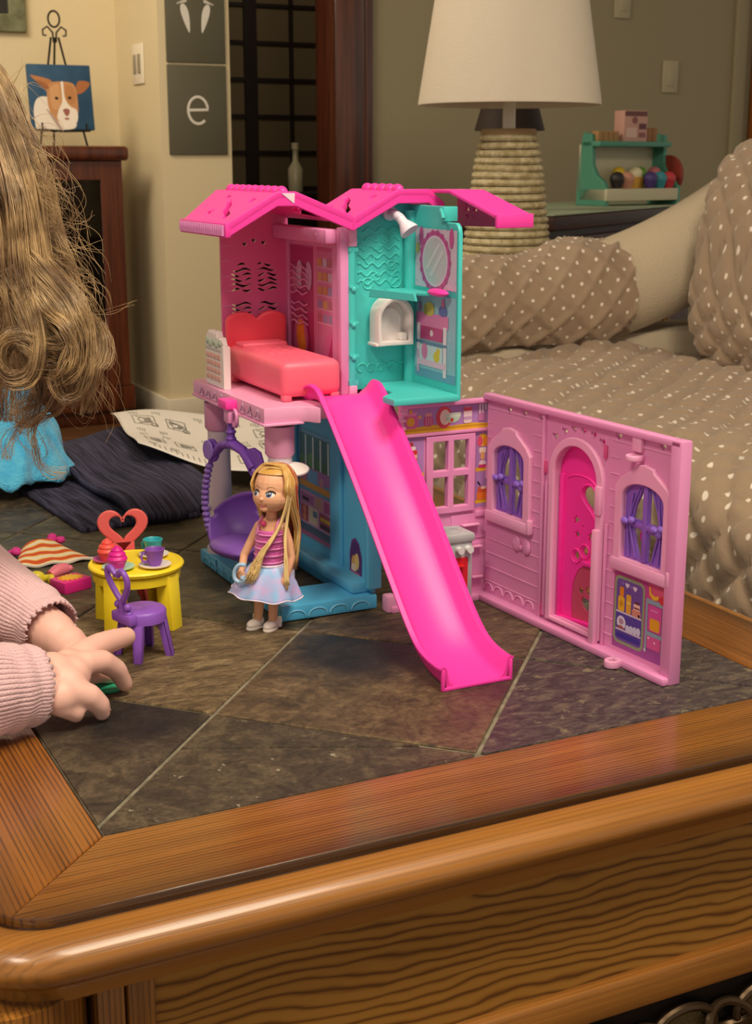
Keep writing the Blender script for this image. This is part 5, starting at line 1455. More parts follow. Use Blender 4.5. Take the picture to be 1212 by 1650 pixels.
# fridge sticker
F = [(rect(0.1865, 0.0105, 0.2495, 0.074), '#b8448c'), (rect(0.1865, 0.0105, 0.2495, 0.022), '#a04c9c'), (rect(0.2285, 0.06, 0.2495, 0.074), '#d4587c'),
     (rrect(0.1875, 0.0145, 0.2245, 0.0715, 0.006), '#8f9c78'), (rrect(0.190, 0.0170, 0.222, 0.0690, 0.004), '#6f4fa0'), (rect(0.1905, 0.019, 0.2215, 0.0405), '#5a43a0'), (rect(0.1905, 0.0405, 0.2215, 0.042), '#d8c6e0'), (rect(0.1905, 0.0255, 0.2215, 0.0270), '#d8c6e0'), (rect(0.192, 0.0195, 0.220, 0.0235), '#43349a')]
F += [(heart(0.203, 0.0648, 0.005), '#e0cfe6'), (heart(0.2125, 0.0642, 0.005), '#e0cfe6'), (heart(0.1975, 0.0655, 0.0036), '#8a6ab8'), (heart(0.2078, 0.0645, 0.0036), '#8a6ab8'),
      (rrect(0.1925, 0.042, 0.2005, 0.0545, 0.002), '#e6b32c'), (rrect(0.1942, 0.0545, 0.1992, 0.0625, 0.0015), '#e68a1e'), (rrect(0.2025, 0.042, 0.2085, 0.058, 0.0015), '#e2a83c'), (circ(0.1965, 0.0485, 0.0025), '#d08f1c'), (rect(0.203, 0.050, 0.208, 0.052), '#f0cf60'),
      (rrect(0.2100, 0.042, 0.2205, 0.0475, 0.001), '#d48a7c'), (rrect(0.2115, 0.0475, 0.2195, 0.0525, 0.001), '#e8c0b8'), (rect(0.212, 0.0485, 0.219, 0.0498), '#7a2a3a'), (rrect(0.213, 0.0525, 0.2185, 0.0545, 0.0008), '#6a2a34'), (circ(0.2185, 0.0435, 0.0013), '#2e2030'),
      (circ(0.1975, 0.0325, 0.0055, 0.0058, 16), '#dcd6ea'), (circ(0.1975, 0.0335, 0.003, 0.0026, 12), '#b48aa8'), (circ(0.197, 0.0285, 0.004, 0.0015, 12), '#a85a60')]
for k in range(4): F.append((circ(0.2055 + 0.0044 * k, 0.0292 + 0.0004 * k, 0.0026, 0.0034, 12), '#cfcbe8'))
F += [(rect(0.2265, 0.0195, 0.229, 0.0605), '#8ea0b8'), (rect(0.246, 0.018, 0.248, 0.0585), '#8ea0b8'), (rect(0.2265, 0.0575, 0.249, 0.0615), '#8ea0b8'), (rect(0.2285, 0.0315, 0.2475, 0.035), '#8ea0b8'), (rect(0.2295, 0.0355, 0.2455, 0.057), '#d450a0'), (rrect(0.2320, 0.0365, 0.2435, 0.0465, 0.002), '#e6a028'), (rect(0.2325, 0.0525, 0.241, 0.0535), '#e48ac4'),
      (rect(0.2295, 0.021, 0.2455, 0.0315), '#d8589c'), (circ(0.2312, 0.0295, 0.001), '#f0c8e0'), (circ(0.2385, 0.0272, 0.001), '#f0c8e0'), (circ(0.2275, 0.0185, 0.0016), '#b8b8cc'),
      ([(0.2295, 0.0715), (0.2310, 0.0715), (0.2325, 0.0665), (0.237, 0.0650), (0.2415, 0.0665), (0.2405, 0.0628), (0.2350, 0.0615), (0.2305, 0.0650)], '#eab62c'), (circ(0.2455, 0.0635, 0.0035, 0.0035, 14), '#d03a30')]
sticker('fridge_sticker', fw, panel(), F)

# magenta door, swung a little away from the viewer
da = radians(10)
dd = (pd * cos(da) - pd.cross(ZX) * sin(da)).normalized()
DO = PO + pd * 0.1065 - pd.cross(ZX) * 0.0045
def dpl(z=0.0): return fr(DO, dd, ZX) @ Matrix.Translation((0, 0, z))
dh = [heart(0.0395, 0.1195, 0.029, 30)]
for x, z, r in ((0.018, 0.101, 0.0042), (0.0195, 0.0885, 0.0036), (0.0345, 0.089, 0.0042)): dh.append(star(x, z, r))
dh.append(circ(0.0255, 0.0965, 0.001, n=8)); dh += [circ(0.0195, 0.070, 0.0026, 0.0035, 14), circ(0.029, 0.0755, 0.0028, 0.0036, 14)]
flapo = [(0.016, 0.012), (0.0535, 0.012), (0.0535, 0.046), (0.049, 0.058), (0.040, 0.064), (0.030, 0.0635), (0.022, 0.058), (0.0165, 0.046), (0.015, 0.03)]
dm = MB().plate(arch(-0.003, 0.0115, 0.063, 0.166, 0.1795, 18), 0.003, dpl(), dh + [flapo], 0.0005)
door = dm.done('arched_door', hotD, house, ang=32)
mb = MB()
mb.tube([(x, z, 0.0005) for x, z in heart(0.0395, 0.1195, 0.033, 30)], 0.0011, 6, closed=True, M=dpl())
mb.tube([(0.022 + 0.018 * cos(t), 0.130 + 0.010 * sin(t), 0.0003) for t in [0.3 + 2.2 * i / 10 for i in range(11)]], 0.0008, 5, M=dpl())
for c_ in ((0.0195, 0.070), (0.029, 0.0755)): mb.tube([(c_[0] + 0.0052 * cos(2 * pi * i / 16), c_[1] + 0.006 * sin(2 * pi * i / 16), 0.0003) for i in range(16)], 0.0008, 5, closed=True, M=dpl())
mb.box((0.001, 0.0095, -0.002), (0.056, 0.014, 0.003), dpl(), 0.001); mb.box((0.0, 0.0095, -0.002), (0.004, 0.139, 0.003), dpl(), 0.001)
mb.box((0.028, 0.0635, -0.001), (0.046, 0.0675, 0.003), dpl(), 0.001)
mb.box((0.050, 0.102, -0.002), (0.060, 0.114, 0.003), dpl(), 0.0012)
mb.done('door_relief', hotD, door, kind='stuff')
paw = [circ(0.0255, 0.040, 0.0023, 0.003, 12), circ(0.0335, 0.0415, 0.0026, 0.0035, 12), circ(0.0415, 0.0385, 0.0026, 0.0035, 12), circ(0.0485, 0.034, 0.0022, 0.003, 12),
       [(0.028, 0.0265), (0.0325, 0.0235), (0.039, 0.0245), (0.0415, 0.0275), (0.038, 0.032), (0.033, 0.034), (0.0275, 0.035), (0.026, 0.031)]]
MB().plate([(x * 0.985 + 0.0004, z) for x, z in flapo], 0.002, dpl(-0.0006), paw, 0.0003).done('pet_flap', P('flap_coral', '#c2486c'), door, ang=32)
# ================================================================ SLIDE
def HW(a, b, z=0.0): return house.matrix_basis @ Vector((a, b, z))
slide = thing('slide', 'long hot pink slide running from the upper floor down to the slate', 'slide', (-0.083, 1.169, T), HA)
path = [(0.060, 0.1880), (0.050, 0.1905), (0.042, 0.1908), (0.033, 0.1880), (0.022, 0.1800), (0.010, 0.1700), (-0.015, 0.1475), (-0.045, 0.1195), (-0.075, 0.0900), (-0.105, 0.0600), (-0.130, 0.0355), (-0.148, 0.0200), (-0.163, 0.0110), (-0.180, 0.0055), (-0.197, 0.0030), (-0.205, 0.0025)]
pp = spline([Vector((0, b, z)) for b, z in path], 60)
a0, a1 = 0.052, 0.107
mb = MB()
def wallh(i):
    t = i / 59
    h = 0.0135
    if t > 0.80: h = 0.0135 + 0.003 * (t - 0.80) / 0.2
    return h
rows = []
for i, p in enumerate(pp):
    d = (pp[min(i + 1, 59)] - pp[max(i - 1, 0)]).normalized()
    n = Vector((0, -d.z, d.y)); n = n if n.z > 0 else -n
    t = i / 59
    h = wallh(i); fl = 0.0
    if t < 0.20: h = 0.0135 * (0.30 + 0.70 * sin(pi / 2 * t / 0.20))
    w_ = 0.004 * max(0.0, 1 - t * 4.5) ** 1.5
    if t > 0.82: w_ = 0.0
    x0, x1 = a0 - w_, a1 + w_
    sec = [(x0 - 0.0055, h, 0), (x0 - 0.0020, h + 0.0012, 0), (x0 + 0.0005, h - 0.001, 0), (x0 + 0.003, 0.004, 0), (x0 + 0.008, 0.0, 0), ((x0 + x1) / 2, -0.0002, 0), (x1 - 0.008, 0.0, 0), (x1 - 0.003, 0.004, 0), (x1 - 0.0005, h - 0.001, 0), (x1 + 0.0020, h + 0.0012, 0), (x1 + 0.0055, h, 0),
           (x1 + 0.0055, h - 0.0015, 0), (x1 + 0.0015, h - 0.0012, 0), (x1 - 0.0005, 0.001, 0), (x1 - 0.004, -0.0022, 0), ((x0 + x1) / 2, -0.0024, 0), (x0 + 0.004, -0.0022, 0), (x0 + 0.0005, 0.001, 0), (x0 - 0.0015, h - 0.0012, 0), (x0 - 0.0055, h - 0.0015, 0)]
    rows.append([mb.bm.verts.new(p + n * s[1] + Vector((s[0], 0, 0))) for s in sec])
for a, b in zip(rows[:-1], rows[1:]):
    for j in range(len(a)):
        k = (j + 1) % len(a); mb.bm.faces.new((a[j], a[k], b[k], b[j]))
mb.bm.faces.new(rows[0][::-1]); mb.bm.faces.new(rows[-1])
mb.done('chute', hot, slide, ang=45)
mb = MB()
mb.box((a0 - 0.004, -0.2065, 0.0), (a1 + 0.004, -0.2045, 0.0030), bev=0.0008)
for x in (a0 - 0.004, a1 + 0.001): mb.box((x, -0.2065, 0.0), (x + 0.003, -0.2035, 0.0175), bev=0.0008)
mb.done('foot_flange', hot, slide)

# ================================================================ BED, BEDSIDE PANEL
bed = thing('toy_bed', 'coral plastic toy bed with a heart shaped headboard on the pink upper floor', 'bed', HW(0, 0, 0.1872), HA)
bx0, bx1, by0, by1 = 0.0245, 0.083, 0.050, 0.192
mb = MB()
mb.box((bx0, by0, 0.0032), (bx1, by1, 0.036), bev=0.008, seg=4)
bd = mb.done('mattress', coral, bed)
def topf(u, v):
    x = bx0 + 0.006 + (bx1 - bx0 - 0.012) * u; y = by0 + 0.010 + (0.125 - 0.005) * v
    e = min(1, 8 * min(u, 1 - u)) * min(1, 8 * min(v, 1 - v))
    return (x, y, 0.0355 + e * (0.0012 + 0.0014 * abs(sin(7 * pi * u / 1.6)) * abs(sin(11 * pi * v / 1.6))))
MB().grid(topf, 36, 54).done('quilted_blanket', coral, bed, ang=60)
hbm = []
for i in range(33):
    t = i / 32; x = bx0 + (bx1 - bx0 + 0.004) * t
    hbm.append((x, 0.058 + 0.0085 * (abs(sin(2 * pi * t * 0.98)) ** 0.5) * (1 if 0.03 < t < 0.97 else 0.4)))
MB().plate([(bx0, 0.004)] + [(bx1 + 0.004, 0.004)] + hbm[::-1], 0.006, facing_b(by1 - 0.002), bev=0.0022).done('headboard', P('coral_deep', '#e8485c', sss=0.35), bed)
MB().box((bx0 + 0.006, by1 - 0.030, 0.034), (bx1 - 0.006, by1 - 0.006, 0.0395), bev=0.004, seg=3).done('pillow', coral, bed)
for x in (bx0 + 0.002, bx1 - 0.010):
    for y in (by0 + 0.002, by1 - 0.012): MB().box((x, y, 0.0), (x + 0.008, y + 0.008, 0.006), bev=0.001).done('leg', coral, bed)

cr = thing('bedside_panel', 'white scalloped plastic panel with a pink grid standing beside the coral bed', 'panel', HW(0, 0, 0.1872), HA)
pts = [(-0.192, 0), (-0.142, 0), (-0.142, 0.040), (-0.149, 0.041), (-0.1525, 0.0475), (-0.160, 0.0475), (-0.163, 0.0525), (-0.167, 0.0490), (-0.171, 0.0525), (-0.176, 0.050), (-0.182, 0.0525), (-0.188, 0.048), (-0.192, 0.040)]
pan = MB().plate(pts, 0.0075, facing_a(0.0030), bev=0.001).done('board', whiteP, cr)
mb = MB()
for i in range(4):
    for j in range(4): mb.box((0.0022, 0.1500 + 0.0102 * i, 0.006 + 0.0068 * j), (0.0036, 0.1576 + 0.0102 * i, 0.0110 + 0.0068 * j), bev=0.0008)
mb.done('grid_squares', P('salmon', '#dfa89e'), pan, kind='stuff')
mb = MB()
for i in range(5): mb.ball((0.0030, 0.150 + 0.0085 * i, 0.0425 - (0.0025 if i % 2 else 0)), (0.0018, 0.0050, 0.0036), u=12, v=8)
mb.done('leaf_trim', P('sage', '#b9c9b8'), pan, kind='stuff')
mb = MB(); mb.box((0.0022, 0.147, 0.0345), (0.0034, 0.189, 0.0385), bev=0.0006); mb.done('panel_band', P('grey_white', '#cfcac8'), pan)

# ================================================================ SWING CHAIR
sw = thing('swing_chair', 'purple hanging egg swing with beaded sides and star seat under the pink floor', 'swing', HW(-0.003, 0.107, 0.0163), HA + radians(13))
sw.scale = (1, 1, 0.9)
# local: x = -a outwards.. the hoop lies in the b-z plane, y = b
mb = MB()
def hoop(t):      # t from the top (0) round one side to the bottom (1)
    pts = [(0.0, 0.140), (0.020, 0.134), (0.036, 0.118), (0.046, 0.094), (0.050, 0.068), (0.045, 0.043), (0.030, 0.025), (0.0, 0.018)]
    return pts
for s in (1, -1):
    sp = spline([Vector((0, s * y, z)) for y, z in hoop(0)], 60)
    mb.tube(sp[:], 0.0024, 8)
frame_ = mb.done('hoop', purp, sw)
mb = MB()
for s in (1,):
    sp = spline([Vector((0, s * y, z)) for y, z in hoop(0)], 90)
    last = None
    for p in sp[30:]:
        if last is None or (p - last).length > 0.0052:
            mb.ball(p, (0.0042, 0.0042, 0.0030), u=10, v=8); last = p
for s in (-1,):
    sp = spline([Vector((0, s * y, z)) for y, z in hoop(0)], 90)
    last = None
    for p in sp[22:70]:
        if last is None or (p - last).length > 0.0046: mb.ball(p, 0.0030, u=8, v=6); last = p
mb.done('beads', P('bead_purple', '#9a78d6'), sw, kind='stuff')
mb = MB()
mb.tube([(-0.001, 0, 0.138), (-0.001, 0, 0.150), (-0.001, 0, 0.163)], [0.0048, 0.0036, 0.0030], 10)
for z in (0.146, 0.153): mb.ball((-0.001, 0, z), (0.005, 0.005, 0.0028), u=12, v=8)
mb.tube([(0, 0.034, 0.121), (0, 0.018, 0.136), (0, 0, 0.141), (0, -0.018, 0.136), (0, -0.034, 0.121)], [0.0034, 0.0046, 0.0055, 0.0050, 0.0045], 10)
mb.done('hanger', purpD, sw)
mb = MB()
mb.plate(circ(-0.036, 0.127, 0.0105, 0.0125, 22), 0.004, fr((-0.002, 0, 0), -BX, ZX) if False else fr((-0.001, 0, 0), -BX, ZX), bev=0.0015)
mb.done('ear_plate', purpD, sw)
mb = MB()
mb.plate([(0.012, 0.133), (0.030, 0.112), (0.048, 0.112), (0.048, 0.130), (0.044, 0.139), (0.034, 0.142), (0.024, 0.139)], 0.004, fr((-0.001, 0, 0), -BX, ZX), bev=0.0012)
mb.done('ear_plate', purpD, sw)
mb = MB()
mb.plate(circ(-0.0365, 0.128, 0.0085, 0.0105, 20), 0.002, fr((-0.0025, 0, 0), -BX, ZX), [], 0.0009, z=0.002)
mb.done('ear_inner', P('bead_purple', '#9a78d6'), sw)
# bowl seat: half egg open to the viewer, cushion at the bottom, star relief
def shell(u, v):
    """back half of an egg: v across (left rim .. right rim), u from the front lip under the cushion up the back"""
    th = pi * (0.03 + 0.94 * v); ph = radians(-115 + 165 * u)
    r = sin(th)
    return (0.004 + 0.038 * r * cos(ph), -0.0455 * cos(th), 0.056 + 0.036 * r * sin(ph))
mb = MB(); mb.grid(shell, 18, 28)
o = mb.done('seat_shell', purp, sw, ang=180)
md = o.modifiers.new('s', 'SOLIDIFY'); md.thickness = 0.0025; md.offset = 0
MB().ball((0.006, 0.0, 0.030), (0.026, 0.036, 0.0105), u=24, v=12).done('seat_cushion', purp, sw)
mb = MB()
stp = star(0.004, 0.055, 0.021, 5, 0.5, 100)
def onshell(y, z):
    v = (math.acos(max(-1, min(1, -y / 0.0455))) / pi - 0.03) / 0.94
    best = min((abs(shell(k / 60, v)[2] - z), k / 60) for k in range(61))
    p = shell(best[1], v); return Vector((p[0] - 0.0018, p[1], p[2]))
sp = [onshell(-stp[i % 10][0] * (1 - t) - stp[(i + 1) % 10][0] * t, stp[i % 10][1] * (1 - t) + stp[(i + 1) % 10][1] * t) for i in range(10) for t in (0, 0.33, 0.66)]
mb.tube(sp, 0.0021, 6, closed=True)
mb.done('star_relief', P('star_purple', '#a982de'), sw)

# ================================================================ TEA TABLE, CHAIRS AND TEA THINGS
tz = 0.056
tt = thing('toy_table', 'round yellow toy table with four legs set for tea', 'table', (-0.2095, 1.172, T), radians(20))
mb = MB().lathe([(0, tz - 0.006), (0.037, tz - 0.006), (0.0405, tz - 0.004), (0.0415, tz - 0.0015), (0.0405, tz), (0.038, tz + 0.0004), (0.037, tz - 0.0004), (0, tz - 0.0004)], n=48)
mb.lathe([(0.0345, tz - 0.014), (0.0375, tz - 0.014), (0.0385, tz - 0.006), (0.0345, tz - 0.006)], n=48)
mb.done('tabletop', yell, tt)
for k in range(4):
    a = radians(45 + 90 * k)
    c, s = cos(a), sin(a)
    M = Matrix.Rotation(a, 4, 'Z')
    mb = MB()
    # flared channel legs: outer face and two flanges
    for x0, x1, y0, y1 in ((0.0345, 0.0375, -0.0085, 0.0085), (0.024, 0.0375, -0.0085, -0.006), (0.024, 0.0375, 0.006, 0.0085)):
        t_ = MB().box((x0, y0, 0.0), (x1, y1, tz - 0.006), bev=0.0008)
        for v in t_.bm.verts:
            k_ = 1 - v.co.z / tz
            v.co.x += 0.0035 * k_; v.co.y *= 1 - 0.12 * k_
        me = t_.to_mesh('t', [], False); mb.mesh(me, M)
    mb.done('leg', yell, tt)

def toy_chair(loc, rz, m, label, back):
    t = thing('toy_chair', label, 'chair', loc, rz)
    sh = 0.041
    mb = MB().lathe([(0, sh), (0.0165, sh), (0.0185, sh - 0.001), (0.0195, sh - 0.003), (0.0195, sh - 0.0105), (0.0175, sh - 0.0105), (0.0175, sh - 0.004), (0, sh - 0.004)], n=36)
    mb.box((-0.014, -0.0215, sh - 0.010), (0.014, -0.012, sh - 0.001), bev=0.002)
    mb.done('seat', m, t)
    for k in range(4):
        a = radians(45 + 90 * k); M = Matrix.Rotation(a, 4, 'Z')
        t_ = MB().box((0.0150, -0.0052, 0.0), (0.0175, 0.0052, sh - 0.006), bev=0.0007)
        t_.box((0.011, -0.0052, 0.0), (0.0175, -0.0035, sh - 0.006), bev=0.0005); t_.box((0.011, 0.0035, 0.0), (0.0175, 0.0052, sh - 0.006), bev=0.0005)
        for v in t_.bm.verts:
            k_ = 1 - v.co.z / sh; v.co.x += 0.0075 * k_; v.co.y *= 1 - 0.35 * k_
        me = t_.to_mesh('t', [], False)
        MB().mesh(me, M).done('leg', m, t)
    if back == 'pointed':       # slender heart outline on a stem with little scrolls
        M = fr((0, -0.0175, sh), (1, 0, 0), Vector((0, -0.16, 1)))
        mb = MB()
        for s in (-1, 1):
            sp = spline([Vector((s * x, y, 0)) for x, y in ((0.0, 0.008), (0.0075, 0.016), (0.0135, 0.025), (0.0140, 0.033), (0.0085, 0.0370), (0.0012, 0.0320))], 26)
            mb.tube(sp, [0.0024] * 26, 8, M=M, flat=(1.0, 1.2))
        mb.tube([(0, -0.003, 0), (0, 0.004, 0), (0, 0.0115, 0)], [0.0042, 0.0034, 0.0030], 8, M=M)
        for s in (-1, 1):
            mb.ball((s * 0.0072, 0.005, 0.0), (0.0034, 0.0034, 0.003), M=M, u=12, v=8); mb.ball((s * 0.0060, -0.0005, 0.0), (0.0040, 0.0026, 0.003), M=M, u=12, v=8)
        mb.done('heart_back', m, t)
    else:                       # broad flat heart with a heart opening
        M = fr((0, -0.0175, sh), (1, 0, 0), Vector((0, -0.12, 1)))
        out = heart(0, 0.021, 0.047, 40); inn = heart(0, 0.0245, 0.025, 32)
        MB().plate(out, 0.0042, M, [inn], 0.0014).box((-0.010, -0.004, -0.0042), (0.010, 0.012, 0.0), M, 0.0012).done('heart_back', m, t)
    return t
toy_chair((-0.1915, 1.0905, T), radians(-48), P('violet', '#8a55c0'), 'purple toy chair with a slender heart back in front of the yellow table', 'pointed')
toy_chair((-0.2300, 1.236, T), radians(196), P('red_coral', '#f06a66'), 'coral toy chair with a broad heart back behind the yellow table', 'broad')
def TW_(x, y): return (x, y, T + tz + 0.0002)
def saucer(x, y, m, label, r=0.0135, name='toy_saucer', cat='saucer'):
    t = MB().lathe([(0, 0), (r * 0.6, 0), (r * 0.95, 0.0015), (r, 0.0026), (r * 0.93, 0.0028), (r * 0.6, 0.0012), (0, 0.0010)], n=32).done(name, m)
    t.location = TW_(x, y); tag(t, label, cat); return t
def cup(x, y, m, label, rz):
    t = thing('toy_cup', label, 'cup', (x, y, T + tz + 0.0014), rz)
    MB().lathe([(0, 0), (0.0048, 0), (0.0052, 0.0015), (0.0062, 0.004), (0.0083, 0.0135), (0.0088, 0.0145), (0.0083, 0.0148), (0.0074, 0.0138), (0.0055, 0.004), (0, 0.0032)], n=30).done('bowl', m, t)
    MB().tube([(0.0070, 0, 0.0115), (0.0105, 0, 0.0118), (0.0122, 0, 0.0085), (0.0108, 0, 0.0045), (0.0062, 0, 0.0035)], 0.0011, 8).done('handle', m, t)
    return t
saucer(-0.1905, 1.157, whiteP, 'white toy saucer under the purple cup', 0.0140)
cup(-0.1905, 1.157, P('cup_purple', '#8f55bf'), 'purple toy teacup at the front right of the yellow table', radians(205))
saucer(-0.1965, 1.190, whiteP, 'white toy saucer under the turquoise cup', 0.0132)
cup(-0.1970, 1.189, P('cup_turquoise', '#2fb6c4'), 'turquoise toy teacup behind the purple cup', radians(150))
mint = P('mint', '#a9dcc4')
saucer(-0.2210, 1.150, mint, 'mint green toy plate under the magenta cupcake', 0.0140, 'toy_plate', 'plate')
saucer(-0.2350, 1.174, P('plate_magenta', '#b2409c'), 'magenta purple toy plate under the coral cupcake', 0.0125, 'toy_plate', 'plate')
def cupcake(x, y, m1, m2, label):
    t = thing('toy_cupcake', label, 'cupcake', (x, y, T + tz + 0.0014), 0)
    mb = MB()
    n = 24; pr = [(0, 0), (0.0058, 0), (0.0078, 0.0058), (0.0076, 0.0064), (0, 0.0066)]
    mb.lathe(pr, n=n)
    for v in mb.bm.verts:
        a = atan2(v.co.y, v.co.x); k = 1 + 0.05 * (1 if int(a / (2 * pi / 24) + 100) % 2 else -1); v.co.x *= k; v.co.y *= k
    mb.done('case', m2, t)
    mb = MB().lathe([(0, 0.0060), (0.0080, 0.0060), (0.0088, 0.0080), (0.0078, 0.0102), (0.0072, 0.0106), (0.0074, 0.0122), (0.0058, 0.0142), (0.0050, 0.0146), (0.0050, 0.0158), (0.0032, 0.0176), (0.0012, 0.0192), (0, 0.0196)], n=28)
    mb.done('frosting', m1, t)
    return t
cupcake(-0.2215, 1.1495, P('cake_magenta', '#e0229a'), P('cake_magenta', '#e0229a'), 'magenta toy cupcake on the mint plate')
cupcake(-0.2345, 1.1735, P('cake_coral', '#f0584e'), P('cake_coral', '#f0584e'), 'coral toy cupcake on the magenta plate')
# ================================================================ THINGS LYING ON THE SLATE
# navy striped towel, folded over once
def towel_mat():
    m = bpy.data.materials.new('towel_navy'); m.use_nodes = True
    nt = m.node_tree; L = nt.links; b = nt.nodes['Principled BSDF']
    uv = node(nt, 'ShaderNodeUVMap')
    mp = node(nt, 'ShaderNodeMapping'); mp.inputs['Scale'].default_value = (14, 120, 1); L.new(uv.outputs[0], mp.inputs['Vector'])
    n = node(nt, 'ShaderNodeTexNoise', Scale=1.0, Detail=4.0, Roughness=0.7); L.new(mp.outputs[0], n.inputs['Vector'])
    r = node(nt, 'ShaderNodeValToRGB'); e = r.color_ramp.elements
    e[0].position = 0.40; e[0].color = lin('#1c1c2b'); e[1].position = 0.66; e[1].color = lin('#55526c')
    L.new(n.outputs['Fac'], r.inputs['Fac']); L.new(r.outputs[0], b.inputs['Base Color'])
    wv = node(nt, 'ShaderNodeTexWave', wave_type='BANDS', bands_direction='Y', Scale=1.0, Distortion=1.0)
    mp2 = node(nt, 'ShaderNodeMapping'); mp2.inputs['Scale'].default_value = (4, 42, 1); L.new(uv.outputs[0], mp2.inputs['Vector']); L.new(mp2.outputs[0], wv.inputs['Vector'])
    bp = node(nt, 'ShaderNodeBump', Strength=0.5, Distance=0.0014); L.new(wv.outputs['Fac'], bp.inputs['Height']); L.new(bp.outputs[0], b.inputs['Normal'])
    b.inputs['Roughness'].default_value = 0.95; b.inputs['Specular IOR Level'].default_value = 0.2
    return m
tm = towel_mat()
def bilerp(c, u, v):
    a = Vector(c[0]).lerp(Vector(c[1]), u); b = Vector(c[3]).lerp(Vector(c[2]), u)
    return a.lerp(b, v)
tow = thing('towel', 'dark navy striped towel lying folded at the far left of the slate table', 'towel', (0, 0, 0), 0)
lowc = [(-0.446, 1.685, 0), (-0.323, 1.478, 0), (-0.200, 1.545, 0), (-0.323, 1.752, 0)]
upc = [(-0.460, 1.850, 0), (-0.268, 1.492, 0), (-0.165, 1.575, 0), (-0.350, 2.000, 0)]
def lowf(u, v):
    p = bilerp(lowc, u, v)
    return (p.x, p.y, T + 0.0065 + 0.0025 * noise.noise(Vector((p.x * 14, p.y * 14, 1))))
def upf(u, v):
    p = bilerp(upc, u, v)
    p.x += 0.006 * sin(v * 6); p.y += 0.006 * sin(v * 9 + 1)
    rim = min(1.0, (1 - u) * 9)
    z = T + 0.0145 + 0.006 * rim + 0.004 * noise.noise(Vector((p.x * 9, p.y * 9, 4))) + 0.004 * sin(u * 9 + v * 2)
    return (p.x, p.y, z)
for f, nm, sx, sy in ((lowf, 'lower_layer', 0.24, 0.20), (upf, 'upper_layer', 0.39, 0.20)):
    o = MB().grid(f, 60, 40, tm, uv=(sy, sx)).done(nm, None, tow, ang=180)
    md = o.modifiers.new('s', 'SOLIDIFY'); md.thickness = 0.008 if nm == 'upper_layer' else 0.006; md.offset = -1
# instruction leaflet, unfolded and wavy
paper = mat('paper', '#dcd6cc', 0.8)
lf = thing('leaflet', 'unfolded white instruction leaflet with line drawings on the navy towel', 'paper', (0, 0, 0), 0)
pc = [(-0.392, 2.035, 0), (-0.306, 1.765, 0), (-0.05, 1.62, 0), (-0.115, 2.075, 0)]
def papf(u, v):
    p = bilerp(pc, u, v)
    z = T + 0.029 + 0.006 * sin(v * 7.0 + u * 2) + 0.006 * abs(v - 0.36) / 0.36 * (1 if v < 0.36 else -0.2) + 0.004 * sin(u * 8 + v * 3)
    return Vector((p.x, p.y, z))
o = MB().grid(papf, 30, 40, paper).done('sheet', None, lf, ang=180)
md = o.modifiers.new('s', 'SOLIDIFY'); md.thickness = 0.0008; md.offset = -1
mb = MB(); mb.recalc = False
def pline(pts, w_=0.0011):
    for (a, b) in zip(pts[:-1], pts[1:]):
        n = 4
        for i in range(n):
            q = [(a[0] + (b[0] - a[0]) * t / n, a[1] + (b[1] - a[1]) * t / n) for t in (i, i + 1)]
            d = Vector((q[1][0] - q[0][0], q[1][1] - q[0][1])); 
            if d.length < 1e-6: continue
            nn = Vector((-d.y, d.x)).normalized() * w_ * 3
            vs = [mb.bm.verts.new(papf(*c) + Vector((0, 0, 0.0006))) for c in ((q[0][0] + nn.x, q[0][1] + nn.y), (q[1][0] + nn.x, q[1][1] + nn.y), (q[1][0] - nn.x, q[1][1] - nn.y), (q[0][0] - nn.x, q[0][1] - nn.y))]
            mb.bm.faces.new(vs)
rr = random.Random(11)
def prect(u0, v0, u1, v1, w_=0.0011): pline([(u0, v0), (u1, v0), (u1, v1), (u0, v1), (u0, v0)], w_)
for (cu, cv, s) in ((0.30, 0.14, 0.14), (0.30, 0.31, 0.12), (0.72, 0.14, 0.12), (0.72, 0.30, 0.12), (0.30, 0.55, 0.14), (0.62, 0.52, 0.12), (0.30, 0.78, 0.14), (0.62, 0.76, 0.13), (0.86, 0.6, 0.10), (0.86, 0.84, 0.09)):
    prect(cu - s * 0.6, cv - s * 0.42, cu + s * 0.5, cv + s * 0.40, 0.0009)
    for k in range(5):
        x = cu + rr.uniform(-0.4, 0.3) * s; y = cv + rr.uniform(-0.3, 0.25) * s
        prect(x, y, x + rr.uniform(0.1, 0.35) * s, y + rr.uniform(0.08, 0.3) * s, 0.0012)
    pline([(cu - s * 0.5, cv - s * 0.3), (cu, cv + s * 0.2), (cu + s * 0.45, cv - s * 0.25)], 0.0009)
    pline([(cu + s * 0.3 * cos(t * 0.7), cv + s * 0.25 * sin(t * 0.7)) for t in range(10)], 0.001)
for (cu, cv) in [(a_, b_) for a_ in (0.15, 0.48, 0.58, 0.90) for b_ in (0.08, 0.2, 0.42, 0.62, 0.72, 0.88)]:
    for k in range(4): pline([(cu - 0.03, cv + 0.012 * k), (cu + rr.uniform(0.0, 0.035), cv + 0.012 * k)], 0.0007)
for k in range(9): pline([(0.05 + 0.10 * k, 0.965), (0.10 + 0.10 * k, 0.962)], 0.0012)
for k in range(12): pline([(0.90 + 0.004 * (k % 2), 0.10 + 0.03 * k), (0.96, 0.10 + 0.03 * k)], 0.0008)
for k in range(8): pline([(0.55 + 0.02 * k, 0.90), (0.60 + 0.02 * k, 0.955)], 0.0008)
mb.done('printed_diagram', ink('#8c8984'), lf, smooth=False)
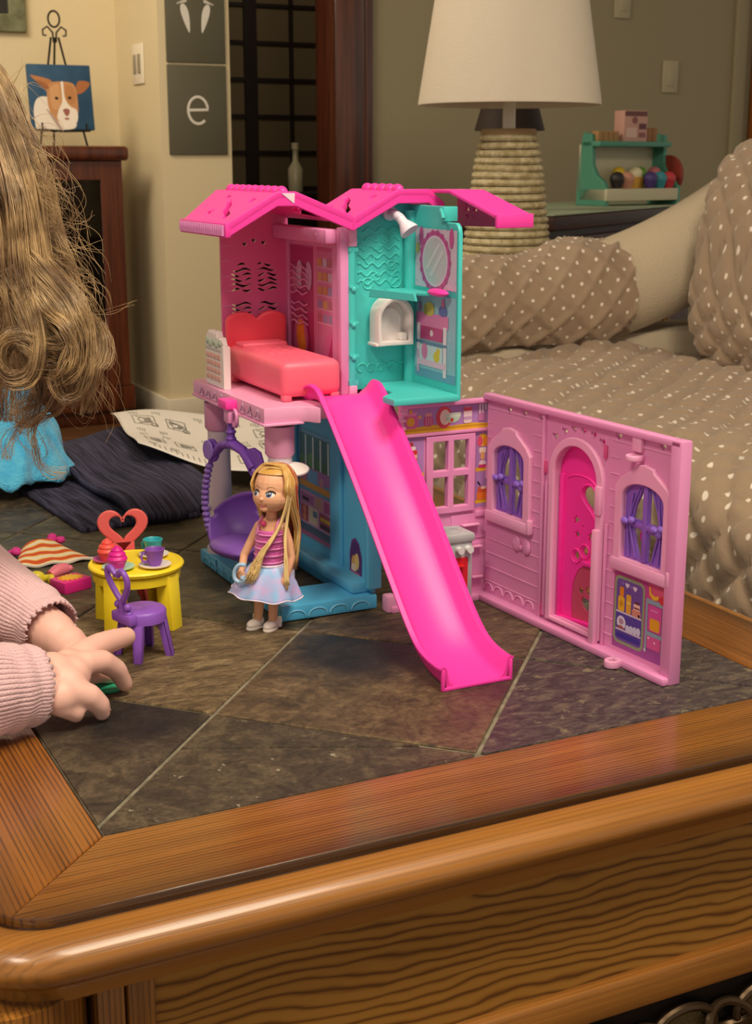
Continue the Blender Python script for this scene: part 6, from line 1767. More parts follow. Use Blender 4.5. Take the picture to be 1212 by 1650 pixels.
# blue mesh cloth, crumpled
bm_ = mat('cloth_cyan', '#2fa6dc', 0.85, sheen=0.3, bump=(340, 0.003), var=(60, '#56bfe8'))
bc = thing('blue_cloth', 'crumpled bright blue mesh fabric beside the child at the left edge', 'cloth', (-0.485, 1.72, T), 0)
def clothf(u, v):
    a = 2 * pi * u; r = v
    k = noise.noise(Vector((cos(a) * 2.2 + 7, sin(a) * 2.2, v * 2.4)))
    R = 0.105 * r * (1 + 0.25 * k)
    z = 0.140 * max(0, 1 - r ** 1.6) * (1 + 0.3 * noise.noise(Vector((cos(a) * 1.5, sin(a) * 1.5 + 3, 0)))) + 0.014 * noise.noise(Vector((cos(a) * r * 6, sin(a) * r * 6, 2.0))) * (1 - r * 0.5) + 0.006 * abs(sin(9 * a + 7 * v)) * r + 0.012
    return (R * cos(a) * 0.95 + 0.03 * (1 - r), R * sin(a), max(0.004, z))
o = MB().grid(clothf, 110, 30, bm_, close_u=True).done('cloth', None, bc, ang=180)
md = o.modifiers.new('s', 'SOLIDIFY'); md.thickness = 0.003; md.offset = -1
# small doll dress
dr_ = thing('doll_dress', 'tiny doll dress with orange and yellow waves lying on the slate', 'dress', (-0.336, 1.378, T), radians(26))
def dmat():
    m = bpy.data.materials.new('dress_waves'); m.use_nodes = True
    nt = m.node_tree; L = nt.links; b = nt.nodes['Principled BSDF']
    uv = node(nt, 'ShaderNodeUVMap')
    wv = node(nt, 'ShaderNodeTexWave', wave_type='BANDS', bands_direction='Y', Scale=1.0, Distortion=2.5, Detail=0.5); wv.inputs['Detail Scale'].default_value = 1.2
    mp = node(nt, 'ShaderNodeMapping'); mp.inputs['Scale'].default_value = (34, 17, 1); L.new(uv.outputs[0], mp.inputs['Vector']); L.new(mp.outputs[0], wv.inputs['Vector'])
    r = node(nt, 'ShaderNodeValToRGB'); r.color_ramp.interpolation = 'CONSTANT'; e = r.color_ramp.elements
    e[0].position = 0.0; e[0].color = lin('#d9572c'); e[1].position = 0.36; e[1].color = lin('#efc24a'); k = e.new(0.66); k.color = lin('#f0e2c4')
    L.new(wv.outputs['Fac'], r.inputs['Fac']); L.new(r.outputs[0], b.inputs['Base Color']); b.inputs['Roughness'].default_value = 0.8
    return m
dmm = dmat()
def dressf(u, v):       # trapezoid skirt, hem towards the viewer
    w_ = 0.020 + 0.020 * v
    x = (u - 0.5) * 2 * w_
    y = 0.036 - 0.066 * v + 0.004 * (abs(u - 0.5) * 2) ** 2 * v
    z = 0.0012 * sin(u * 17) * v + 0.0030 + 0.009 * (1 - v) * (1 - abs(2 * u - 1) ** 3)
    return (x, y, z)
o = MB().grid(dressf, 40, 24, dmm, uv=(0.08, 0.066)).done('skirt', None, dr_, ang=180)
o.modifiers.new('s', 'SOLIDIFY').thickness = 0.0012
hem = MB().tube([Vector(dressf(i / 40, 1.0)) + Vector((0, -0.0008, 0)) for i in range(41)], 0.0017, 6).done('hem', mat('hem_white', '#eee3d2', 0.8), dr_)
mb = MB()
for (x, y, z) in ((0.012, 0.040, 0.008), (0.018, 0.042, 0.006), (0.015, 0.046, 0.010), (0.022, 0.038, 0.008), (-0.028, 0.022, 0.006), (-0.033, 0.018, 0.005), (-0.03, 0.014, 0.007)):
    mb.ball((x, y, z), (0.0052, 0.0046, 0.004), u=12, v=8)
mb.done('flower_trim', mat('trim_pink', '#e0399c', 0.7), dr_)
# pink box with a yellow splash, and the yellow and pink ribbon bow beside it
gb = thing('toy_present', 'magenta toy box with a yellow splash on its lid beside the tiny dress', 'box', (-0.2905, 1.272, T), radians(48))
MB().box((-0.0155, -0.0125, 0), (0.0155, 0.0125, 0.0115), bev=0.0012).done('box', P('box_magenta', '#e02a8c'), gb)
sp = []
for i in range(26):
    a = 2 * pi * i / 26; r = 0.0118 if i % 2 == 0 else 0.0070
    sp.append((r * 1.1 * cos(a), r * 0.92 * sin(a)))
MB().plate(sp, 0.0012, Matrix.Translation((0, 0, 0.0124)), bev=0.0003).done('splash', P('splash_yellow', '#f0b92a'), gb)
bo = thing('toy_bow', 'yellow and pink toy ribbon bow lying against the magenta box', 'bow', (-0.3165, 1.285, T), radians(20))
yb = P('bow_yellow', '#e8d83a'); pb = P('bow_pink', '#ee8296')
mb = MB(); mb.ball((-0.009, 0.0, 0.0075), (0.0085, 0.0065, 0.0075), u=16, v=10); mb.ball((-0.012, -0.004, 0.006), (0.006, 0.005, 0.006), u=12, v=8); mb.cyl((-0.001, 0.0, 0.007), (0.006, -0.004, 0.009), 0.0035, 0.0028, n=12); mb.ball((0.004, -0.006, 0.006), (0.004, 0.007, 0.006), u=12, v=8)
mb.done('yellow_loop', yb, bo)
mb = MB(); mb.tube([(0.004, 0.002, 0.009), (0.011, 0.007, 0.011), (0.019, 0.012, 0.011), (0.024, 0.014, 0.010)], [0.0045, 0.0065, 0.0062, 0.004], 12); mb.ball((0.024, 0.012, 0.011), (0.0035, 0.0035, 0.0035), u=10, v=8); mb.ball((0.022, 0.017, 0.010), (0.0035, 0.0035, 0.0035), u=10, v=8)
mb.done('pink_loop', pb, bo)
# green lid under the child's fingers
g_ = MB().lathe([(0, 0), (0.0115, 0), (0.0135, 0.0012), (0.0140, 0.0028), (0.0128, 0.0036), (0, 0.0038)], n=32).done('toy_disc', P('green', '#2fa57c')); g_.location = (-0.2075, 1.013, T)
tag(g_, 'round green plastic toy disc under the child\'s curled fingers', 'toy')

# ================================================================ DOLL
doll = thing('doll', 'small blond doll in a pink top and pale blue skirt standing before the house', 'doll', (-0.0970, 1.158, T), radians(-16))
skin = mat('doll_skin', '#e4ae8a', 0.45, sss=0.25)
def D(x, y, z): return (x + 0.08 * z, y, z)      # she leans a little
mb = MB()
for s in (-1, 1):
    capsules(mb, [D(s * 0.0068, 0.000, 0.004), D(s * 0.0066, 0.0, 0.016), D(s * 0.0066, -0.0005, 0.030), D(s * 0.0066, 0.0, 0.046), D(s * 0.0050, 0.0, 0.060)], [0.0036, 0.0042, 0.0050, 0.0058, 0.0070])
capsules(mb, [D(0, 0, 0.060), D(0, 0, 0.072), D(0, 0.0005, 0.086), D(0, 0.0005, 0.094)], [0.0105, 0.0095, 0.0105, 0.0085])
capsules(mb, [D(0, 0.0005, 0.094), D(0, 0.0, 0.106)], [0.0050, 0.0048])
# arms: her right (left in view) bent forward, her left hanging with the hand at the skirt
capsules(mb, [D(-0.0105, 0.001, 0.0915), D(-0.0165, 0.0, 0.079), D(-0.0215, -0.004, 0.066), D(-0.0205, -0.010, 0.056)], [0.0048, 0.0041, 0.0036, 0.0032])
capsules(mb, [D(0.0105, 0.001, 0.0915), D(0.0165, 0.0, 0.080), D(0.0205, -0.001, 0.066), D(0.0195, -0.008, 0.052)], [0.0048, 0.0041, 0.0037, 0.0033])
for base, sgn in (((0.0190, -0.0105, 0.047), 1), ((-0.0200, -0.0135, 0.051), -1)):
    b = Vector(base)
    mb.ball(D(*b), (0.0040, 0.0035, 0.0048), u=12, v=8)
    for k in range(4):
        x = (k - 1.5) * 0.0018
        capsules(mb, [D(b.x + x, b.y, b.z - 0.003), D(b.x + x * 1.1, b.y - 0.0008, b.z - 0.0065), D(b.x + x, b.y + 0.001, b.z - 0.0088 + 0.0006 * abs(k - 1.5))], [0.0011, 0.0010, 0.0008], 8)
    capsules(mb, [D(b.x - sgn * 0.003, b.y - 0.001, b.z), D(b.x - sgn * 0.0052, b.y - 0.0025, b.z - 0.0042)], [0.0013, 0.0010], 8)
# head turned to her right and raised a little
HC = Vector(D(0, -0.0015, 0.1225))
HR = Matrix.Rotation(radians(-13), 4, 'Z') @ Matrix.Rotation(radians(-5), 4, 'X')
HM = Matrix.Translation(HC) @ HR
def hb(c, r): mb.ball(HM @ Vector(c), r, u=18, v=12, rot=HR)
hb((0, 0.0025, 0.0050), (0.0165, 0.0172, 0.0176))
hb((0, -0.0015, -0.0038), (0.0160, 0.0154, 0.0128))
hb((0, -0.0065, -0.0085), (0.0115, 0.0082, 0.0066))
hb((0, -0.0115, -0.0125), (0.0044, 0.0036, 0.0032))
hb((0, -0.0169, -0.0042), (0.0016, 0.0018, 0.0016))
for s in (-1, 1): hb((s * 0.0162, 0.002, -0.003), (0.0020, 0.0034, 0.0044))
fuse(mb, 'body', skin, doll, 0.00062, 5, 0.5)
# painted face: placed on the surface of the head
from mathutils.bvhtree import BVHTree
bodyo = [c for c in doll.children if c.name.startswith('body')][0]
bmx = bmesh.new(); bmx.from_mesh(bodyo.data); tree = BVHTree.FromBMesh(bmx)
def onface(x, z, lift):
    o = HM @ Vector((x, -0.06, z)); d = (HR @ Vector((0, 1, 0))).normalized()
    h = tree.ray_cast(o, d)
    p = h[0] if h[0] is not None else HM @ Vector((x, -0.015, z))
    return p - d * lift
def facepatch(pts, col, lift, name, parent, rough=0.3):
    m_ = MB(); m_.recalc = False
    c = (sum(p[0] for p in pts) / len(pts), sum(p[1] for p in pts) / len(pts))
    rings = [[m_.bm.verts.new(onface(c[0] + (p[0] - c[0]) * k, c[1] + (p[1] - c[1]) * k, lift)) for p in pts] for k in (1.0, 0.6)]
    cv = m_.bm.verts.new(onface(*c, lift)); n = len(pts)
    for i in range(n):
        j = (i + 1) % n
        m_.bm.faces.new((rings[0][i], rings[0][j], rings[1][j], rings[1][i])); m_.bm.faces.new((rings[1][i], rings[1][j], cv))
    return m_.done(name, ink(col, rough), parent, ang=180)
def facestrip(upper, lower, col, lift, name, parent, rough=0.3):
    m_ = MB(); m_.recalc = False
    A = [m_.bm.verts.new(onface(*p, lift)) for p in upper]; B = [m_.bm.verts.new(onface(*p, lift)) for p in lower]
    for i in range(len(A) - 1): m_.bm.faces.new((A[i], A[i + 1], B[i + 1], B[i]))
    return m_.done(name, ink(col, rough), parent, ang=180)
for s in (-1, 1):
    ex, ez = s * 0.0068, 0.0002
    al = [(ex + 0.0036 * cos(t), ez + 0.0023 * sin(t)) for t in [2 * pi * i / 18 for i in range(18)]]
    e = facepatch(al, '#efe6e0', 0.00010, 'eye', doll)
    facepatch(circ(ex - 0.0008, ez + 0.0001, 0.0023, 0.0023, 14), '#3d5f9c', 0.00020, 'iris', e)
    facepatch(circ(ex - 0.0008, ez + 0.0001, 0.0014, 0.0016, 12), '#120d12', 0.00028, 'pupil', e)
    facepatch(circ(ex - 0.0002, ez + 0.0011, 0.0005, n=8), '#ffffff', 0.00036, 'eye_glint', e)
    tt_ = [pi * (0.02 + 0.96 * i / 10) for i in range(11)]
    facestrip([(ex + 0.0041 * cos(t), ez + 0.0003 + 0.0032 * sin(t)) for t in tt_], [(ex + 0.0037 * cos(t), ez + 0.0018 * sin(t)) for t in tt_], '#2c1a14', 0.00030, 'eyelash', e)
    br = [(ex - s * 0.0036 + s * 0.0074 * t, ez + 0.0052 + 0.0013 * sin(pi * t)) for t in [i / 8 for i in range(9)]]
    facestrip(br, [(x, z - 0.0007 * (0.4 + 0.6 * (1 - i / 8))) for i, (x, z) in enumerate(br)], '#8a5c38', 0.00014, 'eyebrow', doll)
xs = [-0.0046 + 0.0092 * i / 10 for i in range(11)]
facestrip([(x, -0.0092 + 0.0010 * (abs(x) / 0.0046) ** 2 - 0.0003 * math.exp(-(x / 0.0008) ** 2)) for x in xs], [(x, -0.0118 + 0.0036 * (abs(x) / 0.0046) ** 2) for x in xs], '#c96f6e', 0.00012, 'lips', doll)
# top
topm = mat('doll_top_pink', '#d85fb4', 0.35, bump=(700, 0.0015), sheen=0.3)
def bodice(u, v):
    a = 2 * pi * u; z = 0.057 + 0.0335 * v
    rx = 0.0125 + 0.0005 * sin(v * 3) + 0.0005 * (v - 0.5); ry = 0.0115 - 0.0005 * v
    zz = z
    if v > 0.9: zz -= 0.0025 * (0.5 - 0.5 * cos(2 * a)) * 0 
    return D(rx * cos(a), ry * sin(a), zz)
tp = MB().grid(bodice, 36, 14, topm, close_u=True).done('top', None, doll, ang=180)
tp.modifiers.new('s', 'SOLIDIFY').thickness = 0.0008
mb = MB()
for s in (-1, 1):
    mb.tube([D(s * 0.0082, -0.0095, 0.0885), D(s * 0.0085, -0.0075, 0.0965), D(s * 0.0080, -0.0005, 0.0995), D(s * 0.0082, 0.0075, 0.0960), D(s * 0.008, 0.0105, 0.0885)], 0.0016, 8, flat=(0.6, 1.6))
for k in range(5): 
    z = 0.062 + 0.0062 * k
    mb.tube([D((0.0130) * cos(2 * pi * i / 30), 0.0119 * sin(2 * pi * i / 30), z) for i in range(30)], 0.0007, 5, closed=True)
mb.done('top_trim', mat('doll_top_light', '#e58fcb', 0.35), tp)
MB().ball(D(-0.004, -0.0085, 0.0965), (0.0026, 0.0022, 0.0026), u=12, v=8).done('necklace_bead', P('bead_pink', '#d6457f'), doll)
# skirt
skm = mat('doll_skirt', '#94c0f0', 0.5, var=(120, '#c2b0e4'), sss=0.1)
def skirtf(u, v):
    a = 2 * pi * u
    z = 0.0595 - 0.0275 * v ** 1.15
    fl = 0.0125 + 0.0172 * v ** 0.75
    wv = 1 + 0.055 * v * sin(7 * a + 0.6) + 0.03 * v * sin(11 * a)
    kx = 1.05; ky = 0.82
    z += 0.0035 * v * cos(a) * -1.0 * 0.6 + 0.0012 * v * sin(7 * a)
    return D(fl * kx * wv * cos(a) - 0.0015 * v, fl * ky * wv * sin(a) - 0.001 * v, z)
sk = MB().grid(skirtf, 96, 16, skm, close_u=True).done('skirt', None, doll, ang=180)
sk.modifiers.new('s', 'SOLIDIFY').thickness = 0.0006
MB().tube([skirtf(i / 96, 1.0) for i in range(96)], 0.0007, 5, closed=True).done('skirt_hem', mat('hem_lilac', '#e3d9ee', 0.6), sk)
MB().tube([D(0.0132 * cos(2 * pi * i / 30), 0.0121 * sin(2 * pi * i / 30), 0.0590) for i in range(30)], 0.0011, 6, closed=True).done('waistband', mat('hem_lilac', '#e3d9ee', 0.6), sk)
# pale blue swirl (tail loop) at her right hand
mb = MB()
mb.tube(spline([Vector(D(*p)) for p in ((-0.0135, -0.0205, 0.0620), (-0.0195, -0.0200, 0.0615), (-0.0235, -0.0195, 0.0560), (-0.0230, -0.0195, 0.0490), (-0.0180, -0.0205, 0.0465), (-0.0140, -0.0215, 0.0490), (-0.0145, -0.0215, 0.0525))], 24), 0.0018, 8)
mb.ball(D(-0.0150, -0.0215, 0.0505), (0.0024, 0.0022, 0.0024), u=12, v=8)
mb.done('blue_loop', P('loop_blue', '#a9cdee'), doll)
# shoes
for s in (-1, 1):
    mb = MB()
    q = Vector(D(s * 0.0070, 0, 0))
    R_ = Matrix.Rotation(radians(-14 + s * 6), 4, 'Z')
    M_ = Matrix.Translation(q) @ R_
    mb.ball((0, -0.0032, 0.0042), (0.0054, 0.0092, 0.0042), M=M_, u=18, v=12); mb.ball((0, 0.002, 0.0055), (0.0050, 0.0050, 0.0052), M=M_, u=16, v=10)
    mb.plate(circ(0, -0.0030, 0.0057, 0.0098, 24), 0.0022, M_ @ Matrix.Translation((0, 0, 0.0022)), bev=0.0006)
    mb.done('shoe', P('shoe_white', '#efe6e0'), doll)
# hair: a smooth cap plus long strands
blond = mat('doll_hair', '#cfa050', 0.32, spec=0.6, sheen=0.2)
blondL = mat('doll_hair_light', '#e6c88a', 0.35, spec=0.6)
coralh = mat('doll_hair_coral', '#b4523c', 0.35, spec=0.6)
def HL(x, y, z): return HM @ Vector((x, y, z))
hr = random.Random(5)
def scalp(phi, t):
    """t 0 at the parting .. 1 at ear level; phi measured from the back, + to the right of the view"""
    el = radians(90 - 105 * t)
    R = 1.10
    x = 0.0172 * R * cos(el) * sin(phi); y = 0.0182 * R * cos(el) * cos(phi) + 0.003; z = 0.0183 * R * sin(el) + 0.0055
    return Vector((x, y, z))
groups = {0: MB(), 1: MB(), 2: MB()}
N = 620
for i in range(N):
    phi = radians(-118 + 236 * (i + hr.random()) / N)
    side = abs(phi) / radians(118)
    pts = []
    start = Vector((hr.uniform(-0.002, 0.002), -0.0045 + 0.009 * (1 - side) + hr.uniform(-0.0015, 0.0015), 0.0246))
    pts.append(start)
    for t in (0.30, 0.52, 0.74, 0.95): pts.append(scalp(phi, t) * (1 + hr.uniform(-0.02, 0.04)))
    # the face side strands stay behind the cheek
    wpts = [HM @ p for p in pts]
    back = Vector(D(0.004 + 0.016 * sin(phi) + hr.uniform(-0.0015, 0.0015), 0.014 + 0.006 * cos(phi) + hr.uniform(-0.002, 0.002), 0.092))
    end = Vector(D(0.006 + 0.0135 * sin(phi) + hr.uniform(-0.002, 0.002), 0.013 + 0.006 * cos(phi) + hr.uniform(-0.002, 0.002), hr.uniform(0.050, 0.068)))
    wpts += [back, back.lerp(end, 0.5) + Vector((0.001, 0.0015, 0)), end]
    sp = spline(wpts, 20)
    g = 0
    if radians(30) < phi < radians(85) and hr.random() < 0.75: g = 2
    elif hr.random() < 0.22: g = 1
    groups[g].tube(sp, [0.00062] * 14 + [0.0006, 0.00055, 0.0005, 0.0004, 0.0003, 0.0002], 4)
# front lock over the shoulder and down across the skirt
for i in range(90):
    j = lambda s: hr.uniform(-s, s)
    base = HM @ (scalp(radians(100 + 10 * hr.random()), 0.95))
    wpts = [HM @ Vector((j(0.001), -0.009, 0.0225)), HM @ (scalp(radians(104), 0.45)), base,
            Vector(D(0.0120 + j(0.001), -0.0085 + j(0.001), 0.0985)), Vector(D(0.0065 + j(0.0018), -0.0138 + j(0.0012), 0.0850)), Vector(D(-0.0010 + j(0.003), -0.0165 + j(0.002), 0.0720)), Vector(D(-0.0055 + j(0.0045), -0.0190 + j(0.002), 0.0600)), Vector(D(-0.0085 + j(0.006), -0.0215 + j(0.002), 0.0500 + j(0.005)))]
    groups[1].tube(spline(wpts, 22), [0.00045] * 18 + [0.0004, 0.0004, 0.0003, 0.0002], 4)
for i in range(14):
    j = lambda s: hr.uniform(-s, s)
    base = HM @ (scalp(radians(96), 0.95))
    wpts = [base, Vector(D(0.0155 + j(0.001), -0.005, 0.096)), Vector(D(0.0175 + j(0.001), -0.010, 0.078)), Vector(D(0.0200 + j(0.0015), -0.0125, 0.062)), Vector(D(0.0225 + j(0.002), -0.0140, 0.044 + j(0.003)))]
    groups[1].tube(spline(wpts, 16), 0.0006, 5)
hair = thing('hair', '', '', (0, 0, 0)) if False else None
cap = MB(); cap.ball((0, 0.0042, 0.0062), (0.0184, 0.0188, 0.0186), u=28, v=16)
for v in list(cap.bm.verts):
    if v.co.y < -0.0035 and v.co.z < 0.0155: cap.bm.verts.remove(v)
    elif v.co.z < -0.004: cap.bm.verts.remove(v)
bmesh.ops.transform(cap.bm, matrix=HM, verts=cap.bm.verts[:])
hcap = cap.done('hair', blond, doll, ang=180)
groups[0].done('blond_strands', blond, hcap, ang=180); groups[1].done('pale_strands', blondL, hcap, ang=180); groups[2].done('coral_strands', coralh, hcap, ang=180)
# ================================================================ THE CHILD (mostly outside the frame on the left)
person = thing('person', 'child with curly light brown hair in a ribbed pink top reaching onto the table', 'person', (0, 0, 0), 0)
flesh = mat('child_skin', '#ebbcae', 0.5, sss=0.2)
mb = MB()
def cap_(pts, r, n=16): capsules(mb, pts, r, n)
# head turned down towards the table, neck, trunk
hc = Vector((-0.372, 1.085, 0.815))
hR = Matrix.Rotation(radians(32), 4, 'Z') @ Matrix.Rotation(radians(20), 4, 'X')
hMx = Matrix.Translation(hc) @ hR
def pb_(c, r): mb.ball(hMx @ Vector(c), r, u=24, v=16, rot=hR)
pb_((0, 0.012, 0.022), (0.073, 0.084, 0.080)); pb_((0, -0.010, -0.022), (0.066, 0.068, 0.066))
pb_((0, -0.034, -0.044), (0.046, 0.036, 0.032))
for s in (-1, 1): pb_((s * 0.030, -0.048, -0.030), (0.026, 0.022, 0.024)); pb_((s * 0.073, 0.014, -0.010), (0.008, 0.015, 0.022))
pb_((0, -0.062, -0.068), (0.017, 0.014, 0.012)); pb_((0, -0.081, -0.024), (0.0085, 0.0095, 0.008)); pb_((0, -0.074, -0.010), (0.006, 0.009, 0.015))
cap_([hMx @ Vector((0, 0.02, -0.05)), (-0.420, 1.10, 0.700), (-0.440, 1.10, 0.66)], [0.042, 0.040, 0.046])
cap_([(-0.455, 1.10, 0.645), (-0.54, 1.12, 0.52), (-0.63, 1.13, 0.40), (-0.69, 1.14, 0.30)], [0.075, 0.088, 0.095, 0.10], 20)
# near arm (her right): shoulder - elbow - wrist; far arm
cap_([(-0.442, 1.015, 0.660), (-0.395, 0.945, 0.545), (-0.345, 0.885, 0.500), (-0.29, 0.902, 0.492), (-0.243, 0.938, 0.482)], [0.040, 0.034, 0.030, 0.026, 0.021])
cap_([(-0.435, 1.180, 0.660), (-0.41, 1.19, 0.56), (-0.37, 1.165, 0.505), (-0.305, 1.10, 0.490), (-0.258, 1.060, 0.478)], [0.038, 0.034, 0.029, 0.024, 0.0185])
# legs folded under (out of sight)
cap_([(-0.69, 1.08, 0.28), (-0.62, 0.95, 0.20), (-0.68, 1.08, 0.09), (-0.74, 1.2, 0.06)], [0.08, 0.062, 0.05, 0.045]); cap_([(-0.69, 1.2, 0.28), (-0.68, 1.30, 0.20), (-0.72, 1.40, 0.09), (-0.76, 1.46, 0.06)], [0.08, 0.062, 0.05, 0.045])
# near hand: palm down, index stretched out, the others curled
def FP(x, y, z): return Vector((x, y, T + z))
palm = [((-0.243, 0.938, 0.031), 0.0195), ((-0.234, 0.948, 0.033), 0.0195), ((-0.226, 0.968, 0.033), 0.0150), ((-0.222, 0.956, 0.0325), 0.0150), ((-0.222, 0.943, 0.030), 0.0145), ((-0.224, 0.932, 0.026), 0.0135)]
for p, r in palm: mb.ball(FP(*p), r, u=18, v=12)
def finger(pts, rad): cap_([FP(*p) for p in pts], rad, 14)
finger([(-0.228, 0.972, 0.034), (-0.2185, 0.9905, 0.0375), (-0.2105, 1.010, 0.0370), (-0.2030, 1.028, 0.0345), (-0.1965, 1.0430, 0.0320)], [0.0112, 0.0102, 0.0095, 0.0088, 0.0077])     # index
finger([(-0.226, 0.958, 0.034), (-0.2135, 0.968, 0.0375), (-0.2035, 0.980, 0.0345), (-0.1955, 0.992, 0.0235), (-0.1915, 1.0000, 0.0090)], [0.0108, 0.0095, 0.0088, 0.0078, 0.0064])   # middle
finger([(-0.228, 0.938, 0.029), (-0.2160, 0.937, 0.0275), (-0.2060, 0.941, 0.0225), (-0.2000, 0.946, 0.0135), (-0.1990, 0.9485, 0.0070)], [0.0112, 0.0100, 0.0090, 0.0079, 0.0066])   # ring
finger([(-0.231, 0.930, 0.023), (-0.2215, 0.929, 0.0185), (-0.2150, 0.934, 0.0120), (-0.2160, 0.940, 0.0080)], [0.0098, 0.0080, 0.0068, 0.0058])                                       # little
finger([(-0.236, 0.966, 0.026), (-0.2240, 0.9880, 0.0205), (-0.2120, 1.0080, 0.0150), (-0.2035, 1.0200, 0.0080)], [0.0120, 0.0096, 0.0082, 0.0066])                                    # thumb
# far hand, palm down behind the near one
for p, r in (((-0.258, 1.060, 0.026), 0.0180), ((-0.246, 1.052, 0.022), 0.0165), ((-0.238, 1.040, 0.018), 0.0140)): mb.ball(FP(*p), r, u=16, v=10)
for k, (dx, dy, ln) in enumerate(((0.000, 0.012, 0.026), (0.006, 0.004, 0.030), (0.006, -0.005, 0.028), (0.002, -0.013, 0.022))):
    b0 = Vector((-0.238 + dx, 1.044 + dy, 0.018)); d_ = Vector((0.75, -0.45, 0)).normalized()
    finger([tuple(b0), tuple(b0 + d_ * ln * 0.5 + Vector((0, 0, 0.0025))), tuple(b0 + d_ * ln + Vector((0, 0, -0.0085)))], [0.0085, 0.0074, 0.0060])
finger([(-0.252, 1.068, 0.020), (-0.240, 1.074, 0.014), (-0.229, 1.074, 0.008)], [0.009, 0.0075, 0.006])
body = fuse(mb, 'body', flesh, person, 0.0019, 7, 0.5)
# face
bmx = bmesh.new(); bmx.from_mesh(body.data); treeC = BVHTree.FromBMesh(bmx)
def onC(x, z, lift):
    o = hMx @ Vector((x, -0.25, z)); d = (hR @ Vector((0, 1, 0))).normalized()
    h = treeC.ray_cast(o, d)
    return (h[0] if h[0] is not None else hMx @ Vector((x, -0.08, z))) - d * lift
_of = onface
onface = onC
for s in (-1, 1):
    ex, ez = s * 0.0300, 0.000
    e = facepatch([(ex + 0.0125 * cos(t), ez + 0.0075 * sin(t)) for t in [2 * pi * i / 20 for i in range(20)]], '#ece4de', 0.0006, 'eye', person)
    facepatch(circ(ex + 0.001, ez - 0.001, 0.0070, 0.0072, 18), '#4a6a86', 0.0010, 'iris', e)
    facepatch(circ(ex + 0.001, ez - 0.001, 0.0034, n=14), '#120f10', 0.0013, 'pupil', e)
    tt_ = [pi * (0.02 + 0.96 * i / 12) for i in range(13)]
    facestrip([(ex + 0.0142 * cos(t), ez + 0.0105 * sin(t)) for t in tt_], [(ex + 0.0128 * cos(t), ez + 0.0060 * sin(t)) for t in tt_], '#c98f76', 0.0014, 'eyelid', e)
    br = [(ex - s * 0.014 + s * 0.030 * t, ez + 0.019 + 0.005 * sin(pi * t)) for t in [i / 8 for i in range(9)]]
    facestrip(br, [(x, z - 0.0030) for x, z in br], '#9a7a56', 0.0008, 'eyebrow', person)
xs = [-0.019 + 0.038 * i / 12 for i in range(13)]
facestrip([(x, -0.0455 + 0.004 * (x / 0.019) ** 2 - 0.0010 * math.exp(-(x / 0.003) ** 2)) for x in xs], [(x, -0.0540 + 0.0118 * (x / 0.019) ** 2) for x in xs], '#c9776e', 0.0008, 'lips', person)
onface = _of
# nails
nail = mat('fingernail', '#ecc0ae', 0.25)
for c, d_, s in (((-0.1960, 1.0430, 0.0372), (0.40, 0.9, -0.15), 0.0038), ((-0.1895, 1.0005, 0.0140), (0.35, 0.65, -0.75), 0.0038), ((-0.1950, 0.9490, 0.0105), (0.45, 0.35, -0.8), 0.0036)):
    q = Vector(d_).to_track_quat('Y', 'Z').to_matrix().to_4x4()
    MB().ball((0, 0, 0), (s, s * 1.2, 0.0008), Matrix.Translation(FP(*c)) @ q, u=14, v=8).done('fingernail', nail, person)
# ribbed sleeves and shirt
def rib_mat(name, col):
    m = mat(name, col, 0.9, sheen=0.3, bump=(700, 0.001)); return m
ribN = rib_mat('rib_pink_near', '#e4bfc4'); 
def sleeve(pts, rad, name, nrib, m, amp=0.0009, cuff=True, nu=96, wr=0.0025, seed=0):
    sp = spline(pts, 46); k = len(sp)
    rs = spline([Vector((r, 0, 0)) for r in rad], 46)
    mb = MB()
    up = Vector((0, 0, 1))
    rings = []
    U_ = nrib * 4
    for i, p in enumerate(sp):
        t = (sp[min(i + 1, k - 1)] - sp[max(i - 1, 0)]).normalized()
        s_ = t.cross(up).normalized(); n_ = s_.cross(t)
        ring = []
        for j in range(U_):
            a = 2 * pi * j / U_
            f = i / (k - 1)
            r = rs[i].x + amp * (1 if j % 4 in (0, 1) else -1)
            r += wr * noise.noise(Vector((cos(a) * 1.6 + seed, sin(a) * 1.6, f * 6)))
            if f > 0.80: r += 0.0012 * sin((f - 0.80) * 45) 
            z_edge = 0.0016 * (1 if f == 1 else 0) * sin(a * nrib / 2.2)
            ring.append(mb.bm.verts.new(p + (s_ * cos(a) + n_ * sin(a)) * r + t * z_edge))
        rings.append(ring)
    for a, b in zip(rings[:-1], rings[1:]):
        for j in range(U_): mb.bm.faces.new((a[j], a[(j + 1) % U_], b[(j + 1) % U_], b[j]))
    o = mb.done(name, m, person, ang=180)
    md = o.modifiers.new('s', 'SOLIDIFY'); md.thickness = 0.0018; md.offset = 1
    return o
sleeve([(-0.442, 1.015, 0.660), (-0.395, 0.945, 0.545), (-0.345, 0.885, 0.500), (-0.29, 0.900, 0.492), (-0.262, 0.920, 0.4865), (-0.2445, 0.937, 0.4825)], [0.050, 0.046, 0.042, 0.0375, 0.030, 0.0255], 'sleeve', 60, ribN, seed=2, amp=0.0005)
sleeve([(-0.435, 1.180, 0.660), (-0.41, 1.19, 0.56), (-0.37, 1.165, 0.507), (-0.315, 1.108, 0.4925), (-0.283, 1.080, 0.4870), (-0.262, 1.063, 0.4805)], [0.050, 0.046, 0.041, 0.034, 0.0275, 0.0235], 'sleeve', 56, ribN, seed=8, amp=0.0005)
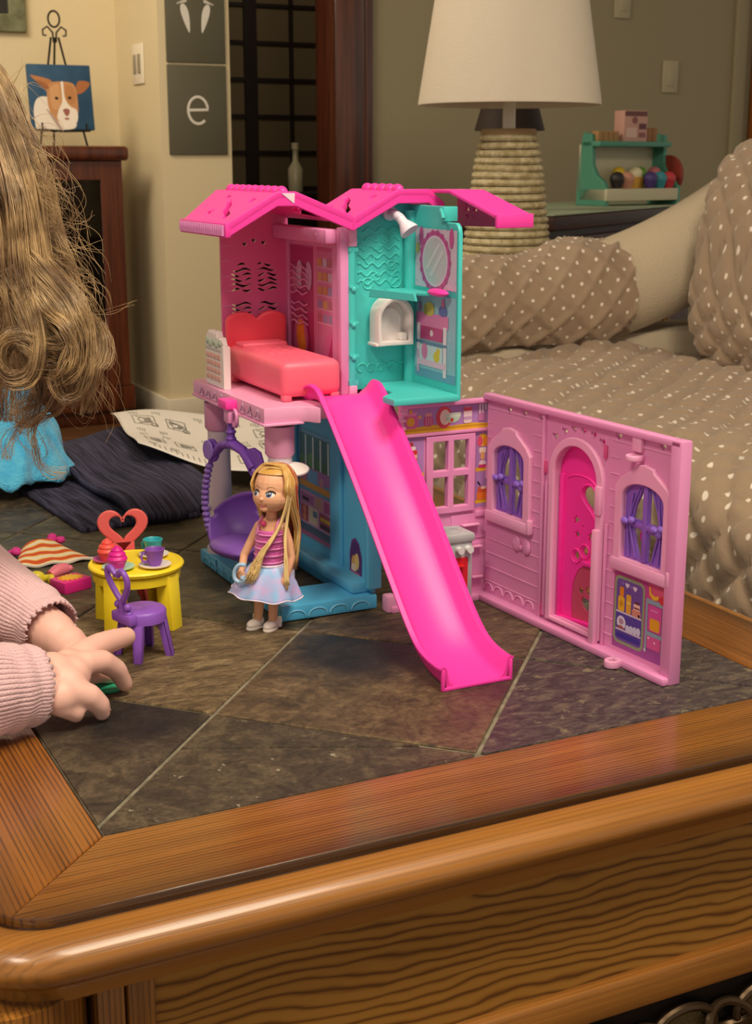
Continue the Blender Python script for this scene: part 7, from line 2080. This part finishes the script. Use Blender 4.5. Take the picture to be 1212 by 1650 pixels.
def trunk(u, v):
    a = 2 * pi * u
    pts = [(-0.432, 1.10, 0.698), (-0.445, 1.10, 0.668), (-0.475, 1.11, 0.605), (-0.55, 1.12, 0.50), (-0.63, 1.13, 0.40), (-0.69, 1.14, 0.30)]
    rx = [0.052, 0.092, 0.106, 0.104, 0.108, 0.112]
    p = spline(pts, 30)[round(v * 29)]; r = spline([Vector((x, 0, 0)) for x in rx], 30)[round(v * 29)].x
    d = Vector((-0.4, 0.1, -1)).normalized(); s_ = Vector((0, 1, 0)); n_ = d.cross(s_).normalized()
    s_ = n_.cross(d)
    return p + s_ * (r * 1.15 * cos(a)) + n_ * (r * 0.95 * sin(a)) 
MB().grid(trunk, 64, 29, ribN, close_u=True).done('shirt', None, person, ang=180)
# ---------------------------------------------------------------- hair
hairm = bpy.data.materials.new('child_hair'); hairm.use_nodes = True
nt = hairm.node_tree; b = nt.nodes['Principled BSDF']
tc = node(nt, 'ShaderNodeTexCoord'); nz = node(nt, 'ShaderNodeTexNoise', Scale=45.0, Detail=2.0); nt.links.new(tc.outputs['Object'], nz.inputs['Vector'])
rp = node(nt, 'ShaderNodeValToRGB'); rp.color_ramp.elements[0].position = 0.35; rp.color_ramp.elements[0].color = lin('#806343'); rp.color_ramp.elements[1].position = 0.68; rp.color_ramp.elements[1].color = lin('#d0b07f')
nt.links.new(nz.outputs['Fac'], rp.inputs['Fac']); nt.links.new(rp.outputs[0], b.inputs['Base Color'])
b.inputs['Roughness'].default_value = 0.30; b.inputs['Specular IOR Level'].default_value = 0.7; b.inputs['Anisotropic'].default_value = 0.4
rh = random.Random(21)
HB = MB(); HB.recalc = False
def strand(pts, r0=0.00042, n=26, tip=0.4):
    sp = spline(pts, n)
    HB.tube(sp, [r0 * (1 - (1 - tip) * (i / (n - 1)) ** 3) for i in range(n)], 4, cap=False)
def lock(guide, count, spread0, spread1, curl=0.0, turns=0.0, ph=0.0, n=30, r0=0.00021, frizz=0.0010):
    """strands in loose clumps that follow a guide, wave a little and wind round it towards the end"""
    count = int(count * 2.4)
    G = spline([Vector(g) for g in guide], n)
    fr_ = []
    nr = Vector((0, 1, 0))
    for i in range(n):
        t = (G[min(i + 1, n - 1)] - G[max(i - 1, 0)]).normalized()
        nr = (nr - t * nr.dot(t)).normalized(); fr_.append((nr.copy(), t.cross(nr)))
    nc = max(3, count // 7)
    clumps = [(rh.uniform(0, 2 * pi), sqrt(rh.random()), rh.uniform(0, 2 * pi), rh.uniform(1.0, 2.6), rh.uniform(0.0010, 0.0060), rh.uniform(0.0010, 0.0042), rh.uniform(-0.3, 0.3)) for _ in range(nc)]
    for c in range(count):
        a, rr_, wp, wf, wa, cr_, o1 = clumps[c % nc]
        ja, jr = rh.uniform(0, 2 * pi), sqrt(rh.random()) * cr_
        wild = 3.2 if rh.random() < 0.12 else 1.0
        sd = rh.uniform(0, 50)
        last = n if rh.random() < 0.7 else rh.randint(int(n * 0.75), n)
        pts = []
        for i in range(last):
            f = i / (n - 1)
            s = (spread0 + (spread1 - spread0) * f) * rr_ * (1 if turns or curl else 1 - 0.25 * f)
            A, B = fr_[i]
            tight = 1.0 - 0.45 * sin(pi * min(1, f * 1.1))
            p = G[i] + A * (s * cos(a) + jr * tight * cos(ja) + wa * sin(2 * pi * wf * f + wp) * f) + B * (s * sin(a) + jr * tight * sin(ja) + wa * cos(2 * pi * wf * f + wp) * f)
            w_ = 2 * pi * turns * f ** 1.4 + ph + o1
            p += (A * cos(w_) + B * sin(w_)) * curl * f ** 1.3
            p += Vector((noise.noise(Vector((f * 5, sd, 0))), noise.noise(Vector((f * 5, sd, 9))), noise.noise(Vector((f * 5, sd, 5))))) * frizz * wild * (0.6 + 2.2 * f)
            pts.append(p)
        k = len(pts)
        HB.tube(pts, [r0 * (1 if i < k * 0.7 else 0.7) for i in range(k)], 3, cap=False)
strays = []
lock([(-0.3269, 1.11, 0.9269), (-0.2949, 1.1, 0.9084), (-0.276, 1.09, 0.8721), (-0.2631, 1.08, 0.8359), (-0.2546, 1.075, 0.8018), (-0.247, 1.07, 0.7675), (-0.2378, 1.06, 0.7404), (-0.2266, 1.05, 0.7183), (-0.2277, 1.045, 0.6955)], 120, 0.013, 0.015, 0.012, 1.3, 0.0)   # outer
lock([(-0.3249, 1.1, 0.9128), (-0.2954, 1.09, 0.8945), (-0.2785, 1.08, 0.8584), (-0.2655, 1.07, 0.8179), (-0.2574, 1.06, 0.7728), (-0.2516, 1.05, 0.7368), (-0.24, 1.045, 0.7096), (-0.2265, 1.04, 0.6986), (-0.221, 1.04, 0.7148)], 120, 0.013, 0.012, 0.008, 0.8, 1.0)   # outer2
lock([(-0.3256, 1.1, 0.9039), (-0.2967, 1.09, 0.8766), (-0.2793, 1.075, 0.8404), (-0.2675, 1.06, 0.8046), (-0.2623, 1.05, 0.7598), (-0.2574, 1.04, 0.7241), (-0.2507, 1.04, 0.6963), (-0.2375, 1.04, 0.6916)], 120, 0.012, 0.015, 0.008, 1.0, 2.0)   # mid
lock([(-0.3296, 1.11, 0.8909), (-0.305, 1.1, 0.8632), (-0.2897, 1.09, 0.8266), (-0.2694, 1.08, 0.7947), (-0.2638, 1.07, 0.7535), (-0.2645, 1.06, 0.7171), (-0.2668, 1.06, 0.6791)], 100, 0.008, 0.014, 0.006, 0.8, 0.5)   # inner
lock([(-0.3426, 1.14, 0.9014), (-0.3179, 1.14, 0.8734), (-0.2994, 1.14, 0.821), (-0.2928, 1.13, 0.7681), (-0.2883, 1.12, 0.7198), (-0.2858, 1.11, 0.6813), (-0.2906, 1.1, 0.6429)], 190, 0.013, 0.024, 0.008, 0.7, 0.9)   # back
lock([(-0.3049, 1.11, 0.9044), (-0.277, 1.1, 0.8587), (-0.2608, 1.1, 0.8125), (-0.2456, 1.09, 0.7708), (-0.2359, 1.08, 0.7337), (-0.2317, 1.07, 0.7016), (-0.2455, 1.07, 0.6679)], 90, 0.01, 0.02, 0.01, 1.2, 0.4)   # right
lock([(-0.2691, 1.05, 0.7689), (-0.2546, 1.04, 0.7401), (-0.2475, 1.03, 0.7115), (-0.2552, 1.03, 0.6903), (-0.2729, 1.03, 0.6875), (-0.2811, 1.03, 0.7023), (-0.2728, 1.03, 0.7184), (-0.2586, 1.032, 0.7181), (-0.2524, 1.034, 0.7064), (-0.2583, 1.036, 0.6931)], 60, 0.007, 0.005, 0, 0, 0)   # ring
lock([(-0.2621, 1.045, 0.7281), (-0.2506, 1.035, 0.7108), (-0.2567, 1.033, 0.6935), (-0.2707, 1.033, 0.6908), (-0.2776, 1.034, 0.7027), (-0.2706, 1.035, 0.7145), (-0.2592, 1.037, 0.7124)], 26, 0.004, 0.003, 0, 0, 0)   # ring2
lock([(-0.2572, 1.055, 0.7731), (-0.241, 1.045, 0.7579), (-0.225, 1.035, 0.7406), (-0.216, 1.03, 0.7184), (-0.2207, 1.03, 0.6977), (-0.2352, 1.035, 0.6895), (-0.2482, 1.045, 0.6955)], 95, 0.011, 0.01, 0, 0, 0)   # curl
lock([(-0.2545, 1.05, 0.7506), (-0.2411, 1.04, 0.7355), (-0.2285, 1.03, 0.7252), (-0.2242, 1.028, 0.7108), (-0.2336, 1.03, 0.6977), (-0.2476, 1.035, 0.6993)], 80, 0.01, 0.009, 0, 0, 0)   # curlb
lock([(-0.2243, 1.035, 0.72), (-0.2155, 1.032, 0.6997), (-0.2208, 1.03, 0.6782), (-0.2321, 1.03, 0.6744), (-0.236, 1.03, 0.6875), (-0.2287, 1.032, 0.6946), (-0.2221, 1.034, 0.6869)], 34, 0.005, 0.004, 0, 0, 0)   # curl2
lock([(-0.2677, 1.05, 0.6948), (-0.2567, 1.05, 0.6664), (-0.2639, 1.05, 0.64), (-0.2595, 1.05, 0.6191), (-0.2393, 1.05, 0.6123)], 10, 0.003, 0.004, 0, 0, 0)   # tail
lock([(-0.2398, 1.05, 0.6901), (-0.2508, 1.05, 0.6616), (-0.273, 1.05, 0.6472), (-0.2831, 1.05, 0.623)], 14, 0.008, 0.006, 0, 0, 0)   # tail2
lock([(-0.2576, 1.06, 0.7076), (-0.25, 1.06, 0.6743), (-0.2604, 1.06, 0.6599), (-0.2798, 1.06, 0.6541)], 60, 0.016, 0.014, 0, 0, 0)   # under
lock([(-0.2909, 1.06, 0.7728), (-0.2715, 1.05, 0.746), (-0.2522, 1.04, 0.7194), (-0.2319, 1.03, 0.7115), (-0.2154, 1.03, 0.7206)], 40, 0.008, 0.01, 0, 0, 0)   # cross
strays.append([(-0.2533, 1.06, 0.8581), (-0.2337, 1.06, 0.8405), (-0.2196, 1.06, 0.8226), (-0.2221, 1.06, 0.8001), (-0.2366, 1.06, 0.7888)])
strays.append([(-0.252, 1.06, 0.8405), (-0.2322, 1.06, 0.8271), (-0.2265, 1.06, 0.8046), (-0.2407, 1.06, 0.7978)])
strays.append([(-0.265, 1.06, 0.8887), (-0.2526, 1.06, 0.8691), (-0.2326, 1.06, 0.8603), (-0.2266, 1.06, 0.8449)])
strays.append([(-0.2505, 1.06, 0.8271), (-0.2237, 1.06, 0.8136), (-0.2161, 1.06, 0.7819), (-0.203, 1.06, 0.7636)])
strays.append([(-0.2421, 1.06, 0.7728), (-0.2172, 1.06, 0.759), (-0.2069, 1.06, 0.7311), (-0.2047, 1.06, 0.7076), (-0.216, 1.06, 0.6887)])
strays.append([(-0.24, 1.06, 0.7682), (-0.2135, 1.06, 0.7404), (-0.2062, 1.06, 0.7171), (-0.2111, 1.06, 0.6934)])
strays.append([(-0.238, 1.06, 0.7636), (-0.22, 1.06, 0.7497), (-0.2104, 1.06, 0.7264), (-0.2156, 1.06, 0.6982), (-0.2303, 1.06, 0.6887)])
strays.append([(-0.2367, 1.06, 0.7451), (-0.2142, 1.06, 0.7264), (-0.2106, 1.06, 0.7029), (-0.2265, 1.06, 0.6695)])
strays.append([(-0.2325, 1.06, 0.7358), (-0.2068, 1.06, 0.7335), (-0.1854, 1.06, 0.7404)])
strays.append([(-0.2492, 1.06, 0.8493), (-0.2436, 1.06, 0.8271), (-0.2278, 1.06, 0.8226), (-0.2237, 1.06, 0.8315)])
strays.append([(-0.2555, 1.06, 0.8581), (-0.2381, 1.06, 0.8449), (-0.2416, 1.06, 0.8226), (-0.2332, 1.06, 0.8091)])
strays.append([(-0.2602, 1.06, 0.8931), (-0.2529, 1.06, 0.9017), (-0.2379, 1.06, 0.8887)])
strays.append([(-0.2687, 1.06, 0.9017), (-0.2559, 1.06, 0.8887), (-0.2479, 1.06, 0.8713)])
strays.append([(-0.2712, 1.06, 0.8974), (-0.2594, 1.06, 0.906), (-0.2544, 1.06, 0.9146)])
strays.append([(-0.2682, 1.06, 0.6887), (-0.2458, 1.06, 0.6647), (-0.2227, 1.06, 0.6502), (-0.2127, 1.06, 0.6599)])
strays.append([(-0.2598, 1.06, 0.6695), (-0.2363, 1.06, 0.6647), (-0.2167, 1.06, 0.6743)])
strays.append([(-0.2657, 1.06, 0.6502), (-0.2525, 1.06, 0.6307), (-0.2633, 1.06, 0.6111), (-0.2442, 1.06, 0.6061)])
strays.append([(-0.2426, 1.06, 0.8046), (-0.22, 1.06, 0.7956), (-0.2103, 1.06, 0.8046)])
strays.append([(-0.2408, 1.06, 0.7956), (-0.2254, 1.06, 0.7819), (-0.2067, 1.06, 0.7842)])
strays.append([(-0.2465, 1.06, 0.8181), (-0.2311, 1.06, 0.8046), (-0.2346, 1.06, 0.7819), (-0.2214, 1.06, 0.7682)])
strays.append([(-0.2424, 1.06, 0.7264), (-0.2057, 1.06, 0.7076), (-0.2042, 1.06, 0.6887)])
strays.append([(-0.2807, 1.06, 0.6405), (-0.2627, 1.06, 0.6209), (-0.2543, 1.06, 0.6405)])
for s in strays:
    for k in range(3):
        o_ = [Vector((rh.uniform(-1, 1), rh.uniform(-1, 1), rh.uniform(-1, 1))) * 0.006 for _ in s]
        strand([Vector(p) + q * (0.4 if i == 0 else 1.0) for i, (p, q) in enumerate(zip(s, o_))], 0.00016, 30, 0.5)
# fly-away wisps along the outer side
for k in range(150):
    f = rh.random()
    a = Vector((-0.262 + 0.040 * f ** 0.8, 1.075 - 0.02 * f, 0.875 - 0.20 * f))
    d = Vector((rh.uniform(0.2, 1.0), rh.uniform(-0.3, 0.3), rh.uniform(-1.0, 0.3))).normalized()
    l = rh.uniform(0.012, 0.034)
    s2 = Vector((rh.uniform(-0.4, 0.6), 0, -1)).normalized()
    strand([a - Vector((0.012, 0, -0.012)), a, a + d * l * 0.6, a + d * l + s2 * l * 0.4, a + d * l * 0.9 + s2 * l * 1.0], 0.00015, 20, 0.5)
# hair over the whole scalp, parted in the middle, falling behind the shoulders
hMi = hMx
for k in range(1500):
    phi = rh.uniform(-128, 128); ph_ = radians(phi); side = abs(phi) / 128
    R = 1.06 + rh.uniform(-0.02, 0.05)
    def sc(t):
        el = radians(90 - 100 * t)
        return Vector((0.075 * R * cos(el) * sin(ph_), 0.086 * R * cos(el) * cos(ph_) + 0.012, 0.083 * R * sin(el) + 0.022))
    st = Vector((rh.uniform(-0.004, 0.004), -0.060 + 0.035 * (1 - side) + 0.085 * rh.random() ** 2, 0.088 + 0.012 * (1 - side)))
    pts = [hMi @ st] + [hMi @ sc(t) for t in (0.3, 0.55, 0.8)]
    q = pts[-1]
    out = (q - hMi @ Vector((0, 0.01, 0))); out.z = 0; out.normalize()
    L_ = rh.uniform(0.10, 0.19)
    j = lambda a: rh.uniform(-a, a)
    pts += [q + Vector((j(0.004), j(0.004), -L_ * 0.33)) + out * 0.010, q + Vector((j(0.008), j(0.008), -L_ * 0.66)) + out * (0.012 + j(0.006)), q + Vector((j(0.014), j(0.014), -L_)) + out * (0.002 + j(0.012))]
    strand(pts, 0.00036, 18, 0.5)
HB.done('hair', hairm, person, ang=180)
